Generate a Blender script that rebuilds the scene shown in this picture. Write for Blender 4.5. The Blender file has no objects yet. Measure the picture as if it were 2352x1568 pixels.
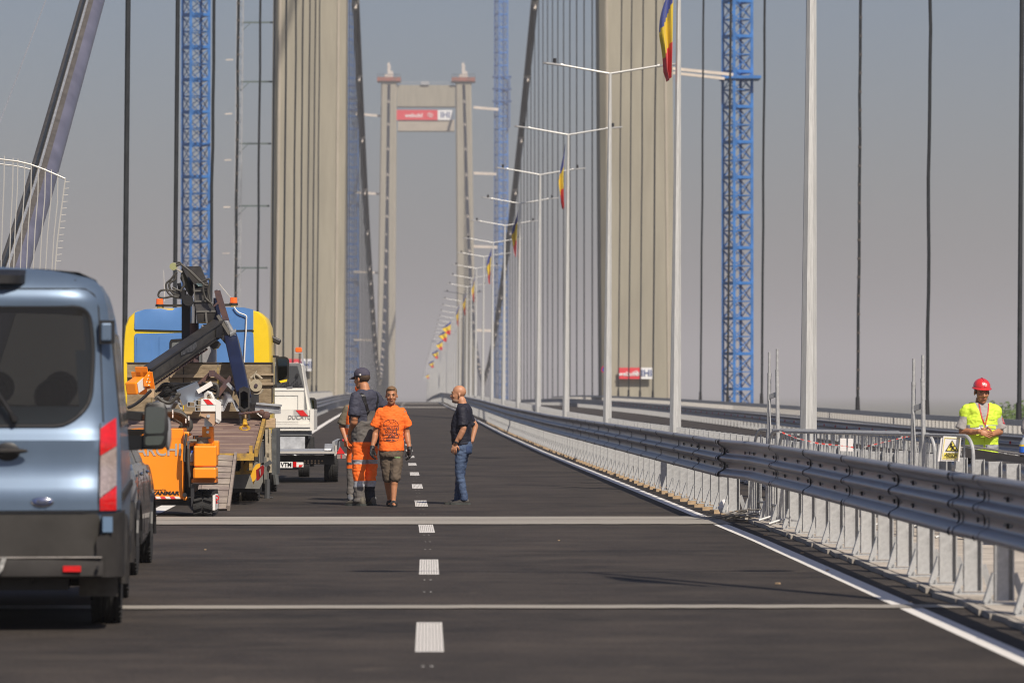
import bpy, bmesh, math, random
from mathutils import Vector, Matrix, noise, geometry
from mathutils.bvhtree import BVHTree
random.seed(7)
SC = bpy.context.scene
COL = SC.collection
R = math.radians
# ---------------------------------------------------------------- camera
cam_d = bpy.data.cameras.new('camera')
cam = bpy.data.objects.new('camera', cam_d); COL.objects.link(cam)
EYE = Vector((0, 0, 1.7))
cam.location = EYE
cam.rotation_euler = (R(90 + 0.759), 0, R(-1.253))
cam_d.lens = 135; cam_d.sensor_width = 36
cam_d.clip_start = 0.5; cam_d.clip_end = 60000
cam_d.dof.use_dof = True; cam_d.dof.focus_distance = 58.5; cam_d.dof.aperture_fstop = 3.4
SC.camera = cam
# ---------------------------------------------------------------- sky, sun, exposure
SUN_EL = 46.5
SUN_DIR = Vector((0.40, -0.83, 0)).normalized()          # horizontal direction towards the sun
world = bpy.data.worlds.new('World'); SC.world = world; world.use_nodes = True
wn = world.node_tree.nodes; wl = world.node_tree.links
sky = wn.new('ShaderNodeTexSky'); sky.sky_type = 'NISHITA'; sky.sun_disc = False
sky.sun_elevation = R(SUN_EL); sky.sun_rotation = math.atan2(SUN_DIR.x, SUN_DIR.y)
sky.air_density = 1.15; sky.dust_density = 2.2; sky.ozone_density = 4.0
bg = wn['Background']; bg.inputs['Strength'].default_value = 0.062
tint = wn.new('ShaderNodeMix'); tint.data_type = 'RGBA'; tint.blend_type = 'MULTIPLY'; tint.inputs[0].default_value = 1.0
tint.inputs[7].default_value = (.97, .935, 1.05, 1)          # dusty summer air: a little less green
wl.new(sky.outputs['Color'], tint.inputs[6]); wl.new(tint.outputs[2], bg.inputs['Color'])
sun_d = bpy.data.lights.new('sun', 'SUN'); sun = bpy.data.objects.new('sun', sun_d); COL.objects.link(sun)
sun_d.energy = 4.9; sun_d.angle = R(0.55); sun_d.color = (1.0, 0.9, 0.77)
sv = Vector((SUN_DIR.x * math.cos(R(SUN_EL)), SUN_DIR.y * math.cos(R(SUN_EL)), math.sin(R(SUN_EL))))
sun.rotation_euler = sv.to_track_quat('Z', 'Y').to_euler()
sun.location = (30, -40, 60)
SC.view_settings.view_transform = 'Standard'; SC.view_settings.look = 'None'
SC.view_settings.exposure = 0.15; SC.view_settings.gamma = 1.0
SC.view_settings.use_curve_mapping = False
SC.render.engine = 'CYCLES'
SC.cycles.max_bounces = 6; SC.cycles.volume_bounces = 0
SC.cycles.volume_step_rate = 10; SC.cycles.filter_width = 1.05
# ---------------------------------------------------------------- helpers
CAMR = cam.rotation_euler.to_matrix()
def P(x, y, Y):
    """surveying helper: the place at depth Y seen at (x, y) on the 2352-wide photograph"""
    v = CAMR @ Vector(((x - 1176) / 8820, (784 - y) / 8820, -1))
    return EYE + v * (Y / v.y)
def lerp(a, b, t): return a + (b - a) * t
def interp(tab, x):
    if x <= tab[0][0]: return tab[0][1]
    for (a, va), (b, vb) in zip(tab, tab[1:]):
        if x <= b: return va + (vb - va) * (x - a) / (b - a)
    (a, va), (b, vb) = tab[-2:]
    return vb + (vb - va) / (b - a) * (x - b)
MATS = {}
def mat(name, base, rough=0.6, metal=0.0, var=0.0, scale=8.0, bump=0.0, bscale=40.0, base2=None, coat=0.0, spec=0.5, emit=None, stretch=None, detail=6, sheen=0):
    if name in MATS: return MATS[name]
    m = bpy.data.materials.new(name); m.use_nodes = True
    nt = m.node_tree; b = nt.nodes['Principled BSDF']
    b.inputs['Base Color'].default_value = (*base, 1); b.inputs['Roughness'].default_value = rough
    b.inputs['Metallic'].default_value = metal; b.inputs['Coat Weight'].default_value = coat
    b.inputs['Specular IOR Level'].default_value = spec
    b.inputs['Coat Roughness'].default_value = 0.05
    if sheen: b.inputs['Sheen Weight'].default_value = sheen
    if emit:
        b.inputs['Emission Color'].default_value = (*emit[0], 1); b.inputs['Emission Strength'].default_value = emit[1]
    tc = nt.nodes.new('ShaderNodeTexCoord'); src = tc.outputs['Object']
    if stretch:
        mp = nt.nodes.new('ShaderNodeMapping'); mp.inputs['Scale'].default_value = stretch
        nt.links.new(src, mp.inputs['Vector']); src = mp.outputs['Vector']
    if var or base2:
        n = nt.nodes.new('ShaderNodeTexNoise'); n.inputs['Scale'].default_value = scale; n.inputs['Detail'].default_value = detail
        n.inputs['Roughness'].default_value = 0.65
        nt.links.new(src, n.inputs['Vector'])
        r = nt.nodes.new('ShaderNodeValToRGB')
        r.color_ramp.elements[0].position = 0.32; r.color_ramp.elements[1].position = 0.68
        if base2: c0, c1 = base, base2
        else: c0 = tuple(c * (1 - var) for c in base); c1 = tuple(min(1, c * (1 + var)) for c in base)
        r.color_ramp.elements[0].color = (*c0, 1); r.color_ramp.elements[1].color = (*c1, 1)
        nt.links.new(n.outputs['Fac'], r.inputs['Fac']); nt.links.new(r.outputs['Color'], b.inputs['Base Color'])
        mr = nt.nodes.new('ShaderNodeMapRange'); mr.inputs['To Min'].default_value = max(0, rough - 0.1); mr.inputs['To Max'].default_value = min(1, rough + 0.12)
        nt.links.new(n.outputs['Fac'], mr.inputs['Value']); nt.links.new(mr.outputs['Result'], b.inputs['Roughness'])
    if bump:
        n2 = nt.nodes.new('ShaderNodeTexNoise'); n2.inputs['Scale'].default_value = bscale; n2.inputs['Detail'].default_value = 5
        nt.links.new(src, n2.inputs['Vector'])
        bp = nt.nodes.new('ShaderNodeBump'); bp.inputs['Strength'].default_value = bump; bp.inputs['Distance'].default_value = 0.02
        nt.links.new(n2.outputs['Fac'], bp.inputs['Height']); nt.links.new(bp.outputs['Normal'], b.inputs['Normal'])
    MATS[name] = m
    return m
class MB:
    """collects shapes and links them as ONE mesh"""
    def __init__(s): s.v = []; s.f = []; s.m = []; s.cur = 0
    def add(s, vs, fs):
        o = len(s.v); s.v += [Vector(v) for v in vs]
        for f in fs: s.f.append([i + o for i in f]); s.m.append(s.cur)
        return s
    def box(s, c, size, rot=None):
        c = Vector(c); h = Vector(size) / 2
        vs = [Vector((x * h.x, y * h.y, z * h.z)) for x in (-1, 1) for y in (-1, 1) for z in (-1, 1)]
        if rot is not None: vs = [rot @ v for v in vs]
        return s.add([c + v for v in vs], [(0, 1, 3, 2), (4, 6, 7, 5), (0, 4, 5, 1), (2, 3, 7, 6), (0, 2, 6, 4), (1, 5, 7, 3)])
    def bar(s, a, b, w, h=None, up=(0, 0, 1)):
        a = Vector(a); b = Vector(b); h = h or w; d = (b - a)
        L = d.length
        if L < 1e-6: return s
        d /= L; u = Vector(up)
        if abs(d.dot(u)) > 0.98: u = Vector((0, 1, 0)) if abs(d.y) < .9 else Vector((1, 0, 0))
        x = d.cross(u).normalized(); z = x.cross(d)
        vs = []
        for p in (a, b):
            for sx, sz in ((-1, -1), (1, -1), (1, 1), (-1, 1)): vs.append(p + x * sx * w / 2 + z * sz * h / 2)
        return s.add(vs, [(3, 2, 1, 0), (4, 5, 6, 7), (0, 1, 5, 4), (1, 2, 6, 5), (2, 3, 7, 6), (3, 0, 4, 7)])
    def loft(s, rings, cap=True, closed=True):
        n = len(rings[0]); vs = [v for r in rings for v in r]; fs = []
        for i in range(len(rings) - 1):
            for j in range(n if closed else n - 1):
                k = (j + 1) % n
                fs.append((i * n + j, i * n + k, (i + 1) * n + k, (i + 1) * n + j))
        if cap: fs.append(tuple(range(n - 1, -1, -1))); fs.append(tuple((len(rings) - 1) * n + j for j in range(n)))
        return s.add(vs, fs)
    def cyl(s, a, b, r0, r1=None, n=10, cap=True, rot0=0):
        return s.tube([a, b], [r0, r0 if r1 is None else r1], n, cap, rot0)
    def tube(s, pts, r, n=8, cap=True, rot0=0, flat=1.0):
        pts = [Vector(p) for p in pts]; rs = r if isinstance(r, (list, tuple)) else [r] * len(pts)
        rings = []; ref = None
        for i, p in enumerate(pts):
            d = (pts[min(i + 1, len(pts) - 1)] - pts[max(i - 1, 0)])
            d = d.normalized() if d.length > 1e-9 else Vector((0, 0, 1))
            if ref is None: ref = Vector((0, 0, 1)) if abs(d.z) < .9 else Vector((0, 1, 0))
            x = d.cross(ref)
            if x.length < 1e-3: ref = Vector((1, 0, 0)); x = d.cross(ref)
            x.normalize(); z = x.cross(d).normalized(); ref = z
            rings.append([p + (x * math.cos(a) + z * math.sin(a) * flat) * rs[i] for a in [2 * math.pi * k / n + rot0 for k in range(n)]])
        return s.loft(rings, cap)
    def ell(s, c, r, n=12, m=8, rot=None):
        c = Vector(c); r = Vector(r) if not isinstance(r, (int, float)) else Vector((r, r, r)); rings = []
        for i in range(m + 1):
            t = -math.pi / 2 + math.pi * i / m; t = max(-1.54, min(1.54, t))
            ring = []
            for k in range(n):
                a = 2 * math.pi * k / n
                v = Vector((math.cos(a) * math.cos(t) * r.x, math.sin(a) * math.cos(t) * r.y, math.sin(t) * r.z))
                if rot is not None: v = rot @ v
                ring.append(c + v)
            rings.append(ring)
        return s.loft(rings, True)
    def poly(s, pts, thick=None):
        """flat polygon, or a plate when given a thickness vector"""
        pts = [Vector(p) for p in pts]; n = len(pts)
        if thick is None: return s.add(pts, [tuple(range(n))])
        t = Vector(thick)
        return s.add(pts + [p + t for p in pts], [tuple(range(n - 1, -1, -1)), tuple(range(n, 2 * n))] + [(i, (i + 1) % n, n + (i + 1) % n, n + i) for i in range(n)])
    def mesh(s, name, mats, off=Vector((0, 0, 0)), smooth=False, angle=35):
        me = bpy.data.meshes.new(name)
        me.from_pydata([v - off for v in s.v], [], s.f)
        for m in (mats if isinstance(mats, (list, tuple)) else [mats]): me.materials.append(m)
        me.polygons.foreach_set('material_index', s.m)
        me.validate()
        bm = bmesh.new(); bm.from_mesh(me); bmesh.ops.recalc_face_normals(bm, faces=bm.faces); bm.to_mesh(me); bm.free()
        if smooth:
            me.polygons.foreach_set('use_smooth', [True] * len(me.polygons))
            try: me.set_sharp_from_angle(angle=R(angle))
            except Exception: pass
        me.update()
        return me
    def build(s, name, mats, parent=None, smooth=False, angle=35, loc=None, bevel=0, **tags):
        off = Vector(loc) if loc is not None else Vector((0, 0, 0))
        base = wloc(parent) if parent else Vector((0, 0, 0))
        o = bpy.data.objects.new(name, s.mesh(name, mats, base + off if loc is None else off, smooth, angle))
        COL.objects.link(o)
        if parent: o.parent = parent
        if loc is not None: o.location = off - base
        if bevel:
            b = o.modifiers.new('bevel', 'BEVEL'); b.width = bevel; b.segments = 2; b.limit_method = 'ANGLE'
        for k, v in tags.items(): o[k] = v
        return o
def wloc(o):
    p = Vector((0, 0, 0))
    while o: p += o.location; o = o.parent
    return p
def tag(o, label=None, category=None, group=None, kind=None):
    if label: o['label'] = label
    if category: o['category'] = category
    if group: o['group'] = group
    if kind: o['kind'] = kind
    return o
def thing(name, loc, label, category, group=None):
    o = bpy.data.objects.new(name, None); COL.objects.link(o); o.location = loc; o.empty_display_size = .3
    return tag(o, label, category, group)
def inst(name, me, parent, loc, rot=None, scale=None):
    """another object sharing mesh data; loc is in world space"""
    o = bpy.data.objects.new(name, me); COL.objects.link(o); o.parent = parent
    o.location = Vector(loc) - (wloc(parent) if parent else Vector((0, 0, 0)))
    if rot is not None: o.rotation_euler = rot
    if scale is not None: o.scale = scale
    return o
def copy_tree(src, parent=None):
    c = src.copy(); COL.objects.link(c); c.parent = parent
    for ch in list(src.children): copy_tree(ch, c)
    return c
def text_obj(name, s, size, m, parent, M, extrude=0.002, bvh=None, xs=1.0, bold=0.0, dirn=None, offset=.004, shear=0):
    """lettering as a mesh; M places it (local x = reading direction, y = up), or it is laid on a surface"""
    cu = bpy.data.curves.new(name, 'FONT'); cu.body = s; cu.size = size; cu.extrude = extrude; cu.align_x = 'CENTER'; cu.align_y = 'CENTER'
    cu.offset = bold; cu.resolution_u = 3; cu.shear = shear
    t = bpy.data.objects.new(name, cu); COL.objects.link(t)
    dg = bpy.context.evaluated_depsgraph_get(); dg.update()
    me = bpy.data.meshes.new_from_object(t.evaluated_get(dg)); bpy.data.objects.remove(t)
    me.name = name; me.materials.clear(); me.materials.append(m)
    base = wloc(parent) if parent else Vector((0, 0, 0))
    for v in me.vertices:
        co = M @ Vector((v.co.x * xs, v.co.y, v.co.z))
        if bvh:
            h = bvh.ray_cast(co - dirn * 1.0, dirn, 2.5)
            if h[0] is not None: co = h[0] - dirn * (offset + (extrude if v.co.z > 0 else 0))
        v.co = co - base
    o = bpy.data.objects.new(name, me); COL.objects.link(o); o.parent = parent
    return o
def frame(o, x, y):
    """matrix with origin o, local x and y axes as given"""
    x = Vector(x).normalized(); y = Vector(y).normalized(); z = x.cross(y)
    return Matrix(((x.x, y.x, z.x, o[0]), (x.y, y.y, z.y, o[1]), (x.z, y.z, z.z, o[2]), (0, 0, 0, 1)))
def rounded(pts, r=0.05, n=4):
    """2D polygon with its corners rounded"""
    out = []
    N = len(pts)
    for i in range(N):
        a = Vector(pts[i - 1]); b = Vector(pts[i]); c = Vector(pts[(i + 1) % N])
        rr = min(r, (a - b).length * .45, (c - b).length * .45)
        p0 = b + (a - b).normalized() * rr; p1 = b + (c - b).normalized() * rr
        for k in range(n + 1):
            t = k / n; out.append(p0.lerp(b, t).lerp(b.lerp(p1, t), t))
    return out
def panel(name, bvh, pts, m, parent, dirn, to3, offset=.005, step=.06, rim=.02, smooth=True, build=True):
    """a thin panel laid on a surface: outline in 2D, thrown along dirn on to the bvh"""
    pts = [Vector(p) for p in pts]; pts2 = []
    for i in range(len(pts)):
        a = pts[i]; b = pts[(i + 1) % len(pts)]; k = max(1, int((b - a).length / step))
        for j in range(k): pts2.append(a.lerp(b, j / k))
    n = len(pts2); x0 = min(p.x for p in pts2); x1 = max(p.x for p in pts2); y0 = min(p.y for p in pts2); y1 = max(p.y for p in pts2)
    allp = list(pts2); yy = y0 + step / 2
    while yy < y1:
        xx = x0 + step / 2
        while xx < x1:
            ins = False; j = n - 1; near = False
            for i in range(n):
                a, b = pts2[i], pts2[j]
                if (a.y > yy) != (b.y > yy) and xx < (b.x - a.x) * (yy - a.y) / (b.y - a.y) + a.x: ins = not ins
                if abs(a.x - xx) < step * .3 and abs(a.y - yy) < step * .3: near = True
                j = i
            if ins and not near: allp.append(Vector((xx, yy)))
            xx += step
        yy += step
    vs, es, fs, ov, oe, of = geometry.delaunay_2d_cdt(allp, [], [list(range(n))], 1, 1e-5)
    dirn = Vector(dirn).normalized(); out = []
    for v in vs:
        q = to3(v); h = bvh.ray_cast(q - dirn * 3, dirn, 6)
        out.append(((h[0] if h[0] is not None else q)) - dirn * offset)
    b = MB(); b.add(out, fs)
    cnt = {}
    for f in fs:
        for i in range(len(f)):
            e = (f[i], f[(i + 1) % len(f)]); cnt[tuple(sorted(e))] = cnt.get(tuple(sorted(e)), 0) + 1
    o = len(b.v); rimv = {}
    for e, c in cnt.items():
        if c == 1:
            for i in e:
                if i not in rimv: rimv[i] = len(b.v); b.v.append(out[i] + dirn * (rim + offset))
            b.f.append([e[0], e[1], rimv[e[1]], rimv[e[0]]]); b.m.append(b.cur)
    if not build: return b
    return b.build(name, m, parent, smooth=smooth, angle=40)
def bvh_of(mb): return BVHTree.FromPolygons([tuple(v) for v in mb.v], [tuple(f) for f in mb.f])
def remeshed(mb, voxel, smooth=4, factor=.5):
    """one continuous skin round all the shapes of mb; returns an MB"""
    me = mb.mesh('tmp', []); o = bpy.data.objects.new('tmp', me); COL.objects.link(o)
    r = o.modifiers.new('r', 'REMESH'); r.mode = 'VOXEL'; r.voxel_size = voxel; r.adaptivity = 0
    s = o.modifiers.new('s', 'SMOOTH'); s.iterations = smooth; s.factor = factor
    dg = bpy.context.evaluated_depsgraph_get(); dg.update()
    e = bpy.data.meshes.new_from_object(o.evaluated_get(dg)); bpy.data.objects.remove(o)
    out = MB(); out.v = [v.co.copy() for v in e.vertices]; out.f = [list(p.vertices) for p in e.polygons]; out.m = [0] * len(out.f)
    bpy.data.meshes.remove(e)
    return out
# ---------------------------------------------------------------- line of the bridge
# L: x of the lamp line in the median;  ZD: height of the road
LT = [(0, 6.16), (44, 6.16), (52, 6.1), (120, 5.54), (200, 4.88), (320, 3.95), (385, 3.75), (1560, -.75), (2600, -4.8)]
ZT = [(0, 0), (110, 0), (150, .07), (200, .25), (280, .47), (350, .58), (430, .6), (600, .1), (800, -.7), (1065, -1.8), (1560, -5.2), (2600, -16)]
def L(Y): return interp(LT, Y)
def ZD(Y): return interp(ZT, Y)
def YS(a, b):
    out = [a]; y = a
    while y < b:
        y += max(2.0, y * .05); out.append(min(y, b))
    for t in LT + ZT:
        if a < t[0] < b: out.append(t[0])
    return sorted(set(out))
def fall(off):                       # cross fall of the far carriageway
    return -.034 * max(0, off - .6)
def strip(mb, a, b, o0, o1, dz=0.0, n=1, lim=None):
    """surface strip between offsets o0..o1 from the lamp line"""
    ys = YS(a, b)
    for i in range(len(ys) - 1):
        for k in range(n):
            q0 = lerp(o0, o1, k / n); q1 = lerp(o0, o1, (k + 1) / n)
            mb.add([(L(y) + q, y, ZD(y) + fall(q) + dz) for y, q in ((ys[i], q0), (ys[i], q1), (ys[i + 1], q1), (ys[i + 1], q0))], [(0, 1, 2, 3)])
    return mb
def slab(mb, a, b, o0, o1, z0, z1):
    """solid strip, z relative to the road"""
    rings = []
    for y in YS(a, b):
        rings.append([Vector((L(y) + q, y, ZD(y) + fall(q) + z)) for q, z in ((o0, z0), (o1, z0), (o1, z1), (o0, z1))])
    return mb.loft(rings)
# ================================================================ materials
def asphalt():
    m = mat('asphalt', (.03, .029, .029), .82, 0, spec=.3)
    nt = m.node_tree; b = nt.nodes['Principled BSDF']; tc = nt.nodes.new('ShaderNodeTexCoord')
    def nz(scale, st=(1, 1, 1), det=8, rg=.6):
        mp = nt.nodes.new('ShaderNodeMapping'); mp.inputs['Scale'].default_value = st
        nt.links.new(tc.outputs['Object'], mp.inputs['Vector'])
        n = nt.nodes.new('ShaderNodeTexNoise'); n.inputs['Scale'].default_value = scale; n.inputs['Detail'].default_value = det; n.inputs['Roughness'].default_value = rg
        nt.links.new(mp.outputs['Vector'], n.inputs['Vector']); return n.outputs['Fac']
    def ramp(f, p0, c0, p1, c1):
        r = nt.nodes.new('ShaderNodeValToRGB'); r.color_ramp.elements[0].position = p0; r.color_ramp.elements[1].position = p1
        r.color_ramp.elements[0].color = (*c0, 1); r.color_ramp.elements[1].color = (*c1, 1); nt.links.new(f, r.inputs['Fac']); return r.outputs['Color']
    def mix(a, bb, fac, mode='MIX'):
        x = nt.nodes.new('ShaderNodeMix'); x.data_type = 'RGBA'; x.blend_type = mode
        nt.links.new(a, x.inputs[6]); nt.links.new(bb, x.inputs[7])
        if isinstance(fac, float): x.inputs[0].default_value = fac
        else: nt.links.new(fac, x.inputs[0])
        return x.outputs[2]
    base = ramp(nz(.6, (.6, .5, 1), 10, .74), .36, (.019, .0165, .0155), .66, (.055, .0455, .039))
    grain = ramp(nz(30, (1, .6, 1), 5, .85), .36, (.5, .5, .5), .70, (1.65, 1.62, 1.58))
    c = mix(base, grain, 1.0, 'MULTIPLY')
    streak = ramp(nz(1.0, (.55, 1.1, 1), 8, .7), .47, (0, 0, 0), .78, (.55, .55, .55))
    dust = nt.nodes.new('ShaderNodeRGB'); dust.outputs[0].default_value = (.095, .078, .062, 1)
    c = mix(c, dust.outputs[0], streak)
    spots = ramp(nz(1.9, (1, .7, 1), 6), .655, (0, 0, 0), .74, (.6, .6, .6))
    c = mix(c, dust.outputs[0], spots)
    nt.links.new(c, b.inputs['Base Color'])
    bp = nt.nodes.new('ShaderNodeBump'); bp.inputs['Strength'].default_value = .5; bp.inputs['Distance'].default_value = .01
    nt.links.new(nz(70, (1, 1, 1), 4), bp.inputs['Height']); nt.links.new(bp.outputs['Normal'], b.inputs['Normal'])
    return m
M_asph = asphalt()
def worn_paint():
    m = mat('road_paint', (.5, .48, .45), .7)
    nt = m.node_tree; b = nt.nodes['Principled BSDF']; tc = nt.nodes.new('ShaderNodeTexCoord')
    mp = nt.nodes.new('ShaderNodeMapping'); mp.inputs['Scale'].default_value = (1, .35, 1); nt.links.new(tc.outputs['Object'], mp.inputs['Vector'])
    n = nt.nodes.new('ShaderNodeTexNoise'); n.inputs['Scale'].default_value = 16; n.inputs['Detail'].default_value = 9; n.inputs['Roughness'].default_value = .8
    nt.links.new(mp.outputs['Vector'], n.inputs['Vector'])
    r = nt.nodes.new('ShaderNodeValToRGB'); e = r.color_ramp.elements; e[0].position = .30; e[0].color = (.2, .19, .18, 1); e[1].position = .40; e[1].color = (.66, .635, .60, 1)
    x = e.new(.75); x.color = (.78, .755, .72, 1)
    nt.links.new(n.outputs['Fac'], r.inputs['Fac']); nt.links.new(r.outputs['Color'], b.inputs['Base Color'])
    return m
M_paint = worn_paint()
M_paintdash = mat('dash_paint', (.66, .635, .60), .7, var=.12, scale=30)
M_conc = mat('concrete', (.34, .31, .27), .85, 0, var=.22, scale=3, bump=.3, bscale=30)
M_joint = mat('joint_concrete', (.29, .268, .235), .8, 0, var=.18, scale=2.5, bump=.4, bscale=25, stretch=(.25, 6, 1))
M_floor = mat('median_concrete', (.40, .355, .30), .9, 0, var=.3, scale=1.6, bump=.4, bscale=18)
M_galv = mat('galvanised_steel', (.42, .43, .44), .5, .55, var=.2, scale=9, bump=.05)
M_galvp = mat('galvanised_posts', (.40, .405, .405), .55, .25, var=.16, scale=22, bump=.05)
M_rail = mat('galvanised_beam', (.36, .36, .385), .42, .8, var=.12, scale=3, bump=.03, stretch=(1, .3, 3))
M_bolt = mat('bolt_dark', (.05, .05, .055), .5, .5)
M_lap = mat('lap_shadow_black', (.012, .011, .014), .9)  # black colour stands in for the shadow line at each beam overlap
M_boltl = mat('bolt_bright', (.55, .55, .52), .35, .7)
M_pylon = mat('pylon_concrete', (.305, .282, .225), .85, 0, var=.13, scale=.7, bump=.15, bscale=3, stretch=(1, 1, .12), detail=9)
M_pylonf = mat('pylon_concrete_trim', (.38, .34, .28), .85, 0, var=.1, scale=.3)
M_cable = mat('cable_sheath', (.012, .014, .02), .5, .2, var=.2, scale=2)
M_cablev = mat('cable_wrap', (.15, .15, .2), .45, .3, var=.2, scale=1.2)
M_cablebr = mat('cable_brown_band', (.075, .068, .062), .7, 0, var=.3, scale=5)
M_hang = mat('hanger_sheath', (.022, .025, .028), .45, .1, var=.3, scale=3)
M_blue = mat('crane_blue', (.03, .155, .45), .5, .1, var=.25, scale=.8)
M_white = mat('white_paint', (.72, .70, .66), .5, var=.05, scale=3)
M_wood = mat('sawn_timber', (.42, .30, .18), .85, var=.25, scale=12, stretch=(1, 6, 6))
M_red = mat('red_plastic', (.6, .02, .02), .35)
M_dark = mat('dark_metal', (.03, .03, .033), .5, .4)
# ================================================================ land and deck
g = MB(); g.add([(-30000, -3000, -16), (30000, -3000, -16), (30000, 45000, -16), (-30000, 45000, -16)], [(0, 1, 2, 3)])
g.build('ground', mat('dry_grass', (.09, .085, .045), .95, base2=(.06, .075, .03), scale=.02), kind='structure')
g = MB(); g.add([(-30000, 470, -15.9), (30000, 430, -15.9), (30000, 1480, -15.9), (-30000, 1500, -15.9)], [(0, 1, 2, 3)])
g.build('river', mat('river_water', (.05, .06, .055), .12, 0, bump=.3, bscale=.4), kind='structure')
g = MB(); slab(g, 4, 2200, -15.6, -15.59 + 31.2, -3.2, -.12)
g.build('bridge_deck', M_conc, kind='structure')
g = MB(); strip(g, 5, 1700, -11.9, -1.87, 0, 3)
g.build('road', M_asph, kind='structure')
g = MB(); strip(g, 5, 1700, 1.0, 12.3, 0, 3)
g.build('far_road', M_asph, kind='structure')
g = MB()
slab(g, 5, 50.9, -1.86, .95, -.1, .05)
g.build('median_floor', M_floor, kind='structure')
g = MB()
slab(g, 50.92, 1700, -1.86, .95, -.1, -.01)
g.build('far_median_floor', M_asph, kind='structure')
for o0, o1, nm in ((-15.5, -11.92, 'left_walkway'), (12.32, 15.5, 'right_walkway')):
    g = MB(); slab(g, 5, 1700, o0, o1, -.1, .12); g.build(nm, M_conc, kind='structure')
# rough concrete edge under the posts
g = MB(); random.seed(3)
y = 14.0
while y < 50:
    y2 = y + random.uniform(.5, 1.1); w = random.uniform(.0, .06)
    g.box((L(y) - 1.89 - w / 3, (y + y2) / 2, .018), (.05 + w * .5, y2 - y + .01, .05 + random.uniform(0, .006)), Matrix.Rotation(random.uniform(-.05, .05), 3, 'Z'))
    y = y2
g.build('median_kerb', M_conc, kind='structure')
# markings
g = MB(); strip(g, 5, 450, -2.45, -2.26, .004); g.build('right_edge_line', M_paint, kind='structure')
g = MB(); strip(g, 5, 450, -10.06, -9.84, .004); g.build('left_edge_line', M_paint, kind='structure')
g = MB(); random.seed(5)
y0 = 26.89
for k in range(42):
    yc = y0 + 10.68 * (k - 1) - .1
    if yc < 5: continue
    ya, yb = yc - 1.62, yc + 1.62
    if k == 3: pass
    rows = 16; cols = 8
    for i in range(rows):
        for j in range(cols):
            q0 = -6.245 + .19 * j / cols + .002; q1 = -6.245 + .19 * (j + 1) / cols - .0015
            a = lerp(ya, yb, i / rows) + .012; b = lerp(ya, yb, (i + 1) / rows) - .012
            g.add([(L(a) + q0, a, ZD(a) + .004), (L(a) + q1, a, ZD(a) + .004), (L(b) + q1, b, ZD(b) + .004), (L(b) + q0, b, ZD(b) + .004)], [(0, 1, 2, 3)])
    for q in range(3):
        yy = yb + 1.9 + q * 2.1 + (k % 3) * .3
        xx = L(yy) - 6.15
        for t in range(2): g.add([(xx - .05 + t * .055, yy, ZD(yy) + .004), (xx - .032 + t * .055, yy, ZD(yy) + .004), (xx - .032 + t * .055, yy + .05, ZD(yy) + .004), (xx - .05 + t * .055, yy + .05, ZD(yy) + .004)], [(0, 1, 2, 3)])
g.build('centre_line', M_paintdash, kind='structure')
# expansion joints
def joint(nm, a, b, o0=-11.8, o1=-2.24, m=M_joint):
    g = MB(); random.seed(11)
    n = 60; ysq = [0, 1]
    vs = []
    for i in range(n + 1):
        q = lerp(o0, o1, i / n); j = random.uniform(-.03, .03)
        for yy in (a + j, b + j * .6): vs.append((L(yy) + q, yy, ZD(yy) + .009))
    g.add(vs, [(2 * i, 2 * i + 2, 2 * i + 3, 2 * i + 1) for i in range(n)])
    return g.build(nm, m, kind='structure')
joint('expansion_joint', 49.35, 52.5, o1=-2.2)
joint('narrow_expansion_joint', 30.17, 30.62, o1=-1.9)
joint('pylon_expansion_joint', 300, 392)
g = MB(); strip(g, 51.0, 51.06, -11.8, -2.3, .013); strip(g, 52.44, 52.5, -11.8, -2.3, .013); strip(g, 49.36, 49.4, -11.8, -2.3, .013)
g.build('joint_gap', mat('joint_seal', (.05, .045, .04), .8), kind='structure')
g = MB(); slab(g, 30.62, 30.66, -1.85, .9, .052, .06); slab(g, 51.5, 52.2, -1.85, -.9, -.005, .02)
g.build('median_joint', M_conc, kind='structure')
# ================================================================ guard rails
def beam_profile(z0, z1, d, side):
    """three rounded ridges facing 'side' (-1 = towards the left), two recessed flats between"""
    h = z1 - z0; pts = []
    P0 = [(0, .8), (.015, .15), (.04, .02), (.075, 0), (.11, .06), (.14, .2), (.20, .82), (.225, .96), (.25, 1), (.36, 1), (.385, .94), (.41, .78), (.445, .2), (.47, .04), (.5, 0), (.53, .04), (.555, .2), (.59, .78), (.615, .94), (.64, 1), (.75, 1), (.775, .96), (.80, .82), (.86, .2), (.89, .06), (.925, 0), (.96, .02), (.985, .15), (1, .8)]
    for t, k in P0: pts.append((-side * 0 + side * d * (1 - k), z0 + h * t))
    return pts
def beam_mesh(mb, p0, p1, z0, z1, d=.085, side=-1, lap=0.0):
    pr = beam_profile(z0, z1, d, side); t = .004
    p0 = Vector(p0); p1 = Vector(p1); dv = p1 - p0
    n = Vector((dv.y, -dv.x, 0)).normalized()      # points to +x
    outer = []; 
    for p in (p0, p1):
        r = [p + n * q + Vector((0, 0, z)) for q, z in pr]
        r2 = [p + n * (q - side * t) + Vector((0, 0, z)) for q, z in reversed(pr)]
        outer.append(r + r2)
    mb.loft(outer)
def post_mb(h, wood=False, plate=True):
    """I-section post with struts on a base plate, origin at its foot"""
    b = MB()
    b.box((-.02, 0, h / 2 + .012), (.10, .012, h - .024)); b.box((-.075, 0, h / 2 + .012), (.012, .07, h - .024)); b.box((.065, .0, h / 2 + .012), (.012, .07, h - .024))
    b.box((.04, .03, h / 2 + .012), (.045, .008, h - .024))
    b.box((0, 0, .006), (.34, .2, .012))
    for s in (-1, 1): b.bar((s * .075, 0, .24), (s * .15, -.02, .012), .03, .05)
    for s in (-1, 1): b.cyl((s * .115, -.06, .01), (s * .115, -.06, .045), .012, n=6)
    return b
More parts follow.
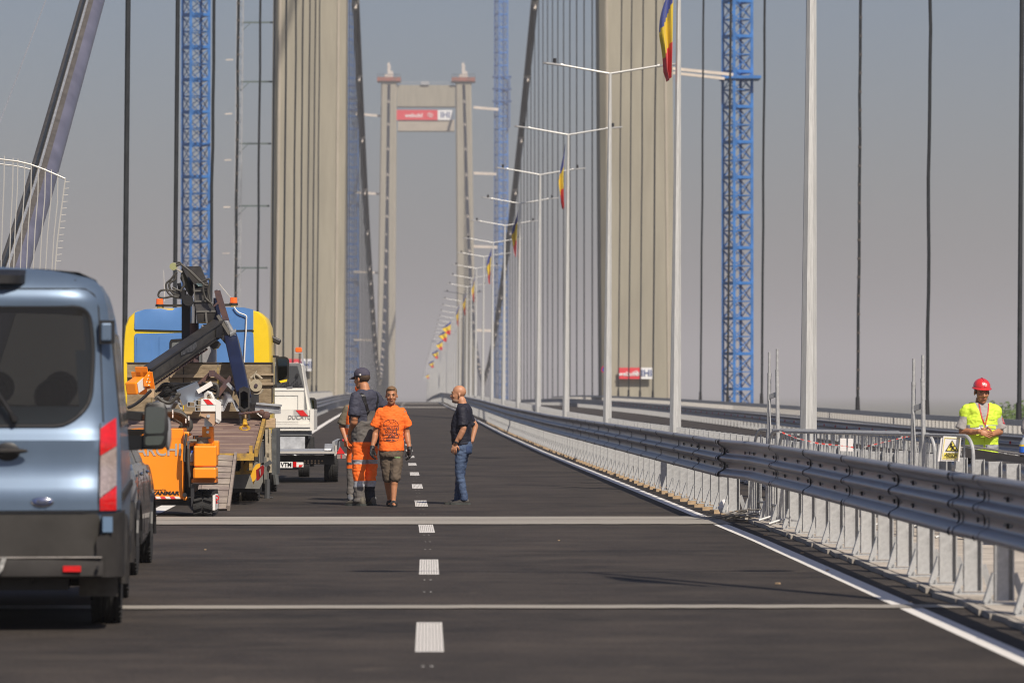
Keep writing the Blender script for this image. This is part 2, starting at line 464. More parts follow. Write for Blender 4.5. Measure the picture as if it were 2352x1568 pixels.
M_block = M_wood
def guardrail(nm, label, offs, z0, z1, side, ys0, ys1, post_off, sp=1.5, detail_to=190, bolts=60, blocks=False, zb=lambda y: 0, sect=4.0, xoff=lambda y: 0, wb=None, hpost=None):
    root = thing(nm, (L(ys0) + offs, ys0, ZD(ys0)), label, 'guard rail')
    # posts
    y = ys0 + .4; far = MB(); proto = {}; k = 0; blk = None
    while y < ys1:
        pz = ZD(y) + fall(offs) + zb(y); px = L(y) + offs + post_off + (xoff(y))
        h = (hpost or (z1 - .04))
        if y < detail_to:
            if 'p' not in proto:
                proto['p'] = post_mb(h).mesh('post', M_galvp)
                proto['b'] = MB().box((0, 0, -.03), (.36, .24, .055)).mesh('timber_block', M_wood)
            inst('post', proto['p'], root, (px, y, pz), rot=(0, 0, random.uniform(-.06, .06)))
            if blocks and y > 51: inst('timber_block', proto['b'], root, (px - .01, y, pz), rot=(0, 0, random.uniform(-.2, .2)))
        else:
            far.box((px, y, pz + h / 2), (.14, .07, h))
        y += sp; k += 1
    if far.v: far.build('post_row', M_galvp, root, kind='stuff')
    # beam panels
    y = ys0; farb = MB(); bd = MB(); bl = MB()
    while y < ys1:
        brk = [b_ for b_ in (29.6, 30.75, 50.2, 52.0) if y + .05 < b_ < y + sect + .5 and nm == 'guard_rail']
        ye = min(brk[0] if brk else y + sect, ys1)
        if y > detail_to: ye = min(y + 8, ys1)
        za = ZD(y) + fall(offs) + zb(y); zc = ZD(ye) + fall(offs) + zb(ye)
        b = MB(); lap = 0.006 * side if (int(y / sect) % 2) else 0
        beam_mesh(b, (L(y) + offs + xoff(y) + lap, y - .1, za), (L(ye) + offs + xoff(ye) + lap * .3, ye + .1, (zc)), z0, z1, .09 if y < detail_to else .1, side)
        if y < detail_to:
            o = b.build('beam_panel', M_rail, root, smooth=True, angle=50)
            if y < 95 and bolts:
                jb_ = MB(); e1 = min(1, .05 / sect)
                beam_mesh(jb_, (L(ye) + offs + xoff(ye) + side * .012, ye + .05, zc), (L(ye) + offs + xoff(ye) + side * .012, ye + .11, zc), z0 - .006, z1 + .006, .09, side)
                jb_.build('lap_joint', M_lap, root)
            if y < bolts:
                for yy in (y + .05, y + .35) + tuple(y + 1.5 * q for q in (1, 2)):
                    if yy > ye: continue
                    x = L(yy) + offs + xoff(yy)
                    for t in (.305, .695):
                        zz = ZD(yy) + zb(yy) + z0 + (z1 - z0) * t
                        bd.cyl((x - side * .005, yy, zz), (x + side * .018, yy, zz), .020, n=8)
                        for e in (-.17, .17): bl.cyl((x - side * .005, yy + e, zz + .005), (x + side * .014, yy + e, zz + .005), .011, n=6)
        else:
            farb.v += []; o2 = len(farb.v); farb.v += b.v; farb.f += [[i + o2 for i in f] for f in b.f]; farb.m += b.m
        y = ye
    if farb.v: farb.build('beam_run', M_rail, root, kind='stuff')
    if bd.v: bd.build('bolt_heads', M_bolt, root, kind='stuff')
    if bl.v: bl.build('bolt_tips', M_boltl, root, kind='stuff')
    return root
random.seed(21)
def zn(y): return 0.0
def xn(y): return interp([(0, .0), (29.6, .0), (30.75, -.04), (50.2, -.04), (52, -.26), (60, -.26)], y)
def zbn(y): return .05 + zn(y) if y < 51 else .055
# near rail: beams carry z0/z1 above the ground surface
guardrail('guard_rail', 'three-ridged galvanised guard rail on strutted posts along the right edge of the road', -1.84, .50, 1.01, -1, 17.5, 900, .19, blocks=True, zb=zbn, xoff=xn)
guardrail('median_rail', 'row of galvanised posts with the beam on their far side, along the lamp posts', .30, .40, .88, 1, 41.0, 900, -.13, sp=1.33, bolts=0, zb=lambda y: .05 if y < 51 else 0, hpost=.88, detail_to=170)
guardrail('shoulder_rail', 'galvanised guard rail along the left shoulder of the near carriageway', -11.15, .5, 1.0, 1, 60, 900, -.17, sp=2, bolts=0, detail_to=260)
guardrail('far_side_rail', 'galvanised guard rail with red reflectors on the far side of the other carriageway', 11.2, .35, .82, -1, 60, 900, .17, sp=2, bolts=0, detail_to=200)
rr = [o for o in bpy.data.objects if o.name == 'far_side_rail'][0]
rm = MB().box((0, 0, 0), (.05, .02, .09)).mesh('reflector', M_red)
y = 62
while y < 330:
    inst('reflector', rm, rr, (L(y) + 11.1, y, ZD(y) + fall(11.2) + .62)); y += 4
# parapets: top band on many flat posts
def parapet(nm, label, offs, y0, y1, detail_to=230):
    root = thing(nm, (L(y0) + offs, y0, ZD(y0) + fall(offs)), label, 'parapet')
    y = y0; far = MB(); M_pp = mat('parapet_paint', (.40, .39, .37), .6, var=.1, scale=3); pm = MB().box((0, 0, .5), (.16, .05, 1.0)).box((.0, 0, .53), (.05, .14, .9)).mesh('post', M_pp)
    n = 0
    while y < y1:
        q = (L(y) + offs + .12, y, ZD(y) + fall(offs) + .12)
        if y < detail_to and n < 280: inst('post', pm, root, q); n += 1
        else: far.box((q[0], y, q[2] + .5), (.16, .05, 1.0))
        y += 1.0
    far.build('post_row', M_pp, root, kind='stuff')
    y = y0
    while y < y1:
        ye = min(y + (6 if y < detail_to else 20), y1); b = MB()
        for za, zb_ in ((.92, 1.12), (.58, .66), (.3, .38)):
            b.bar((L(y) + offs, y + .02, ZD(y) + fall(offs) + .12 + (za + zb_) / 2), (L(ye) + offs, ye - .02, ZD(ye) + fall(offs) + .12 + (za + zb_) / 2), .06, zb_ - za)
        b.build('rail_panel', M_galv, root)
        y = ye
    return root
parapet('parapet', 'pale posts under a wide grey rail beyond the far carriageway', 13.5, 70, 520)
parapet('parapet', 'outer parapet of pale posts along the left edge of the bridge', -13.4, 75, 520)
# ================================================================ pylons
def octa(cx, cy, hx, hy, ch, z):
    return [Vector((cx + x, cy + y, z)) for x, y in ((-hx + ch, -hy), (hx - ch, -hy), (hx, -hy + ch), (hx, hy - ch), (hx - ch, hy), (-hx + ch, hy), (-hx, hy - ch), (-hx, -hy + ch))]
def pylon(nm, label, Yc, cx, ztop, half0, half1, beams, wleg0, wleg1, zb=-16):
    root = thing(nm, (cx, Yc, zb), label, 'bridge tower')
    for s in (-1, 1):
        g = MB(); rings = []
        for i in range(9):
            t = i / 8; z = lerp(zb, ztop, t); h = lerp(half0, half1, t); w = lerp(wleg0, wleg1, t)
            rings.append(octa(cx + s * h, Yc, w / 2, w * .62, .55, z))
        g.loft(rings)
        # recess lines on the front face
        o = g.build('leg', M_pylon, root)
        g = MB(); 
        for i in range(8):
            t = i / 8; t2 = (i + 1) / 8
            for e in (-1, 1):
                a = Vector((cx + s * lerp(half0, half1, t) + e * (lerp(wleg0, wleg1, t) / 2 - .75), Yc - lerp(wleg0, wleg1, t) * .62 - .04, lerp(zb, ztop, t)))
                b = Vector((cx + s * lerp(half0, half1, t2) + e * (lerp(wleg0, wleg1, t2) / 2 - .75), Yc - lerp(wleg0, wleg1, t2) * .62 - .04, lerp(zb, ztop, t2)))
                g.bar(a, b, .22, .1, up=(0, 1, 0))
        g.build('edge_rib', M_pylonf, o)
    for z0, z1, hx, mt in beams:
        g = MB(); g.box((cx, Yc, (z0 + z1) / 2), (2 * hx, 6.0, z1 - z0)); g.build('cross_beam', mt, root)
    return root
py1 = pylon('bridge_pylon', 'nearer bridge pylon, two huge ribbed grey legs astride the deck', 386, 4.45, 162, 16.7, 15.2, [(128, 142, 13, M_pylon), (-8, -4, 14, M_pylon)], 7.45, 6.9)
FZ = lambda y: 1.7 + (901 - y) * 1560 / 8820
py2 = pylon('bridge_pylon', 'distant bridge pylon seen whole, red and white banner on its cross beam', 1560, -.75, FZ(190), 16.6, 15.1, [(FZ(246), FZ(197), 11.8, M_pylon), (FZ(302), FZ(276), 11.5, M_pylonf)], 7.7, 6.4)
g = MB(); g.box((-.75, 1555, FZ(276) - .3), (22.6, .5, .6)); 
for s in (-1, 1):
    cxx = -.75 + s * 15.1
    g = MB(); g.box((cxx, 1560, FZ(184)), (9.6, 10, 1.6)); g.build('work_platform', mat('platform_red', (.35, .10, .06), .8, base2=(.15, .1, .09), scale=.6), py2)
    g = MB(); g.box((cxx, 1560, FZ(177)), (3.6, 6, 2.0)); g.box((cxx + .5, 1560, FZ(170)), (2.2, 4, 2)); g.box((cxx, 1560, FZ(159)), (1.3, 3, 3.4)); g.box((cxx - .2, 1560, FZ(149)), (1.0, 1, 1.4)); g.cyl((cxx, 1560, FZ(150)), (cxx, 1560, FZ(141)), .25, .1, 6)
    g.build('saddle_housing', mat('housing_paint', (.5, .46, .42), .6), py2)
    g = MB()
    for q in range(10): g.bar((cxx - 4.6 + q * 1.02, 1555.1, FZ(184) + .8), (cxx - 4.6 + q * 1.02, 1555.1, FZ(184) + 2), .12)
    g.bar((cxx - 4.6, 1555.1, FZ(184) + 2), (cxx + 4.6, 1555.1, FZ(184) + 2), .12); g.build('railing', M_dark, py2)
g = MB(); 
for q in range(24): g.bar((-11.5 + q * .94, 1557.2, FZ(197)), (-11.5 + q * .94, 1557.2, FZ(197) + 1.3), .1)
g.bar((-11.5, 1557.2, FZ(197) + 1.3), (10.4, 1557.2, FZ(197) + 1.3), .12); g.box((-1.3, 1557, FZ(197) + .8), (3.4, 1.5, 1.4)); g.build('railing', M_galv, py2)
# banners
M_banr = mat('banner_red', (.62, .045, .06), .6); M_banw = mat('banner_white', (.74, .74, .74), .6); M_banb = mat('banner_blue', (.10, .13, .26), .6)
def banner(p0, p1, parentY, label, group=None, sp=.64, depth=.12):
    """p0 = lower left, p1 = upper right in the photograph's 2352 frame"""
    a = P(p0[0], p0[1], parentY); b = P(p1[0], p1[1], parentY); w = b.x - a.x; h = b.z - a.z; c = (a + b) / 2
    root = thing('banner', c, label, 'banner', group)
    xs = a.x + w * sp
    g = MB(); g.box(((a.x + xs) / 2, c.y, c.z), (xs - a.x, depth, h)); g.build('red_sheet', M_banr, root)
    g = MB(); g.box(((xs + b.x) / 2 + .01, c.y, c.z), (b.x - xs - .02, depth, h)); g.build('white_sheet', M_banw, root)
    text_obj('lettering', 'webuild', h * .55, M_banw, root, frame((a.x + (xs - a.x) * .42, c.y - depth / 2 - .03, c.z - h * .05), (1, 0, 0), (0, 0, 1)), .02, bold=h * .01)
    g = MB(); r = h * .28; cx = a.x + (xs - a.x) * .82
    for k in range(4):
        pts = []
        for q in range(6):
            t = q / 5; x = cx - r + 2 * r * t; z = c.z + (k - 1.5) * r * .5 + (t - .5) * r * 1.0 + math.sin(t * math.pi * 2) * r * .12
            if (x - cx) ** 2 + (z - c.z) ** 2 < r * r * 1.1: pts.append(Vector((x, c.y - depth / 2 - .04, z)))
        if len(pts) > 1: g.tube(pts, r * .11, 4)
    g.build('globe_emblem', M_banw, root)
    text_obj('lettering', 'IHI', h * .8, M_banb, root, frame(((xs + b.x) / 2, c.y - depth / 2 - .03, c.z), (1, 0, 0), (0, 0, 1)), .02, bold=h * .02)
    return root
banner((911, 276), (1040, 253), 1556.6, 'red and white banner across the beam of the distant pylon', sp=.73)
banner((1422, 870), (1498, 844), 380.8, 'red and white banner low on the right leg of the near pylon', sp=.66)
banner((640, 852), (718, 824), 380.8, 'red and white banner on the left pylon leg, half behind the white truck', sp=.66)
# ================================================================ main cables with hangers
def catmull(tab, y): return interp(tab, y)
CZ_main = [(385, 160), (440, 133), (500, 106), (560, 84.5), (630, 66), (690, 53.5), (754, 41.7), (825, 31), (895, 22), (950, 15.5), (1010, 9.8), (1080, 5.5), (1130, 5.8), (1180, 9), (1235, 16), (1291, 25), (1330, 34.5), (1369, 46), (1410, 59), (1457, 77), (1490, 95), (1518, 110), (1560, 131)]
CZ_side = [(62, .2), (76, 4.8), (92, 11.0), (140, 30), (200, 57), (260, 88), (320, 121), (385, 160)]
for s, side in ((-1, 'left'), (1, 'right')):
    def CX(y): return L(y) + s * 14.6 + (interp([(60, .75), (95, .78), (200, 0), (385, 0)], y) if s < 0 else 0) if y < 385 else lerp(L(385) + s * 14.6, -.75 + s * 15.1, (y - 385) / 1175)
    root = thing('suspension_cable', (CX(385), 385, ZD(385)), 'suspension cable and hangers %s' % ('beside the blue van, wrapped tube rising from the cage' if s < 0 else 'along the far carriageway, behind the lamp posts'), 'cable')
    ys = [385 + 12 * k for k in range(99)]; ys = [y for y in ys if y <= 1560]
    g = MB(); g.tube([(CX(y), y, interp(CZ_main, y)) for y in ys], .60, 10); g.build('main_cable', M_cable, root, smooth=True)
    ys = [62 + 8 * k for k in range(41)]
    g = MB(); g.tube([(CX(y), y, interp(CZ_side, y)) for y in ys], .29, 24); g.build('side_span_cable', M_cablev, root, smooth=True)
    if s < 0:      # brown wrapping joint, guide rope along the cable
        g = MB(); g.cur = 0
        for e, w in ((-.13, .11),):
            pts = [Vector((CX(y) + .0, y, interp(CZ_side, y))) for y in ys]
            rings = []
            for p in pts: 
                rings.append([p + Vector((x, -.0, zz)) for x, zz in ((-.19, -.235), (.1, -.30), (.13, -.305), (.1, -.20), (-.19, -.17))])
        n = len(ys)
        gg = MB()
        ring = []
        for p in pts:
            ring.append([p + Vector((math.sin(a) * .302, -math.cos(a) * .302 * .40, math.cos(a) * .302 * .92)) for a in [-1.0 + .17 * q + noise.noise(Vector((p.y * .8, q * 3.3, 1))) * .06 for q in range(9)]])
        gg.loft(ring, cap=False, closed=False); gg.build('brown_band', M_cablebr, root, smooth=True)
        g = MB(); g.tube([p + Vector((-.02, -.14, .30)) for p in pts], .03, 6); g.build('guide_rope', M_galv, root)
        g = MB(); g.tube([p + Vector((-.10, -.14, .29)) for p in pts], .035, 6); g.build('dark_rope', M_hang, root)
    # hangers
    if s > 0: hy = [130, 152.6, 175.6, 198.4, 222, 245, 267, 292, 317, 335, 353, 371]
    else: hy = [114, 139.5, 166.6, 192, 222, 247, 272, 297, 318, 338, 356, 372]
    for i, y in enumerate(hy):
        z0 = ZD(y) + .1 + (fall(14.6) if s > 0 else 0); zt = interp(CZ_side, y); xl = L(y) + s * 14.6; lean = .0085
        g = MB(); x0 = xl; r = .078 if y < 320 else .07
        n = 10
        if y > 150:
            a = 0
            g.tube([(x0 + lean * (zt - z0) * k / 24 + noise.noise(Vector((k * .9, y, 0))) * .05, y, lerp(z0, zt, k / 24)) for k in range(25)], r * .9, 7)
        else: g.cyl((x0, y, z0), (x0 + lean * (zt - z0), y, zt), r, n=10)
        h = g.build('hanger', M_hang, root, smooth=True)
        g = MB(); g.cyl((x0, y, z0), (x0, y, z0 + .65), .12, .12, 10); g.cyl((x0, y, z0 + .62), (x0, y, z0 + 1.7), .125, .09, 10); g.cyl((x0, y, z0 - .02), (x0, y, z0 + .06), .17, .17, 10)
        g.build('socket', M_dark, h)
        if i in (2, 3) and (s > 0 or i == 3):
            g = MB()
            for k in range(46): g.cyl((x0 + lean * (1.2 + k * .85), y, z0 + 1.2 + k * .85), (x0 + lean * (1.2 + k * .85), y, z0 + 1.29 + k * .85), r * 1.05, n=7)
            g.build('tie_band', mat('tie_tan', (.10, .085, .075), .7), h, kind='stuff')
    y = 405
    mh = {}
    while y < 1545:
        z0 = ZD(y) + .2; zt = interp(CZ_main, y)
        if zt - z0 > 2.5:
            g = MB(); g.cyl((CX(y), y, z0), (CX(y), y, zt - .3), .075, n=6); g.build('hanger', M_hang, root)
        y += 20.5
    g0 = MB(); g0.cyl((0, -.7, .0), (0, .7, 0), .62, n=10); g0.box((.0, 0, .75), (.25, .9, .5)); g0.box((-.3, 0, .5), (.25, .3, 1.3)); g0.box((0, 0, -1.0), (.45, .6, 1.0)); cm = g0.mesh('cable_clamp', mat('clamp_paint', (.62, .56, .48), .6, base2=(.25, .22, .2), scale=1))
    y = 425
    while y < 1550:
        inst('cable_clamp', cm, root, (CX(y), y, interp(CZ_main, y)), rot=(R(-20 if y < 1050 else 20), 0, 0), scale=(.9, 1.2, 1.1)); y += 20.5 if y > 800 else 41
# stay wire at the far left
g = MB(); g.cyl(P(113, -20, 60), P(-60, 440, 40), .009, n=6); w = g.build('stay_wire', M_galv); tag(w, 'thin pale stay wire slanting down at the top left corner', 'wire')
# ================================================================ tower cranes (masts)
def lattice(nm, label, cx, cy, w, z0, z1, bay, m, parts_to=None, t=.2, ties=(), cat='crane mast'):
    root = thing(nm, (cx, cy, z0), label, cat)
    rot = Matrix.Rotation(R(28), 3, 'Z')
    c = [rot @ Vector((sx * w / 2, sy * w / 2, 0)) for sx, sy in ((-1, -1), (1, -1), (1, 1), (-1, 1))]
    nb = int((z1 - z0) / bay)
    g = MB()
    for k in range(4): g.bar(c[k], c[k] + Vector((0, 0, bay)), t, t)
    for k in range(4):
        a, b = c[k], c[(k + 1) % 4]; up = Vector((0, 0, 1))
        g.bar(a + up * .05, b + up * .05, t * .9, t * 1.1)
        g.bar(a + up * bay * .5, b + up * bay * .5, t * .4)
        mid = (a + b) / 2
        g.bar(a + up * .1, b + up * bay * .5, t * .27); g.bar(b + up * .1, a + up * bay * .5, t * .27)
        g.bar(a + up * bay * .5, b + up * (bay - .1), t * .27); g.bar(b + up * bay * .5, a + up * (bay - .1), t * .27)
    me = g.mesh('mast_section', m)
    for k in range(nb):
        inst('mast_section', me, root, (cx, cy, z0 + k * bay))
    return root
c1 = lattice('tower_crane', 'blue lattice crane mast on the left, rising behind the recovery truck', P(449, 900, 392).x, 392, 2.05, -16, 60, 3.3, M_blue, t=.26)
c2 = lattice('tower_crane', 'blue lattice crane mast on the right, tied to the near pylon by white struts', P(1694, 900, 392).x, 392, 2.15, -16, 60, 3.6, M_blue, t=.28)
c3 = lattice('tower_crane', 'distant blue crane mast left of the far pylon', P(807, 900, 1565).x, 1565, 3.9, -16, 175, 5.2, M_blue, t=.5)
c4 = lattice('tower_crane', 'distant blue crane mast right of the far pylon', P(1151, 900, 1565).x, 1565, 3.9, -16, 175, 5.2, M_blue, t=.5)
for cc, xx, yy in ((c3, 807, 225), (c4, 1153, 205)):
    p = P(xx, yy, 1565)
    g = MB(); 
    for z in (-5, 0, 5): 
        for s in (-1, 1): g.bar(p + Vector((-3.6, s * 2.6, z)), p + Vector((3.6, s * 2.6, z)), .5); g.bar(p + Vector((s * 3.6, -2.6, z)), p + Vector((s * 3.6, 2.6, z)), .5)
    for s in (-1, 1): g.bar(p + Vector((s * 3.0, -2.6, -16)), p + Vector((s * 3.0, -2.6, 5)), .5)
    g.build('climbing_frame', mat('crane_blue_dark', (.03, .10, .28), .5), cc)
def tie(cc, a, b, Y, w=.35, m=M_white):
    g = MB(); g.bar(P(a[0], a[1], Y), P(b[0], b[1], Y), w, w * .9); g.build('tie_beam', m, cc)
M_tie = mat('tie_beam_paint', (.62, .55, .48), .6, var=.15, scale=.5)
tie(c2, (1545, 158), (1684, 172), 384, .32, M_tie); tie(c2, (1545, 168), (1664, 181), 388, .3, M_tie)
g = MB(); g.box(P(1700, 180, 392), (4.0, 3.6, .3)); g.build('collar', M_blue, c2)
for a, b in (((1088, 247), (1145, 252)), ((1088, 398), (1140, 400)), ((1088, 758), (1142, 760)), ((1088, 566), (1142, 568))): tie(c4, a, b, 1560, 1.15, M_tie)
for a, b in (((818, 262), (892, 268)), ((815, 442), (890, 447)), ((812, 624), (885, 627)), ((812, 780), (880, 782))): tie(c3, a, b, 1560, 1.0, M_tie)
# hoist mast with ties, left of the near pylon
hm = thing('hoist_mast', (P(538, 900, 381).x, 381, -16), 'slim grey hoist mast tied to the left leg of the near pylon', 'hoist mast')
g = MB(); w = .62; x0 = P(538, 900, 381).x
c = [Vector((sx * w / 2, sy * w / 2, 0)) for sx, sy in ((-1, -1), (1, -1), (1, 1), (-1, 1))]
for k in range(4):
    g.bar(c[k], c[k] + Vector((0, 0, 1.6)), .07)
    g.bar(c[k], c[(k + 1) % 4], .06); g.bar(c[k] + Vector((0, 0, .05)), c[(k + 1) % 4] + Vector((0, 0, .8)), .05); g.bar(c[(k + 1) % 4] + Vector((0, 0, .8)), c[k] + Vector((0, 0, 1.55)), .05)
me = g.mesh('mast_section', M_galv)
for k in range(48): inst('mast_section', me, hm, (x0 + k * .016, 381, -16 + k * 1.6))
for yy in (52, 188, 330, 473, 615):
    a = P(558 - yy * .02, yy, 381); b = P(632 - yy * .03, yy, 383)
    g = MB(); g.bar(a, b, .12, .18); g.bar(a + Vector((.8, 0, -.05)), a + Vector((-.1, 0, -.9)), .07); g.build('wall_tie', mat('tie_dark', (.10, .13, .13), .6), hm)
for k, yy in enumerate((138, 262, 368, 476, 582)):
    a = P(519 - k * 2, yy, 381); g = MB(); g.bar(a, a + Vector((.7, 0, .03)), .1); g.build('cable_guide', M_tie, hm)
# ================================================================ lamp posts and flags
HL = 10.0 + 1.7
M_pole = mat('pole_zinc', (.56, .56, .54), .5, .35, var=.14, scale=6, stretch=(6, 6, .4))
def lamp_mesh():
    body = MB(); n = 8
    body.tube([(0, 0, 0), (0, 0, .5), (.03, 0, HL)], [.150, .148, .05], n, rot0=math.pi / 8)
    return body
def arm_mb(s):
    b = MB(); b.tube([(.03, 0, HL - .02), (.03 + s * 1.5, 0, HL + .24)], [.036, .028], 8)
    b.tube([(.03 + s * 1.48, 0, HL + .235), (.03 + s * 1.56, 0, HL + .25)], [.05, .05], 8)
    return b
def head_mb(s):
    b = MB(); x = s * 1.56
    b.loft([[Vector((x + s * u + .03, e * w, HL + .25 + u * .11 + d)) for e, d in ((-1, -.03), (1, -.03), (1, .02), (-1, .02))] for u, w in ((0, .07), (.15, .13), (.45, .13), (.55, .06))])
    return b
def sensor_mb(s):
    b = MB(); b.cyl((s * 1.74 + .03, 0, HL + .29), (s * 1.74 + .03, 0, HL + .45), .055, .05, 8); return b
lm = {'pole': lamp_mesh().mesh('pole', M_pole)}
for s in (-1, 1): lm['arm%d' % s] = arm_mb(s).mesh('arm', M_pole); lm['head%d' % s] = head_mb(s).mesh('lamp_head', mat('lamp_grey', (.42, .42, .42), .5, .2)); lm['sens%d' % s] = sensor_mb(s).mesh('sensor', M_dark)
LY = [26.3] + [61.6 + 29.4 * k for k in range(0, 50)]
ordn = ['nearest', 'second', 'third', 'fourth', 'fifth', 'sixth', 'seventh', 'eighth', 'ninth', 'tenth']
M_fb = mat('flag_blue', (.04, .06, .26), .75, sheen=.2); M_fy = mat('flag_yellow', (.62, .44, .02), .75, sheen=.2); M_fr = mat('flag_red', (.58, .025, .03), .75, sheen=.2)
def flag_mesh(seed, spread=.2):
    g = MB(); random.seed(seed); nu, nv = 12, 30; H = 2.55; pts = []
    ph = random.uniform(0, 6)
    for i in range(nv + 1):
        v = i / nv
        wv = spread * (.18 + 1.1 * math.sin(min(1, v * 1.9) * math.pi / 2) * (1 - .65 * max(0, v - .55) / .45)) * (1.0 if v < .9 else (1 - (v - .9) * 5))
        row = []
        for j in range(nu + 1):
            u = j / nu
            x = -wv * (u) - .02 + .03 * math.sin(v * 7 + ph) * u
            y = .09 * math.sin(u * 9.4 + v * 2.2 + ph) * (.3 + v) 
            z = -H * v - .22 * u * (1 - v) * (1 if v < .95 else 0) - .1 * u
            row.append(Vector((x, y, z)))
        pts.append(row)
    for i in range(nv):
        for j in range(nu):
            v = (i + .5) / nv; u = (j + .5) / nu
            c = v - .26 * (u - .35)
            fold = .02 * math.sin(u * 9)
            g.cur = 0 if c + fold < .36 else (1 if c + .12 * (u - .5) < .68 else 2)
            g.add([pts[i][j], pts[i][j + 1], pts[i + 1][j + 1], pts[i + 1][j]], [(0, 1, 2, 3)])
    bm_ = g.mesh('flag', [M_fb, M_fy, M_fr], smooth=True, angle=80)
    return bm_
flags = [flag_mesh(3), flag_mesh(9, .24), flag_mesh(14, .18)]
for k, y in enumerate(LY):
    x = L(y) + .08; z = ZD(y) + (.05 if y < 51 else 0)
    far = k > 12
    nth = ['unseen nearest', 'nearest', 'second', 'third', 'fourth', 'fifth', 'sixth', 'seventh', 'eighth', 'ninth', 'tenth', 'eleventh', 'twelfth']
    lab = 'small distant lamp post in the dwindling median row' if far else ('two-armed zinc lamp post standing outside the right edge' if k == 0 else '%s lamp post from the camera, two arms%s' % (nth[k], ', flag at its top' if k % 2 == 0 else ', no flag'))
    t = thing('lamp_post', (x, y, z), lab, 'lamp post', 'lamp posts in the median')
    t.rotation_euler = (0, R(.35), 0)
    for nm, key in (('pole', 'pole'),) + ((('arm', 'arm-1'), ('arm', 'arm1'), ('lamp_head', 'head-1'), ('lamp_head', 'head1'), ('sensor', 'sens-1'), ('sensor', 'sens1'))):
        o = bpy.data.objects.new(nm, lm[key]); COL.objects.link(o); o.parent = t
    if (k % 2 == 0 and k < 15) or k in (17, 19, 22, 26, 32, 42):
        fl = bpy.data.objects.new('flag', flags[(k // 2) % 3]); COL.objects.link(fl)
        fl.location = (x + .0, y - .12, z + HL - (.0 if k == 2 else .3)); fl.rotation_euler = (0, R(2), R(random.uniform(-25, 25)) + (R(0) if k < 16 else 0))
        if k > 14: fl.scale = (4.5, 1, .8); 
        lab = 'limp blue, yellow and red flag on the %s lamp post from the camera' % nth[k] if k < 13 else 'tiny distant blue, yellow and red flag in the lamp row'
        tag(fl, lab, 'flag', 'flags on the lamp posts')
# no stopping sign
sp_ = P(1390, 848, 300); sg = thing('road_sign', (sp_.x, 300, ZD(300)), 'small round blue and red no stopping sign in front of the near pylon', 'road sign')
g = MB(); g.cyl(Vector((sp_.x, 300, ZD(300))), sp_ + Vector((0, .05, 0)), .04, n=8); g.build('sign_post', M_galv, sg)
g = MB(); g.cyl(sp_ + Vector((0, -.02, 0)), sp_ + Vector((0, .02, 0)), .30, n=24); g.build('disc', M_red, sg)
g = MB(); g.cyl(sp_ + Vector((0, -.03, 0)), sp_ + Vector((0, -.015, 0)), .24, n=24); g.build('blue_field', mat('sign_blue', (.02, .06, .35), .4), sg)
g = MB(); g.bar(sp_ + Vector((-.17, -.036, -.17)), sp_ + Vector((.17, -.036, .17)), .05, .01); g.bar(sp_ + Vector((-.17, -.04, .17)), sp_ + Vector((.17, -.04, -.17)), .05, .01); g.build('cross', M_red, sg)
# ================================================================ cage of the cable platform, far left
cg = thing('cable_cage', P(0, 1000, 62), 'white barred cage round the foot of the left suspension cable', 'cage')
g = MB()
top = [(-90, 352), (-40, 356), (0, 366), (40, 371), (70, 378), (100, 389), (130, 402), (150, 411)]
M_cage = mat('cage_white', (.5, .49, .46), .5, .2)
g.tube([P(x, y, 61) for x, y in top], .016, 6); g.tube([P(x, y + 11, 61.4) for x, y in top[:5]], .012, 6); g.build('top_rail', M_cage, cg)
for i, (x, y) in enumerate([(-10, 366), (10, 366), (30, 371), (41, 373), (57, 377), (72, 382), (88, 388), (104, 394), (118, 398), (133, 405)]):
    sx = 1.0 if i < 6 else 1
    g = MB(); g.tube([P(x, y - 8, 61), P(x - 1, y + 60, 61), P(x - 4 - i * .6, y + 140, 61), P(x - 8 - i * 1.2, y + 300, 61)], .009, 5); g.build('bar', M_cage, cg)
g = MB(); g.tube([P(150, 411, 61), P(145, 450, 61), P(137, 510, 61), P(131, 560, 61), P(125, 640, 61)], .012, 5)
for k in range(13):
    t = k / 13; x = lerp(149, 128, t); y = lerp(418, 615, t); g.bar(P(x, y, 61), P(x + 11, y - 1, 61), .012)
g.build('comb_bar', M_cage, cg)
# ================================================================ trees beyond the parapet
M_leaf = mat('foliage', (.045, .085, .02), .8, base2=(.09, .13, .035), scale=1.2); M_bark = mat('bark', (.09, .07, .05), .9, var=.3)
def tree(x, y, ztop, rad, label, seed):
    random.seed(seed)
    root = thing('tree', (x, y, -16), label, 'tree', 'trees beyond the parapet')
    g = MB(); g.tube([(x, y, -16), (x + .3, y, -9), (x - .1, y, ztop - rad)], [.4, .28, .12], 8)
    for k in range(7):
        a = random.uniform(0, 6.28); z = random.uniform(-9, ztop - rad * .8); g.tube([(x, y, z), (x + math.cos(a) * rad * .6, y + math.sin(a) * rad * .6, z + rad * .5)], [.12, .04], 5)
    g.build('trunk', M_bark, root)
    g = MB(); cl = [(Vector((x + random.gauss(0, rad * .45), y + random.gauss(0, rad * .45), ztop - rad * .95 - abs(random.gauss(0, rad * .7)) + rad * .45)), random.uniform(.5, 1.3)) for _ in range(110)]
    for c, r in cl:
        for q in range(90):
            d = Vector((random.gauss(0, 1), random.gauss(0, 1), random.gauss(0, 1))).normalized() * r * random.uniform(.6, 1.05); p = c + d
            s = random.uniform(.1, .2); u = Vector((random.gauss(0, 1), random.gauss(0, 1), random.gauss(0, 1))).normalized(); w = u.orthogonal().normalized()
            g.add([p - u * s, p + w * s * .5, p + u * s, p - w * s * .5], [(0, 1, 2, 3)])
    g.build('crown', M_leaf, root)
tree(P(2312, 900, 215).x, 215, 1.9, 3.6, 'green tree top just left of the rightmost thick hanger', 4)
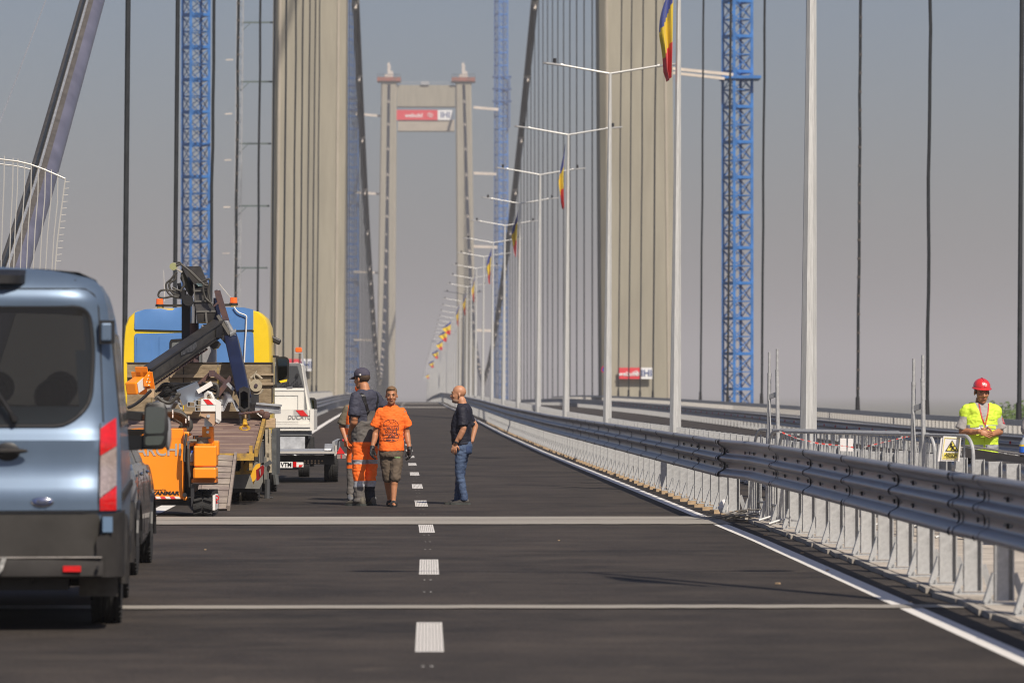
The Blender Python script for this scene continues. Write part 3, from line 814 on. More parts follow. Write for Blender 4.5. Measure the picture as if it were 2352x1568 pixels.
tree(P(2358, 900, 205).x, 205, 2.1, 3.8, 'green tree top directly behind the rightmost thick hanger', 8)
tree(P(2420, 900, 212).x, 212, 2.0, 4.0, 'green tree top just outside the right edge', 12)
# ================================================================ haze
HZ = MB(); HZ.box((0, 9000, 75), (24000, 26000, 184)); hz = HZ.build('haze', bpy.data.materials.new('haze')); hz['kind'] = 'stuff'
hmat = hz.data.materials[0]; hmat.use_nodes = True; hn = hmat.node_tree; hn.nodes.clear()
ho = hn.nodes.new('ShaderNodeOutputMaterial'); hv = hn.nodes.new('ShaderNodeVolumePrincipled')
hv.inputs['Color'].default_value = (.80, .785, .80, 1); hv.inputs['Density'].default_value = .00026; hv.inputs['Anisotropy'].default_value = .0
hn.links.new(hv.outputs['Volume'], ho.inputs['Volume'])
# ================================================================ vehicles
M_tyre = mat('tyre_rubber', (.018, .018, .018), .85, var=.4, scale=9, bump=.3, bscale=60)
M_rim = mat('wheel_steel', (.25, .25, .25), .45, .6, var=.2, scale=5)
M_vblue = mat('van_blue_paint', (.125, .178, .255), .42, .5, coat=.2, var=.05, scale=1.5)
M_vglass = mat('van_tinted_glass', (.024, .022, .02), .12, 0, spec=.35)
M_seeglass = mat('van_see_through_glass', (.016, .015, .014), .06, 0, spec=.5)
_nt = M_seeglass.node_tree; _tr = _nt.nodes.new('ShaderNodeBsdfTransparent'); _tr.inputs['Color'].default_value = (.62, .62, .58, 1)
_mx = _nt.nodes.new('ShaderNodeMixShader'); _mx.inputs[0].default_value = .38
_nt.links.new(_nt.nodes['Principled BSDF'].outputs[0], _mx.inputs[1]); _nt.links.new(_tr.outputs[0], _mx.inputs[2]); _nt.links.new(_mx.outputs[0], _nt.nodes['Material Output'].inputs['Surface'])
M_plast = mat('bumper_plastic', (.03, .028, .027), .7, 0, var=.3, scale=4, spec=.2)
M_dirtrefl = mat('dirt_and_reflection', (.05, .047, .043), .3, .2, var=.2, scale=3)  # lower doors: dirt and the road's reflection both put into this dark grey
M_lred = mat('lamp_red', (.55, .01, .012), .12, coat=1, var=.2, scale=30)
M_lclr = mat('lamp_clear', (.42, .34, .31), .1, .4, coat=1, var=.25, scale=40)
M_black = mat('black_plastic', (.012, .012, .013), .45)
M_mir = mat('mirror_glass', (.30, .34, .34), .05, 1.0)
M_chrome = mat('chrome', (.65, .65, .66), .12, 1.0)
def lathe_x(mb, c, prof, n=28):
    c = Vector(c); rings = []
    for x, r in prof: rings.append([c + Vector((x, math.cos(2 * math.pi * k / n) * r, math.sin(2 * math.pi * k / n) * r)) for k in range(n)])
    return mb.loft(rings)
def wheel(parent, c, r, w, side=1, rotz=0):
    """side=+1: outer face towards +x"""
    c = Vector(c); b = MB(); h = w / 2
    prof = [(-h, r * .62), (-h, r * .9), (-h * .9, r * .97)]
    for k in range(5):
        a = lerp(-h * .82, h * .62, k / 4); prof += [(a, r), (a + h * .2, r), (a + h * .22, r * .965), (a + h * .34, r * .965)]
    prof += [(h * .9, r * .97), (h, r * .9), (h, r * .62)]
    lathe_x(b, (0, 0, 0), prof)
    for k in range(36):
        a = 2 * math.pi * k / 36; m = Matrix.Rotation(a, 3, 'X')
        b.box(m @ Vector((h * .86, 0, r * .975)), (h * .25, r * .05, r * .05), m)
        b.box(m @ Vector((-h * .86, 0, r * .975)), (h * .25, r * .05, r * .05), m)
    t = b.build('tyre', M_tyre, None, smooth=True, angle=30)
    b = MB(); s = side
    lathe_x(b, (0, 0, 0), [(s * h * .2, .03), (s * h * .35, r * .2), (s * h * .35, r * .3), (s * h * .1, r * .45), (s * h * .7, r * .58), (s * h * .85, r * .62), (s * h * .5, r * .62), (-s * h * .8, r * .62)], 24)
    for k in range(6):
        a = 2 * math.pi * k / 6; b.cyl((s * h * .3, math.cos(a) * r * .25, math.sin(a) * r * .25), (s * h * .5, math.cos(a) * r * .25, math.sin(a) * r * .25), r * .035, n=6)
    rm = b.build('rim', M_rim, None, smooth=True, angle=30)
    root = bpy.data.objects.new('wheel', t.data); COL.objects.link(root); bpy.data.objects.remove(t)
    root.name = 'wheel'; root.parent = parent; root.location = c - (wloc(parent)); root.rotation_euler = (0, 0, rotz)
    rm.parent = root
    return root
# ---------------------------------------------------------------- blue van (local frame: x right, y forward, rear at 0)
van = thing('van', (0, 0, 0), 'blue high-roof van with tinted rear window and an oval badge', 'van')
VP = [(1.0, .40), (1.03, .52), (1.035, .85), (1.03, 1.25), (1.015, 1.5), (.985, 1.8), (.955, 2.1), (.93, 2.3), (.90, 2.42), (.845, 2.51), (.72, 2.565), (.45, 2.592), (0, 2.605)]
def vw(z): return interp([(b, a) for a, b in VP[:11]] + [(2.605, .5)], z)
def vyo(z): return interp([(.40, .0), (.5, -.03), (.845, -.03), (.865, -.052), (.98, -.055), (1.13, .0), (1.2, .008), (1.36, .0), (1.45, .05), (2.30, .11), (2.34, .10), (2.40, .11), (2.47, .16), (2.53, .24), (2.58, .38), (2.605, .55)], z)
vb = MB()
zs = [.40, .46, .52, .62, .72, .845, .865, .92, .98, 1.03, 1.08, 1.13, 1.2, 1.28, 1.36, 1.40, 1.45, 1.6, 1.8, 2.0, 2.15, 2.30, 2.34, 2.38, 2.42, 2.46, 2.49, 2.52, 2.55, 2.575, 2.59, 2.60]
def vhalf(z):
    return vw(z) if z < 2.42 else interp([(2.42, .90), (2.51, .845), (2.565, .72), (2.59, .46), (2.60, .25)], z)
rows = []
nx = 25
for z in zs:
    w = vhalf(z); row = []
    for i in range(nx):
        u = -1 + 2 * i / (nx - 1); u = math.copysign(1 - (1 - abs(u)) ** 1.5, u)
        zc = z + (.012 * (1 - u * u) if z > 2.3 else 0)
        row.append(Vector((u * w, vyo(z) + .16 * abs(u) ** 9, zc)))
    rows.append(row)
vb.add([p for r in rows for p in r], [(i * nx + j, i * nx + j + 1, (i + 1) * nx + j + 1, (i + 1) * nx + j) for i in range(len(rows) - 1) for j in range(nx - 1)])
# sides, roof and front
def vsec(y, zk=1.0, wk=1.0, top=2.6):
    out = []
    for sgn in (1, -1):
        seq = [(a, b) for a, b in VP] if sgn > 0 else [(a, b) for a, b in reversed(VP[:-1])]
        for a, b in seq:
            zz = b if b < 1.1 else 1.1 + (b - 1.1) * (top - 1.1) / 1.505
            out.append(Vector((sgn * a * wk, y, zz)))
    return out
for ya, yb in ((0, 1),):
    rings = []
    # first ring follows the outline of the rear face
    first = []
    for sgn in (1, -1):
        seq = VP if sgn > 0 else list(reversed(VP[:-1]))
        for a, b in seq: first.append(Vector((sgn * a, vyo(min(b, 2.6)) + (.16 if b < 2.55 else .0) + (0 if b < 2.595 else 0), b)))
    rings = [first, vsec(.62), vsec(1.5), vsec(2.6, top=2.62), vsec(3.6, top=2.58), vsec(4.1, top=2.35), vsec(4.6, top=1.75), vsec(4.9, top=1.3, wk=.98), vsec(5.35, top=1.12, wk=.95), vsec(5.5, top=.8, wk=.88)]
    vb.loft(rings, cap=False)
vb.add([p for p in rings[-1]], [tuple(range(len(rings[-1])))])
vb.add([(-.95, .1, .41), (.95, .1, .41), (.95, 5.4, .41), (-.95, 5.4, .41)], [(0, 1, 2, 3)])
vbvh = bvh_of(vb)
wsc = MB(); keep = []
for fc in vb.f:
    c_ = sum((vb.v[i] for i in fc), Vector()) / len(fc)
    if (4.05 < c_.y < 4.95 and abs(c_.x) < .80 and c_.z > 1.35) : wsc.add([vb.v[i] for i in fc], [tuple(range(len(fc)))])
    elif abs(c_.x) < .74 and 1.53 < c_.z < 2.26 and c_.y < .3: pass
    else: keep.append(fc)
vb.f = keep; vb.m = [0] * len(keep)
vbody = vb.build('body', M_vblue, van, smooth=True, angle=28)
wsc.build('windscreen', M_seeglass, van)
g = MB(); g.box((0, 2.6, .62), (1.7, 4.2, .1)); g.box((0, 4.2, 1.0), (1.6, .5, .7)); g.build('cabin_floor', M_black, van)
for y_, zt_ in ((1.3, 1.55), (2.3, 1.58), (3.3, 1.62)):
    for x_ in (-.55, 0, .5):
        g = MB(); g.box((x_, y_, 1.15), (.46, .16, .9)); g.ell((x_, y_, zt_ + .12), (.14, .06, .13), 12, 8); g.build('seat', M_black, van, bevel=.05)
to3 = lambda v: Vector((v.x, 0, v.y))
YD = Vector((0, 1, 0))
win = rounded([(-.81, 1.64), (-.64, 1.47), (.64, 1.47), (.805, 1.62), (.825, 2.0), (.79, 2.30), (-.79, 2.30), (-.825, 2.0)], .11, 5)
panel('rear_window', vbvh, win, M_seeglass, van, YD, to3, .012, .09, .005)
g = MB(); g.tube([(.28, .02, 1.50), (.25, .0, 1.56), (.11, -.01, 1.78)], [.03, .018, .012], 8); g.bar((.11, -.012, 1.80), (-.35, .0, 1.72), .012, .03); g.build('wiper', M_black, van)
g = MB(); sp2 = win + [win[0]]; pw_ = []
for q in sp2:
    h = vbvh.ray_cast(Vector((q[0] * 1.012, -3, (q[1] - 1.9) * 1.02 + 1.9)), YD, 6); pw_.append(h[0] if h[0] is not None else Vector((q[0], .08, q[1])))
g.tube(pw_, .016, 6); g.build('window_seal', M_black, van)
panel('lower_panel', vbvh, rounded([(-.86, .53), (.84, .53), (.885, .6), (.885, .842), (-.885, .842)], .05, 3), M_dirtrefl, van, YD, to3, .006, .1, .02)
for nm, pts, m in (('tail_light', [(.885, 1.25), (.885, 1.44), (.93, 1.475), (.995, 1.52), (1.0, 1.32)], M_lred), ('tail_light', [(.885, .95), (.885, 1.245), (1.0, 1.315), (1.0, 1.04)], M_lclr), ('tail_light', [(.885, .86), (.885, .945), (1.0, 1.035), (1.0, .86)], M_lred)):
    panel(nm, vbvh, pts, m, van, YD, to3, .02, .05, .05)
    panel(nm, vbvh, [(-x, z) for x, z in pts][::-1], m, van, YD, to3, .02, .05, .05)
g = MB()
for z, x0, x1 in ((2.37, -.86, .86),):
    for k in range(24):
        pass
# panel gaps: thin dark strips laid on the body
gap = MB()
def gapline(pts, w=.008):
    for a, b in zip(pts, pts[1:]):
        n_ = max(1, int(math.dist(a, b) / .12)); 
        for k in range(n_):
            p = [lerp(a[0], b[0], k / n_), lerp(a[1], b[1], k / n_)]; q = [lerp(a[0], b[0], (k + 1) / n_), lerp(a[1], b[1], (k + 1) / n_)]
            out = []
            for r in (p, q):
                h = vbvh.ray_cast(Vector((r[0], -2, r[1])), YD, 4); out.append((h[0] if h[0] is not None else Vector((r[0], 0, r[1]))) - YD * .001)
            gap.bar(out[0], out[1], w, w)
gapline([(0, .85), (0, 2.41)]); gapline([(-.84, 2.44), (.77, 2.44), (.835, 2.40), (.868, 2.3), (.88, 2.1), (.90, 1.6), (.905, 1.49)], .010); gapline([(.885, 1.48), (.87, .86)]); gapline([(-.88, .853), (.88, .853)], .014)
gapline([(.70, 2.50), (.695, 2.56)], .01)
gap.build('door_gap', M_black, van)
for s in (1, -1):
    for z in (2.13,): g = MB(); g.box((s * .925, .11, z), (.075, .06, .13)); g.build('hinge', M_vblue, van, bevel=.012); 
    g = MB(); g.box((s * .93, .125, 2.13), (.11, .05, .17)); g.build('hinge_seat', M_black, van)
g = MB(); g.ell((.23, -.055, 1.285), (.15, .035, .022), 14, 8); g.build('door_handle', M_plast, van, smooth=True)
g = MB(); g.ell((.23, .012, 1.285), (.10, .02, .075), 14, 8); g.build('handle_recess', M_black, van, smooth=True)
g = MB(); g.ell((.478, -.058, .925), (.083, .014, .036), 20, 8); bd_ = g.build('badge', M_chrome, van, smooth=True)
g = MB(); g.ell((.478, -.066, .925), (.07, .014, .028), 20, 8); g.build('badge_field', mat('badge_blue', (.05, .07, .16), .3), bd_, smooth=True)
text_obj('badge_lettering', 'Ford', .045, M_chrome, bd_, frame((.478, -.084, .925), (1, 0, 0), (0, 0, 1)), .002, shear=.3)
# high brake light housing
g = MB(); g.loft([[Vector((x, y, z)) for x, y, z in ((xx, .04 + e, 2.535), (xx, .04 + e, 2.475), (xx, .2 + e, 2.50), (xx, .2 + e, 2.58))] for xx, e in ((-.35, .08), (-.28, 0), (.22, 0), (.30, .04), (.345, .12))]); g.build('high_brake_light', M_black, van, smooth=True, angle=40)
g = MB(); g.box((-.02, .034, 2.51), (.32, .012, .03)); g.build('brake_lens', M_lred, van)
# bumper
g = MB(); prof = [(0, .40), (0, .50), (.02, .525), (.07, .53), (.16, .53), (.16, .38), (.03, .38)]
rings = []
for x, yo, zz in [(-1.05, .55, .3), (-1.055, .2, .3), (-1.0, .0, .3), (-.88, -.075, 0), (-.5, -.10, 0), (0, -.105, 0), (.5, -.10, 0), (.88, -.075, 0), (1.0, .0, .0), (1.045, .14, 0)]:
    rings.append([Vector((x, yo + a, b)) for a, b in prof])
g.loft(rings)
g.loft([[Vector((x, y, z)) for x, y, z in ((.86, -.05, z_), (.93, -.062, z_), (1.0, -.02, z_), (1.05, .08, z_), (1.055, .5, z_), (.9, .5, z_))] for z_ in (.39, .52, .66)] + [[Vector((x, y, z)) for x, y, z in ((.90, -.055, .70), (.95, -.062, .70), (1.0, -.02, .70), (1.05, .08, .70), (1.055, .5, .70), (.9, .5, .70))]] + [[Vector((x, y, z)) for x, y, z in ((.90, -.055, .83), (.95, -.062, .83), (1.0, -.02, .84), (1.05, .08, .85), (1.055, .5, .85), (.9, .5, .85))]])
g.build('bumper', M_plast, van, smooth=True, angle=40)
g = MB(); g.box((.94, -.068, .765), (.07, .02, .11)); g.build('latch_recess', mat('recess_blue', (.12, .19, .29), .3), van)
for s in (1, -1): g = MB(); g.box((s * .69, -.10, .453), (.125, .02, .042)); g.build('reflector', M_lred, van)
g = MB()
for x in (-.3, .02, .87): g.cyl((x, -.095, .46), (x, -.118, .46), .013, n=8)
g.build('parking_sensors', M_black, van)
g = MB(); 
for s in (1, -1): g = MB(); g.loft([[Vector((s * x, y, z)) for x, y in ((.72, .62), (1.0, .60), (1.0, .63), (.72, .65))] for z in (.22, .42)]); g.build('mud_flap', mat('mud_flap', (.10, .09, .075), .8, var=.3), van)
g = MB(); g.box((0, 2.6, .34), (1.3, 4.6, .12)); g.cyl((-.8, 1.05, .33), (.8, 1.05, .33), .06, n=10); g.box((-.1, .5, .35), (.5, .3, .14)); g.cyl((.35, .2, .36), (.35, .8, .36), .05, n=8); g.build('underbody', M_black, van)
for x, y in ((.91, 1.12), (-.91, 1.12), (.91, 4.62), (-.91, 4.62)): wheel(van, (x, y, .345), .345, .225, 1 if x > 0 else -1)
# wheel arches, side details, mirror
g = MB()
for y in (1.12, 4.62):
    pts = [Vector((1.042, y + math.cos(a) * .43, .345 + math.sin(a) * .43)) for a in [R(-5 + 19 * k) for k in range(11)]]
    g.tube(pts, .03, 6)
g.build('wheel_arch', M_plast, van, kind='stuff')
g = MB(); g.bar((1.04, 1.6, .5), (1.04, 4.1, .5), .03, .16); g.build('sill', M_plast, van)
g = MB(); g.bar((1.042, .3, .95), (1.042, 4.7, .95), .02, .05); g.build('side_trim', M_plast, van)
for a, b in ((.35, 1.9), (2.0, 3.5)):
    panel('side_window', vbvh, rounded([(a, 1.45), (b, 1.45), (b, 2.15), (a, 2.15)], .12), M_vglass, van, (-1, 0, 0), lambda v: Vector((1, v.x, v.y)), .01, .15, .02)
panel('side_window', vbvh, rounded([(3.6, 1.45), (4.35, 1.4), (4.2, 1.7), (3.9, 2.1), (3.6, 2.12)], .08), M_vglass, van, (-1, 0, 0), lambda v: Vector((1, v.x, v.y)), .01, .15, .02)
g = MB(); g.bar((.98, 4.35, 1.28), (1.16, 4.28, 1.29), .10, .12); g.bar((.99, 4.3, 1.52), (1.14, 4.3, 1.50), .06, .07)
mr = g.build('mirror', M_black, van)
g = MB(); g.loft([[Vector((x + 1.24, y, z + 1.42)) for x, z in rounded([(-.10 * k, -.19 * k), (.085 * k, -.19 * k), (.115 * k, .0), (.09 * k, .2 * k), (-.085 * k, .2 * k)], .05, 3)] for y, k in ((4.20, .97), (4.205, 1.0), (4.27, .98), (4.33, .8), (4.36, .5))])
g.build('mirror_housing', M_black, mr, smooth=True, angle=40)
g = MB(); g.poly([(x + 1.235, 4.196, z + 1.42) for x, z in rounded([(-.075, -.06), (.08, -.055), (.085, .16), (-.07, .165)], .03, 3)], (0, .01, 0)); g.build('mirror_pane', M_mir, mr)
g = MB(); g.poly([(x + 1.235, 4.196, z + 1.42) for x, z in rounded([(-.075, -.155), (.055, -.15), (.085, -.075), (-.075, -.08)], .02, 3)], (0, .01, 0)); g.build('mirror_pane', M_mir, mr)
g = MB(); g.ell((1.345, 4.25, 1.36), (.03, .05, .14), 8, 8); g.build('mirror_lamp', mat('grey_trim', (.3, .3, .31), .4, .4), mr, smooth=True)
# tow strap hanging from the bumper
g = MB(); g.tube([(-.30 + .52, -.11, .535), (.19, -.15, .45), (.12, -.18, .36), (.03, -.2, .28), (-.1, -.22, .17)], [.014, .017, .012, .017, .012], 6); g.tube([(.21, -.12, .53), (.17, -.16, .42), (.10, -.2, .33), (-.04, -.25, .26)], .012, 5); g.build('tow_strap', mat('strap_grey', (.25, .25, .24), .8, var=.5, scale=30), van)
g = MB(); g.bar((-.9, -.06, .532), (.9, -.06, .532), .07, .006); g.build('step_lip', mat('step_dust', (.30, .28, .26), .8, var=.3), van)
van.location = (-3.215, 27.33, 0); van.rotation_euler = (0, 0, R(3.6))
# ---------------------------------------------------------------- dark car parked ahead of the van
M_cgrey = mat('car_grey_paint', (.065, .065, .07), .2, .6, coat=.8)
car = thing('car', (0, 0, 0), 'dark grey car parked nose to tail ahead of the blue van', 'car')
CP = [(.86, .24), (.90, .34), (.905, .6), (.89, .82), (.86, .98), (.83, 1.02), (.72, 1.3), (.62, 1.42), (.45, 1.47), (0, 1.49)]
def csec(y, top, wk=1.0, base=.24):
    out = []
    for sgn in (1, -1):
        for a, b in (CP if sgn > 0 else list(reversed(CP[:-1]))):
            zz = b if b <= .98 else .98 + (b - .98) * max(0, (top - .98)) / .51
            if top < .98: zz = min(b, lerp(.24, top, (b - .24) / .74) if b <= .98 else top)
            aa = a * wk
            if top <= 1.0 and b > .98: aa = wk * lerp(.86, 0, (b - .98) / .51)
            out.append(Vector((sgn * aa, y, zz)))
    return out
cb = MB(); st = [(0, .75, .85), (.06, .86, .93), (.3, 1.02, .98), (.75, 1.3, 1), (1.3, 1.46, 1), (2.2, 1.49, 1), (2.8, 1.40, 1), (3.3, 1.05, 1), (3.9, .92, .99), (4.3, .82, .95), (4.45, .6, .86)]
cb.loft([csec(y, t, w) for y, t, w in st])
cb.build('body', M_cgrey, car, smooth=True, angle=50); cbv = bvh_of(cb)
for a, b in ((.75, 1.55), (1.62, 2.75)):
    panel('side_window', cbv, rounded([(a, 1.03), (b, 1.03), (b - .15, 1.36), (a + .15, 1.36)], .06), M_vglass, car, (-1, 0, 0), lambda v: Vector((1, v.x, v.y)), .008, .12, .02)
panel('rear_window', cbv, rounded([(-.6, 1.06), (.6, 1.06), (.5, 1.34), (-.5, 1.34)], .06), M_vglass, car, (0, 1, 0), to3, .008, .12, .02)
for s in (1, -1): panel('tail_light', cbv, rounded([(s * .6, .72), (s * .8, .72), (s * .8, .86), (s * .6, .86)][::s], .03), M_lred, car, (0, 1, 0), to3, .012, .08, .02)
g = MB(); 
for y in (1.25, 2.35): g.ell((.90, y, .93), (.02, .09, .018), 8, 6)
g.build('door_handle', M_chrome, car, smooth=True)
g = MB(); 
for y in (.8, 1.75, 2.8): g.bar((.905, y, .35), (.895, y, .97), .006)
for y in (.78, 3.35):
    g.tube([Vector((.905, y + math.cos(a) * .37, .31 + math.sin(a) * .37)) for a in [R(-5 + 19 * k) for k in range(11)]], .018, 5)
g.build('side_trim', M_black, car)
for x, y in ((.79, .8), (-.79, .8), (.79, 3.35), (-.79, 3.35)): wheel(car, (x, y, .315), .315, .205, 1 if x > 0 else -1)
car.location = (-3.585, 35.15, 0); car.rotation_euler = (0, 0, R(1.2))
# ================================================================ recovery truck
M_yel = mat('truck_yellow', (.80, .55, .01), .4, coat=.3, var=.06, scale=2)
M_yeld = mat('deck_yellow_worn', (.55, .33, .04), .65, base2=(.20, .13, .06), scale=9)
M_tblue = mat('truck_blue', (.085, .21, .47), .42, coat=.2, var=.06, scale=1.5)
M_ply = mat('weathered_plywood', (.17, .125, .075), .85, base2=(.30, .235, .15), scale=7, bump=.3, bscale=12, stretch=(1, 1, 2.5))
M_deck = mat('checkered_deck', (.14, .085, .07), .7, base2=(.24, .17, .14), scale=4, bump=.5, bscale=50, stretch=(.4, 1, 1))
M_plank = mat('ramp_plank', (.34, .29, .235), .85, base2=(.17, .13, .12), scale=4, bump=.4, bscale=14)
M_steelk = mat('crane_black', (.028, .028, .03), .38, .4, base2=(.07, .065, .06), scale=3)
M_navy = mat('crane_navy', (.015, .022, .06), .35, .2, var=.2, scale=3)
M_rust = mat('rusty_steel', (.13, .065, .045), .8, .1, base2=(.05, .04, .06), scale=6)
M_hose = mat('hose_rubber', (.045, .042, .036), .6, var=.25, scale=10)
M_orange = mat('machine_orange', (.92, .27, .008), .38, coat=.3, var=.03, scale=2)
M_chass = mat('chassis_dirt', (.16, .155, .14), .75, var=.3, scale=4)
M_beac = mat('beacon_orange', (.85, .12, .01), .15, coat=1, emit=((1, .2, .01), .12))
def pb(mb, x0, y0, x1, y1, Y, d, tilt=None):
    a = P(x0, y1, Y); b = P(x1, y0, Y)
    return mb.box(((a.x + b.x) / 2, Y + d / 2, (a.z + b.z) / 2), (abs(b.x - a.x), d, abs(b.z - a.z)))
def ppoly(mb, pts, Y, d): return mb.poly([P(x, y, Y) for x, y in pts], (0, d, 0))
def ptube(mb, pts, Y, r, n=7):
    """smooth hose through photograph points; a third value shifts the depth"""
    q = [P(p[0], p[1], Y + (p[2] if len(p) > 2 else 0)) for p in pts]; out = []
    q = [q[0] * 2 - q[1]] + q + [q[-1] * 2 - q[-2]]
    for i in range(1, len(q) - 2):
        for k in range(5):
            t = k / 5; a, b, c, d = q[i - 1:i + 3]
            out.append(.5 * ((2 * b) + (c - a) * t + (2 * a - 5 * b + 4 * c - d) * t * t + (3 * b - a - 3 * c + d) * t ** 3))
    out.append(q[-2])
    return mb.tube(out, r, n)
tr = thing('recovery_truck', (-3.9, 62, 0), 'yellow and blue recovery truck with a folded black loader crane and tilted deck', 'recovery truck')
# cab seen from behind
YC = 65.6
g = MB(); X0 = P(282, 800, YC).x; X1 = P(621, 800, YC).x; cxm = (X0 + X1) / 2; hw = (X1 - X0) / 2
def cabring(y, k=1.0, dz=0):
    zt = 1.7 + (901 - 706) * YC / 8820 + dz
    pts = [(hw, 1.0), (hw, 2.2), (hw * .99, 2.6), (hw * .97, 2.83), (hw * .92, 2.98), (hw * .83, 3.08), (hw * .55, zt - .015), (0, zt)]
    out = [(a, b) for a, b in pts] + [(-a, b) for a, b in reversed(pts[:-1])]
    return [Vector((cxm + a * k, y, b if b < 2 else 2 + (b - 2) * (1 if k == 1 else .985))) for a, b in out]
g.loft([cabring(YC + .0, .985), cabring(YC + .04), cabring(YC + 1.9), cabring(YC + 2.2, .9)])
cabm = g; g.build('cab', M_yel, tr, smooth=True, angle=35); cabv = bvh_of(g)
toC = lambda v: Vector((P(v.x, v.y, YC).x, YC, P(v.x, v.y, YC).z))
def cpan(name, pts, m, off=.01, r=6, st=14, rim=.01):
    # outline in photograph units on the cab's rear wall
    pw = [(P(x, y, YC).x, P(x, y, YC).z) for x, y in pts]
    return panel(name, cabv, rounded(pw, r * YC / 8820, 3), m, tr, YD, lambda v: Vector((v.x, YC, v.y)), off, .2, rim)
cpan('cab_back_panel', [(309, 836), (309, 766), (582, 762), (584, 836)], M_tblue, .02)
cpan('cab_back_panel', [(309, 756), (309.5, 717), (335, 710), (450, 704.5), (560, 706), (582, 711), (582, 757), (450, 759.5)], M_tblue, .02, 2)
for a, b in ((313, 349), (560, 579)): cpan('pressed_panel', [(a, 838), (a + 1, 772), (b - 3, 770), (b, 838)], M_tblue, .035, 3)
cpan('cab_back_panel', [(366, 838), (366, 771), (548, 768), (548, 838)], M_tblue, .035, 3)
cpan('window_frame', [(389, 838), (390, 784), (393, 779), (430, 777), (470, 778), (470, 838)], M_black, .05, 4); cpan('rear_window', [(394, 838), (395, 787), (430, 784), (466, 785), (466, 838)], mat('cab_window', (.14, .15, .15), .1, coat=1), .056, 4)
g = MB(); g.bar(P(311, 757.5, YC) - YD * .01, P(452, 761.5, YC) - YD * .01, .02); g.bar(P(540, 760.5, YC) - YD * .01, P(583, 759.5, YC) - YD * .01, .02); g.build('seam', M_black, tr)
g = MB(); g.bar(P(365, 702, YC + .5), P(540, 700, YC + .5), .05, .04); g.cyl(P(372, 703, YC + .5), P(372, 712, YC + .5), .03); g.cyl(P(537, 702, YC + .5), P(537, 712, YC + .5), .03); g.build('beacon_bar', M_dark, tr)
for x0, x1, y0, y1 in ((358, 375.5, 686, 700), (527.5, 545.5, 683, 697)):
    a = P((x0 + x1) / 2, y1, YC + .3); h = (y1 - y0) * YC / 8820; r = (x1 - x0) * YC / 8820 / 2
    g = MB(); g.cyl(a - Vector((0, 0, .03)), a + Vector((0, 0, .01)), r * 1.15, r * 1.1, 14); b0 = g.build('beacon', M_black, tr)
    g = MB(); g.cyl(a + Vector((0, 0, .01)), a + Vector((0, 0, h)), r, r * .92, 16); g.build('lens', M_beac, b0, smooth=True)
    g = MB(); g.ell(a + Vector((0, 0, -.07)), (.05, .05, .07), 8, 6); g.build('beacon_foot', M_white, b0, smooth=True)
g = MB(); ptube(g, [(537, 704), (543, 713), (551, 719), (565, 725), (566, 735), (565, 760), (563, 790), (561, 832)], YC - .06, .012, 5); g.build('white_cable', M_white, tr)
g = MB(); g.cyl(P(378, 692, YC + .6), P(376, 620, YC + .6), .004, n=4); g.cyl(P(540, 696, YC + .6), P(503, 651, YC + .6), .004, n=4); g.build('aerial', M_white, tr)
# mirrors
g = MB(); g.bar(P(619, 765, YC + 1.4), P(624, 770, YC + 1.4), .05); g.bar(P(622, 776, YC + 1.4), P(644, 787, YC + 1.4), .16, .10); g.build('kerb_mirror', M_dark, tr, bevel=.03)
g = MB(); g.bar(P(621, 817, YC + 1.2), P(640, 820, YC + 1.2), .04); g.bar(P(624, 819, YC + 1.2), P(624, 888, YC + 1.2), .04); g.bar(P(622, 888, YC + 1.2), P(636, 886, YC + 1.2), .06)
mm = g.build('mirror_arm', M_dark, tr)
g = MB(); ppoly(g, rounded([(633, 819), (658, 819), (664, 826), (664, 864), (658, 876), (636, 881)], 6, 3), YC + 1.15, .14); g.build('mirror_housing', M_black, mm)
g = MB(); ppoly(g, rounded([(637, 823), (656, 823), (660, 828), (660, 862), (640, 876)], 4, 3), YC + 1.13, .012); g.build('mirror_pane', mat('mirror_dark', (.12, .15, .15), .05, 1.0), mm)
g = MB(); ppoly(g, [(641, 874.5), (660, 870.5), (659, 876), (645, 879)], YC + 1.12, .01); g.build('mirror_edge', M_yel, mm)
# headboard of boards
YH = 62.6
for x0, x1 in ((292, 347), (348, 420.5), (422.5, 500), (501, 560), (561, 624.5)):
    g = MB(); pb(g, x0, 833, x1, 952, YH, .04); g.build('headboard_panel', M_ply, tr)
g = MB(); pb(g, 290, 831.6, 626, 833.6, YH - .02, .08); pb(g, 420.5, 833, 422.5, 925, YH - .01, .05); pb(g, 624.6, 833, 627, 925, YH - .02, .08); g.build('headboard_frame', mat('rusty_frame', (.06, .045, .035), .8), tr)
for x0, y0, x1, y1 in ((292, 861, 330, 866), (390, 860, 528, 867), (583, 857, 629, 862), (600, 878, 628, 884)): g = MB(); pb(g, x0, y0, x1, y1, YH - .05, .03); g.build('timber_batten', mat('batten', (.30, .23, .15), .85, var=.25), tr)
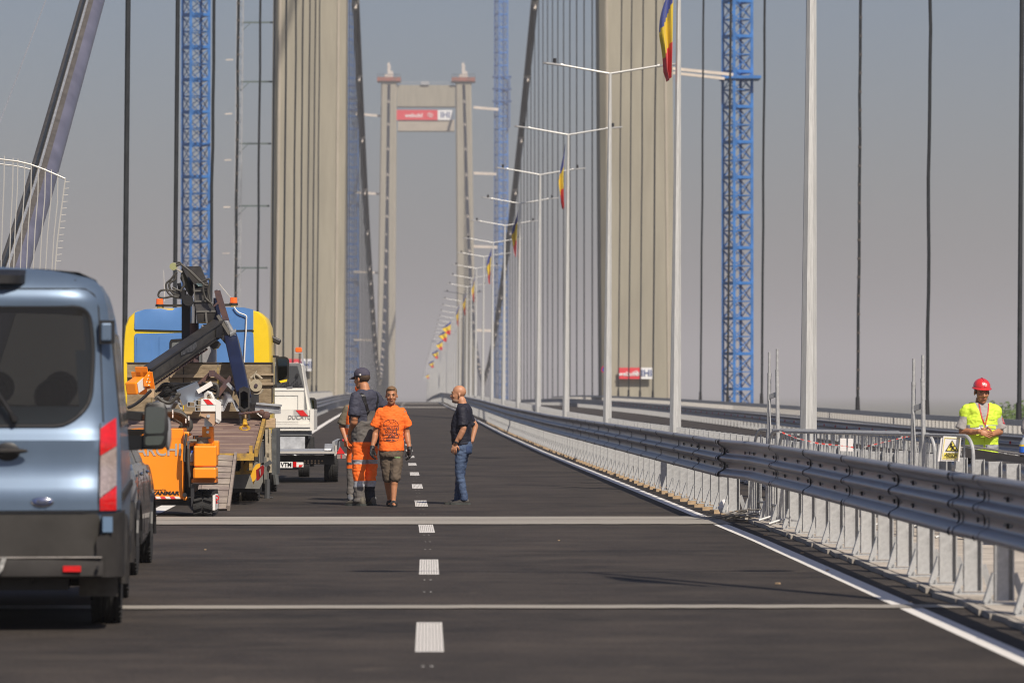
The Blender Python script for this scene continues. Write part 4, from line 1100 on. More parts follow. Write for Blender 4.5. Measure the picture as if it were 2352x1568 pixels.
# deck
YB = 58.0; zb0 = 1.7 - (1041 - 901) * YB / 8820; YT = 61.5; zt0 = 1.7 - (960 - 901) * YT / 8820
XR = -2.62; XL = -5.15
g = MB(); sl = [Vector((XL, YB, zb0)), Vector((XR, YB, zb0)), Vector((XR, YT, zt0)), Vector((XL, YT, zt0))]
g.poly(sl, (0, 0, -.07)); g.build('tilted_deck', M_deck, tr)
g = MB()
for k in range(9):
    t = (k + .4) / 9.4; y = lerp(YB, YT, t); z = lerp(zb0, zt0, t)
    g.bar((XL + .05, y, z + .004), (XR - .1 - .5 * (k % 3 == 0), y, z + .004), .012, .012)
g.build('deck_ribs', mat('rib_worn', (.30, .22, .17), .7), tr, kind='stuff')
g = MB(); g.bar((XL, YB - .03, zb0 - .05), (XR, YB - .03, zb0 - .05), .06, .11); g.bar((XR + .03, YB - .05, zb0 + .01), (XR + .02, YT, zt0 + .02), .05, .12); g.bar((XL - .03, YB, zb0), (XL - .03, YT, zt0), .05, .12)
g.bar((XR - .05, YB + .02, zb0 - .25), (XR - .05, YB + .02, zb0 + .12), .05, .09); g.build('deck_edge', M_yeld, tr)
g = MB(); g.box(((XL + XR) / 2, 62.05, zt0 - .05), (XR - XL, 1.1, .1)); g.build('flat_deck', M_deck, tr)
g = MB(); g.box(((XL + XR) / 2, YT + .02, zt0 + .055), (XR - XL - .05, .1, .11)); g.build('cross_timber', M_wood, tr)
g = MB(); pb(g, 606, 960, 632, 983, 61.2, .25); g.build('wooden_block', M_wood, tr, bevel=.01)
# side and rear under the deck
g = MB(); g.box((XR - .06, 63.2, .75), (.1, 6.0, .34)); g.box((XR - .8, 62.5, .72), (.12, 7.0, .22)); g.box((XL + .8, 62.5, .72), (.12, 7.0, .22)); g.box((XR - .35, 60.6, .86), (.6, .8, .08))
g.build('chassis', M_chass, tr)
g = MB(); pb(g, 528, 1056, 536, 1087, 58.9, .1); g.build('yellow_strut', M_yeld, tr); g = MB(); g.bar(P(555, 1083, 58.4), P(575, 1058, 58.4), .09, .09); pb(g, 553, 1050, 559, 1087, 58.3, .06); g.bar(P(534, 1086, 58.3), P(577, 1084, 58.3), .03, .05); g.build('yellow_strut', M_yeld, tr)
g = MB(); ppoly(g, [(534, 1088), (553, 1088), (572, 1066), (590, 1060), (603, 1068), (604, 1106), (596, 1122), (530, 1121)], 58.9, .03); g.build('mud_flap', M_chass, tr)
g = MB(); pb(g, 390, 1085, 600, 1130, 59.2, .2); pb(g, 420, 1060, 530, 1090, 59.5, .1); g.box((-3.9, 60.5, .5), (1.6, 2, .25)); g.cyl((-5.0, 60.2, .5), (-2.8, 60.2, .5), .13, n=10); g.build('rear_frame', M_black, tr)
g = MB(); ppoly(g, [(588, 1066), (598, 1063), (597, 1075), (582, 1112), (573, 1083), (580, 1078)], 58.2, .03); g.build('lamp_bracket', mat('bracket_yellow', (.75, .40, .02), .5), tr)
g = MB(); ppoly(g, [(588, 1079), (604, 1067), (607, 1072), (605, 1088), (593, 1103), (589, 1103)], 57.95, .08); tl = g.build('tail_light', mat('lamp_dark_red', (.22, .01, .012), .15, coat=1), tr)
g = MB(); ppoly(g, [(595.5, 1078), (598.5, 1076), (599.5, 1086), (597.5, 1093)], 57.93, .02); g.build('clear_lens', M_lclr, tl)
for y0, y1, x0, x1, Y in ((1072, 1150, 594, 608, 0, ),): pass
for y in (60.35,):
    for x in (XR - .16, XR - .48, XL + .16, XL + .48): wheel(tr, (x, y, .48), .48, .27, 1 if x > -3.9 else -1)
for x in (XR - .12, XL + .15): wheel(tr, (x, 66.2, .48), .48, .28, 1 if x > -3.9 else -1)
g = MB(); pb(g, 606, 983, 614, 1110, 61.8, .6); g.build('side_locker', M_chass, tr)
g = MB(); pb(g, 624, 985, 635, 1090, 63.4, 1.6); g.cyl(P(632, 1090, 63.2), P(635, 1112, 63.2), .05, n=8); g.build('fuel_tank', mat('tank_grey', (.085, .09, .09), .6, .1, var=.3), tr)
g = MB(); 
for x, y0, y1 in ((619, 985, 1085), (613, 985, 1050), (616, 1040, 1082)): g.bar(P(x, y0, 61.1), P(x + 1, y1, 61.1), .055, .01)
g.build('hanging_strap', mat('strap_canvas', (.36, .31, .23), .85, var=.2, scale=20), tr)
g = MB(); g.bar(P(613, 1060, 61), P(618, 1068, 61), .07, .12); g.cyl(P(614, 1146, 61.8), P(614, 1100, 61.8), .045, n=8); pb(g, 608, 1141, 626, 1143, 61.8, .2); g.build('stabiliser_leg', mat('stab_grey', (.12, .125, .13), .4, .5), tr)
g = MB(); pb(g, 610, 1029, 614, 1034, 61.3, .05); g.build('side_marker', M_lred, tr)
# ---- loader crane
YK = 63.9
g = MB(); pb(g, 417, 686, 437, 840, YK, .35); g.build('crane_column', mat('column_dark', (.012, .013, .022), .5), tr)
g = MB(); pb(g, 462, 745, 495, 840, YK + .1, .4); g.build('crane_base', mat('base_grey', (.30, .30, .31), .5, .2, var=.15), tr, bevel=.03)
g = MB(); g.cyl(P(447, 838, YK - .2), P(446, 742, YK - .2), .075, n=14); g.build('lift_cylinder', M_rust, tr, smooth=True)
g = MB(); g.cyl(P(446, 742, YK - .2), P(447, 695, YK - .2), .045, n=12); g.build('piston_rod', M_chrome, tr, smooth=True)
# knuckle: four-sided boom bending over towards the camera
def boxloft(mb, secs):
    mb.loft([[P(x, y, Y) for x, y, Y in s] for s in secs]); return mb
g = MB()
boxloft(g, [[(414, 640, YK + .3), (440, 690, YK + .3), (440, 690, YK - .1), (414, 640, YK - .1)], [(417, 612, YK + .3), (458, 611, YK + .3), (460, 615, YK - .2), (418, 614, YK - .2)], [(444, 655, YK - .2), (478, 652, YK - .2), (480, 660, YK - .7), (444, 668, YK - .7)], [(446, 690, YK - .2), (482, 688, YK - .2), (484, 692, YK - .75), (447, 694, YK - .75)]])
g.build('main_boom', M_steelk, tr, smooth=False)
g = MB(); ppoly(g, [(444, 612), (460, 611), (476, 650), (446, 653), (430, 630)], YK - .72, .25); g.build('boom_top_plate', M_steelk, tr)
g = MB(); boxloft(g, [[(444, 660, YK - .3), (478, 656, YK - .3), (482, 660, YK - .78), (445, 668, YK - .78)], [(446, 692, YK - .3), (484, 690, YK - .3), (487, 694, YK - .8), (447, 694, YK - .8)], [(450, 716, YK - .3), (492, 714, YK - .3), (496, 716, YK - .82), (452, 716, YK - .82)], [(453, 742, YK - .3), (486, 744, YK - .3), (490, 735, YK - .8), (454, 741, YK - .8)]]); g.build('boom_elbow', M_steelk, tr)
g = MB(); 
for y, x0, x1 in ((668, 446, 480), (692, 447, 484), (715.5, 451, 495)): g.bar(P(x0, y, YK - .82), P(x1, y - 1, YK - .82), .025)
g.bar(P(445, 652, YK - .82), P(448, 690, YK - .82), .02); g.bar(P(473, 718, YK - .84), P(475, 742, YK - .84), .03); g.build('weld_rib', mat('rib_grey', (.12, .115, .105), .6), tr)
g = MB(); ppoly(g, [(450, 652), (453, 650), (468, 652), (472, 656), (470, 659), (456, 657)], YK - .86, .02); g.build('torn_sticker', mat('sticker_mint', (.55, .75, .66), .5), tr)
g = MB(); g.cyl(P(398, 612, YK - .5), P(399, 612, YK - .38), .062, .05, 16); lo = g.build('work_lamp', mat('lamp_lens_dusty', (.32, .33, .16), .3, coat=.5), tr); g = MB(); g.cyl(P(399.5, 612, YK - .4), P(401, 611, YK - .28), .068, .04, 16); g.bar(P(402, 615, YK - .35), P(418, 625, YK - .3), .03); g.build('lamp_shell', mat('lamp_shell', (.35, .33, .3), .5), lo)
g = MB()
for pts in ([(404, 605), (413, 603), (420, 610), (440, 625), (455, 640), (470, 654), (478, 656)], [(404, 611), (415, 608), (430, 618), (446, 633), (460, 646), (472, 643), (481, 641), (481, 655), (478, 668), (482, 690), (488, 702)],
            [(407, 625), (400, 632), (392, 642), (383, 650), (382, 660), (386, 672), (397, 680), (410, 684)], [(405, 630), (402, 642), (390, 650), (390, 662), (398, 674), (412, 680)], [(404, 668), (385, 666), (370, 667), (364, 675), (366, 682), (378, 684), (398, 680), (410, 682)],
            [(478, 650), (468, 655), (467, 668), (472, 684), (480, 692), (488, 698)], [(417, 630), (421, 645), (423, 655), (418, 662), (414, 670)], [(396, 660), (408, 666), (418, 668)]):
    ptube(g, pts, YK - .9, .019, 6)
g.build('hydraulic_hoses', M_hose, tr)
g = MB(); pb(g, 404, 665, 424, 685, YK - .75, .5); g.bar(P(424, 680, YK - .8), P(440, 700, YK - .8), .12, .12); g.bar(P(411, 650, YK - .6), P(415, 672, YK - .6), .06); g.cyl(P(432, 690, YK - .9), P(432, 690, YK - .4), .09, n=12); g.build('valve_block', M_black, tr)
g = MB(); g.bar(P(499, 668, YK - .3), P(520, 737, YK - .3), .085, .10); g.bar(P(496, 666, YK - .2), P(500, 690, YK - .2), .05, .06); g.bar(P(489, 705, YK - .4), P(504, 692, YK - .4), .03); g.build('rusty_tube', M_rust, tr)
g = MB(); pb(g, 490, 684, 506, 735, YK - .05, .2); pb(g, 508, 735, 524, 746, YK - .6, .5); g.build('column_side', M_navy, tr)
# outer boom down to the left
YA = 62.2
g = MB()
a0 = P(512, 750, YK - .9); a1 = P(330, 873, 60.5)
g.bar(a0, a1, .15, .245); g.build('outer_boom', mat('boom_scuffed', (.03, .03, .03), .38, .35, base2=(.10, .095, .085), scale=2.2, stretch=(1, 1, 1)), tr, bevel=.02)
d = (a1 - a0).normalized(); up_ = Vector((0, 0, 1)) - d * d.z; up_.normalize(); sd = d.cross(up_)
nrm = sd if sd.y < 0 else -sd
g = MB(); g.bar(a0 + d * .1 + up_ * .14, a1 - d * .1 + up_ * .14, .2, .03, up=up_); g.bar(a0 + nrm * .085 + up_ * -.05, a1 + nrm * .085 - up_ * .05, .012, .02, up=up_); g.build('boom_top_plate', M_steelk, tr)
g = MB(); g.poly([a0 + d * u + up_ * v + nrm * .09 for u, v in ((.22, .09), (.42, .09), (.47, -.04), (.33, -.1), (.2, -.02))], nrm * .01); g.build('joint_plate', M_dark, tr)
g = MB(); g.poly([a0 + d * u + up_ * v + nrm * .088 for u, v in ((1.15, .10), (1.7, .10), (1.72, .04), (1.5, .02), (1.3, -.02), (1.16, .02))], nrm * .004); g.build('worn_patch', mat('bare_steel', (.38, .38, .38), .35, .8, base2=(.08, .08, .08), scale=12), tr)
g = MB()
for k in range(44):
    q = a0.lerp(a1, .25 + k * .0165) - up_ * (.17) + nrm * .02; g.cyl(q - d * .02, q + d * .02, .014 if k % 2 else .02, n=5)
g.build('chain', M_rust, tr)
g = MB(); ppoly(g, [(498, 722), (505, 724), (530, 770), (528, 782), (518, 790), (505, 775)], YK - 1.05, .3); ppoly(g, [(480, 794), (490, 786), (500, 782), (507, 790), (500, 800), (490, 802)], YK - 1.1, .2); g.build('knuckle_plate', M_steelk, tr)
g = MB(); g.bar(P(500, 724, YK - 1.1), P(528, 768, YK - 1.1), .03, .05); g.build('knuckle_edge', mat('edge_worn', (.16, .15, .13), .5, .4), tr)
for x, y, r in ((536, 771, 6), (536, 781, 6)): 
    g = MB(); g.cyl(P(x, y, YK - 1.15), P(x, y, YK - 1.05), r * .0072, n=12); g.build('pivot_disc', M_galv, tr)
g = MB()
for k in range(14):
    t = k / 13; p_ = P(lerp(520, 533, t), lerp(738, 762, t), YK - 1.0); g.ell(p_, (.05, .03, .012), 8, 4)
g.build('coil_spring', M_galv, tr); g = MB()
for k in range(8):
    t = k / 7; p_ = P(lerp(529, 541, t), lerp(768, 761, t), YK - 1.15); g.ell(p_, (.012, .03, .045), 8, 4)
g.build('coil_spring', M_galv, tr)
# outer boom hanging to the hook
b0 = P(532, 778, YK - 1.0); b1 = P(560, 905, 61.0)
g = MB(); g.bar(b0, b1, .21, .2, up=(0, 1, 0)); g.build('hanging_boom', M_navy, tr, bevel=.02)
g = MB(); g.bar(P(539, 782, YK - 1.16), P(561, 856, YK - 1.6), .055, .03); g.build('boom_strip', mat('strip_blue', (.07, .09, .22), .3, .4), tr)
g = MB(); g.cyl(P(553, 857, 61.7), P(557, 884, 61.2), .055, n=8); g.build('end_cylinder', M_dark, tr)
g = MB(); hx = [(549, 892), (560, 887), (572, 892), (573, 938), (561, 946), (549, 938)]
inner = [(552, 902), (560, 897), (569, 902), (570, 934), (561, 939), (552, 933)]
oo = [P(x, y, 60.75) for x, y in hx]; ii = [P(x, y, 60.75) for x, y in inner]; bk = [v + Vector((0, .5, 0)) for v in oo]; ib = [v + Vector((0, .5, 0)) for v in ii]
n6 = 6; vs = oo + ii + bk + ib
g.add(vs, [(i, (i + 1) % 6, 6 + (i + 1) % 6, 6 + i) for i in range(6)] + [(i, 12 + i, 12 + (i + 1) % 6, (i + 1) % 6) for i in range(6)] + [(6 + i, 6 + (i + 1) % 6, 18 + (i + 1) % 6, 18 + i) for i in range(6)] + [tuple(18 + i for i in range(6))])
g.build('boom_mouth', M_steelk, tr)
g = MB(); g.bar(P(550, 938, 60.8), P(554, 972, 60.8), .03, .06); g.bar(P(571, 938, 60.8), P(573, 966, 60.8), .03, .06); g.bar(P(552, 968, 60.8), P(572, 964, 60.8), .02); g.build('hook_yoke', M_dark, tr)
hk = MB(); hk.cyl(P(562, 962, 60.7), P(563, 978, 60.6), .03, .045, 10); hk.tube([P(562 + math.cos(R(a)) * 10, 985 + math.sin(R(a)) * 5.5, 60.45 - .2 * math.sin(R(a))) for a in range(-60, 281, 20)], .03, 8)
hk.build('crane_hook', mat('hook_yellow', (.75, .42, .02), .45, base2=(.1, .06, .03), scale=8), tr, smooth=True)
g = MB(); g.tube([P(562 + math.cos(R(a)) * 14, 987 + math.sin(R(a)) * 6.5, 60.4 - .25 * math.sin(R(a))) for a in range(-20, 241, 20)], .018, 6); g.build('hook_rim', M_dark, tr)
# orange jib head at the boom's end, with plate
g = MB(); e0 = P(350, 868, 57.5); ori = Matrix((sd, d, up_)).transposed()
for (u, v, su, sv) in ((0, .17, .05, .34),): pass
fr = MB()
c0 = a1 + d * .02
for (v0, v1) in (((-.13, -.145), (-.13, .145)), ((.13, -.145), (.13, .145)), ((-.13, .145), (.13, .145)), ((-.13, -.145), (.13, -.145))):
    fr.bar(c0 + nrm * v0[0] * .8 + up_ * v0[1], c0 + nrm * v1[0] * .8 + up_ * v1[1], .16, .02, up=d)
fr.build('jib_collar', M_orange, tr)
g = MB(); g.poly([c0 + nrm * .12 + d * u + up_ * v for u, v in ((-.02, .15), (.2, .1), (.22, -.02), (.02, -.09))], nrm * .02); g.build('collar_cheek', M_orange, tr)
g = MB(); g.bar(c0 + d * .1, c0 + d * .42, .19, .2); g.build('jib_head', M_orange, tr, bevel=.02)
g = MB(); g.poly([c0 + nrm * .1 + d * u + up_ * v for u, v in ((.16, .1), (.38, .08), (.38, -.08), (.17, -.08))], nrm * .008); g.build('white_plate', M_white, tr)
g = MB(); 
for k in range(5): g.cyl(c0 + nrm * .135 + d * (.04 + .045 * (k % 3)) + up_ * (.09 - .035 * k), c0 + nrm * .15 + d * (.04 + .045 * (k % 3)) + up_ * (.09 - .035 * k), .013, n=6)
g.build('bolt', M_chrome, tr)
g = MB(); pb(g, 338, 893, 354, 912, 58.2, .15); g.build('timber_packer', M_wood, tr)
g = MB()
for k in range(18): 
    q = P(lerp(296, 345, k / 17), lerp(935, 898, (k / 17) ** 1.4), 58.0); g.cyl(q - Vector((.02, 0, .01)), q + Vector((.02, 0, .01)), .025, n=6)
g.build('jib_chain', M_dark, tr)
# ---------------------------------------------------------------- load on the deck (things of their own)
YL = 61.9
def ld(name, label, cat, mb, m, **k): 
    o = mb.build(name, m, None, **k); tag(o, label, cat); return o
def wave(x0, x1, y0, y1, n=2, Y=61.3, d=1.2, th=.022, label='', name='beam_offcut', tilt=0):
    pts = []
    N = 16 * n
    for i in range(N + 1):
        t = i / N; ph = t * n; s_ = .5 - .5 * math.cos(ph * 2 * math.pi); s_ = max(0, min(1, (s_ - .5) * 1.5 + .5)); pts.append((lerp(x0, x1, t), lerp(y1, y0, s_) + tilt * t))
    top = [P(x, y, Y) for x, y in pts]; bot = [v - Vector((0, 0, th)) for v in reversed(top)]
    mb = MB(); mb.loft([[v for v in top + bot], [v + Vector((-.1, d, .1)) for v in top + bot]]); return mb
ld('beam_offcut', 'bent three-wave galvanised beam offcut lying left of the white hook block', 'steel beam', wave(357, 419, 922, 936, 2, 60.9, .9), M_galv)
ld('beam_offcut', 'uppermost of the nested corrugated beams right of the white hook block', 'steel beam', wave(508, 548, 913, 933, 1, 60.9, .9), M_rail)
ld('beam_offcut', 'second of the nested corrugated beams right of the white hook block', 'steel beam', wave(508, 548, 916.5, 937, 1, 60.8, .9), M_galv)
ld('beam_offcut', 'lowest of the nested corrugated beams right of the white hook block', 'steel beam', wave(509, 549, 920, 941, 1, 60.75, .9), M_galv)
g = MB(); 
for k in range(4): g.bar(P(577, 926 + k * 5, 61.3), P(636, 931 + k * 5.5, 61.5), .3 if k else .4, .035)
ld('steel_profile', 'grey steel profile sticking out over the right side of the truck', 'steel profile', g, M_galv)
g = MB(); g.bar(P(413, 913, 61.0), P(460, 893, 61.0), .25, .10, up=(0, 1, .3)); ld('steel_angle', 'blue-grey steel angle lying askew on the load', 'steel angle', g, mat('zinc_blue', (.28, .33, .40), .4, .6))
g = MB(); g.poly([P(451, 895, 60.9), P(484, 875, 60.9), P(489, 885, 60.9), P(456, 904, 60.9)], (0, .1, 0)); ld('steel_plate', 'bright slotted steel plate pointing up out of the load', 'steel plate', g, M_white)
for (x0, y0, x1, y1, Y_, lb) in ((430, 922, 448, 934, 60.8, 'grey steel box section just right of the three-wave beam offcut'), (449, 918, 462, 931, 60.9, 'grey steel box section touching the left side of the white hook block'), (448, 934.5, 462, 944, 60.8, 'lower grey box section beneath the one beside the white hook block'), (500, 917, 510, 928, 61, 'grey box section between the white hook block and the nested beams')):
    g = MB(); pb(g, x0, y0, x1, y0 + 1.6, Y_, .5); pb(g, x0, y1 - 1.6, x1, y1, Y_, .5); pb(g, x0, y0 + 1.6, x0 + 1.6, y1 - 1.6, Y_, .5); pb(g, x1 - 1.6, y0 + 1.6, x1, y1 - 1.6, Y_, .5); ld('box_section', lb, 'steel section', g, M_galv)
for (a, b, w, Y_, lb) in (((455, 887), (487, 856), .06, 61.8, 'rusty angle iron forming the left slope of the peak on the load'), ((489, 858), (545, 898), .06, 61.8, 'rusty angle iron forming the right slope of the peak on the load'), ((500, 908), (531, 868), .07, 61.6, 'rusty angle iron crossing behind the hanging boom'), ((480, 859), (494, 859), .08, 61.7, 'short rusty iron capping the peak on the load')):
    g = MB(); g.bar(P(*a, Y_), P(*b, Y_), w, w); g.bar(P(a[0], a[1] - 3, Y_ - .03), P(b[0], b[1] - 3, Y_ - .03), .012, w); ld('angle_iron', lb, 'angle iron', g, M_rust)
g = MB(); g.bar(P(522, 880, 61.4), P(537, 895, 61.4), .05, .05); ld('steel_bar', 'short pale bar end beside the rusty peak', 'steel bar', g, M_galv)
g = MB(); random.seed(4)
for k in range(14):
    x0 = random.uniform(352, 400); y0 = random.uniform(890, 912)
    ptube(g, [(x0, y0), (x0 + 20, y0 - random.uniform(5, 18), -.2), (x0 + 50, y0 - random.uniform(8, 22), .1), (x0 + 80, y0 - random.uniform(10, 18), .2), (x0 + random.uniform(90, 130), y0 + random.uniform(-10, 10), 0)], 61.6, .022, 6)
ld('cable_heap', 'tangled heap of black hoses and cables in front of the headboard', 'hose heap', g, M_black)['kind'] = 'stuff'
g = MB(); ptube(g, [(357, 918), (362, 912), (372, 920), (390, 925), (405, 912), (412, 905), (404, 906)], 60.8, .03); ld('hose_loop', 'dark hose looping over the three-wave beam offcut', 'hose', g, M_hose)
g = MB(); ptube(g, [(486, 880), (498, 884), (501, 897), (497, 912), (490, 914)], 61, .025); ld('hose_loop', 'dark hose hooping down behind the white hook block', 'hose', g, M_hose)
g = MB(); pb(g, 560, 905, 592, 935, 61.6, .4); ld('scrap_box', 'dark scrap piece under the coiled strap', 'scrap', g, M_dark)
g = MB(); g.cyl(P(588, 885, YH - .35), P(588, 885, YH - .1), .1, n=24); rl = g.build('strap_roll', mat('canvas_roll', (.36, .31, .22), .85, var=.1, scale=20)); tag(rl, 'round roll of beige lashing strap hanging on the headboard', 'strap roll')
g = MB(); ptube(g, [(572, 870), (576, 895), (584, 904), (596, 903), (604, 893)], YH - .3, .02); ptube(g, [(586, 872), (584, 862), (590, 852)], YH - .3, .012); ptube(g, [(576, 868), (588, 860), (602, 870)], YH - .2, .02); g.build('loose_end', mat('strap_canvas', (.36, .31, .23), .85), rl)
g = MB(); g.cyl(P(588, 885, YH - .37), P(588, 885, YH - .36), .03, n=12); g.build('core', M_rust, rl)
g = MB(); random.seed(8)
g.loft([[P(589 + x, 949 + y, 61.2 + k * .3) for x, y in ((0, 0), (18, -2), (27, 6), (31, 14), (20, 13), (10, 8))] for k in (0, 1)]); ld('crumpled_sheet', 'crumpled white plastic sheet on the truck corner', 'plastic sheet', g, M_white)
g = MB()
for k in range(7): g.ell(P(553 + k * 7, 950 - k * .8, 60.6), (.045, .02, .02), 8, 5)
g.ell(P(601, 947, 60.6), (.05, .03, .05), 8, 6); g.ell(P(611, 954, 60.9), (.07, .04, .07), 10, 6); ld('lashing_chain', 'rusty lashing chain at the upper edge of the tilted deck', 'chain', g, M_rust)
# ramp plank
g = MB(); a = P(481, 1041, 57.9); b = P(538, 1044, 57.9); c = P(521.5, 1172, 55.3); d_ = P(452, 1173, 55.2)
c.z = .03; d_.z = .03
NN = 9
for k in range(NN):
    t0 = k / NN; t1 = (k + 1) / NN - .012
    q = [d_.lerp(a, t0), c.lerp(b, t0), c.lerp(b, t1), d_.lerp(a, t1)]
    g.poly([v for v in q], (0, .05, -.03))
g2 = MB(); g2.poly([d_ + Vector((.01, .012, -.01)), c + Vector((-.01, .012, -.01)), b + Vector((-.01, .012, -.01)), a + Vector((.01, .012, -.01))], (0, .05, -.03))
rp = thing('loading_ramp', (d_.x, d_.y, 0), 'worn grey-brown loading ramp leaning from the deck to the asphalt', 'ramp')
g.build('ramp_boards', M_plank, rp, kind='stuff'); g2.build('ramp_core', M_chass, rp)
g = MB(); g.bar(c + Vector((.02, .02, 0)), b + Vector((.02, .02, 0)), .04, .09); g.bar(d_ - Vector((.02, 0, 0)), a - Vector((.02, 0, 0)), .04, .09); g.build('ramp_edge', M_plank, rp)
# ================================================================ orange tracked mini crane
mc = thing('mini_crane', (-3.6, 53, 0), 'bright orange tracked mini crane parked behind the recovery truck', 'mini crane')
YM = 53.1
g = MB(); pb(g, 300, 984, 421, 1146, YM, 1.3); g.build('body_panel', M_orange, mc, bevel=.012)
g = MB(); pb(g, 300, 1006.5, 421.5, 1007.2, YM - .002, .01); g.build('panel_seam', mat('seam_orange', (.5, .14, .01), .5), mc)
g = MB(); a = P(375, 1034, YM)
text_obj('lettering', 'MARCHI', .235, mat('letter_silver', (.55, .50, .47), .35, .5), mc, frame((P(373, 1036, YM).x - .135, YM - .004, P(0, 1034, YM).z), (1, 0, 0), (0, 0, 1)), .003, xs=.92, bold=.004)
text_obj('lettering', 'YANMAR', .068, M_black, mc, frame((P(386, 1130, YM).x - .04, YM - .004, P(0, 1132.5, YM).z), (1, 0, 0), (0, 0, 1)), .002, xs=1.35, bold=.004, shear=.15)
text_obj('lettering', 'powered by', .034, M_black, mc, frame((P(366, 1124, YM).x, YM - .004, P(0, 1124.5, YM).z), (1, 0, 0), (0, 0, 1)), .002, xs=1.15)
for k in range(8):
    x0 = 334 + k * 11; g = MB(); ppoly(g, [(x0, 1139.5), (x0 + 11, 1139.5), (x0 + 15, 1145), (x0 + 4, 1145)], YM - .004 - .001 * (k % 2), .003)
    if x0 + 15 < 420: g.build('hazard_stripe', M_banr if k % 2 else M_white, mc)
g = MB(); pb(g, 444.5, 1023, 497, 1071, 52.75, .5); g.build('power_box', M_orange, mc, bevel=.02)
g = MB(); pb(g, 443, 1073, 496.5, 1100, 52.7, .5); g.build('battery_box', M_orange, mc, bevel=.03)
g = MB(); pb(g, 446, 1025.5, 494.5, 1070, 52.74, .02); pb(g, 446, 1076, 493.5, 1097.5, 52.69, .02); g.build('box_lid', M_orange, mc, bevel=.01)
g = MB(); pb(g, 464, 979, 490.5, 1023, 52.95, .2); pb(g, 445, 1000, 464, 1023, 53.05, .2); pb(g, 490, 1012, 502, 1046, 53.0, .3); ppoly(g, [(421, 991), (432, 991), (441, 998), (432, 1002), (421, 1000)], 53.0, .2); pb(g, 428, 1016, 446, 1024, 53.0, .2); g.build('boom_bracket', M_orange, mc, bevel=.015)
g = MB(); 
for y in (981.5, 992): g.cyl(P(477, y, 52.95), P(477, y, 52.91), .022, n=6)
g.build('bolt', M_chrome, mc)
g = MB(); g.cyl(P(465, 1018, 52.95), P(465, 1004, 52.95), .085, .08, 18); g.cyl(P(467, 1006.5, 52.95), P(467, 1003.5, 52.95), .10, n=18); g.cyl(P(452, 1013, 53.1), P(452, 1000, 53.1), .055, n=14); g.cyl(P(437, 1011.5, 52.9), P(452, 1011.5, 52.9), .025, n=10); g.build('filler_cap', mat('cap_grey', (.16, .15, .12), .5, .4), mc, smooth=True)
g = MB(); g.cyl(P(467, 1022, 52.95), P(467, 1018, 52.95), .11, n=20); g.build('cap_ring', M_orange, mc)
g = MB(); g.cyl(P(433, 1012, 52.85), P(433, 1030, 52.85), .02, n=8); g.build('hose_fitting', M_chrome, mc)
g = MB(); ptube(g, [(433, 1030), (432.5, 1050), (433, 1075), (436, 1095), (437, 1118)], 52.85, .022); ptube(g, [(428, 996), (425, 1020), (423, 1050), (424, 1060)], 52.9, .02); ptube(g, [(440, 1030), (441, 1060), (440, 1090)], 53.1, .025); g.build('hose', M_hose, mc)
g = MB(); pb(g, 422, 1020, 446, 1140, 53.4, .8); g.build('inner_frame', M_black, mc)
g = MB(); g.cyl(P(441, 1060, 53.0), P(441, 1040, 53.0), .03, n=10); bo = g.build('drink_bottle', mat('bottle_pet', (.35, .38, .4), .1, coat=1), mc)
g = MB(); g.cyl(P(441, 1040, 53.0), P(441, 1034, 53.0), .018, n=8); g.build('bottle_cap', mat('cap_blue', (.05, .12, .5), .4), bo)
g = MB(); g.cyl(P(441, 1068, 53.0), P(441, 1061, 53.0), .03, n=10); g.build('juice', mat('juice', (.5, .25, .05), .2), bo)
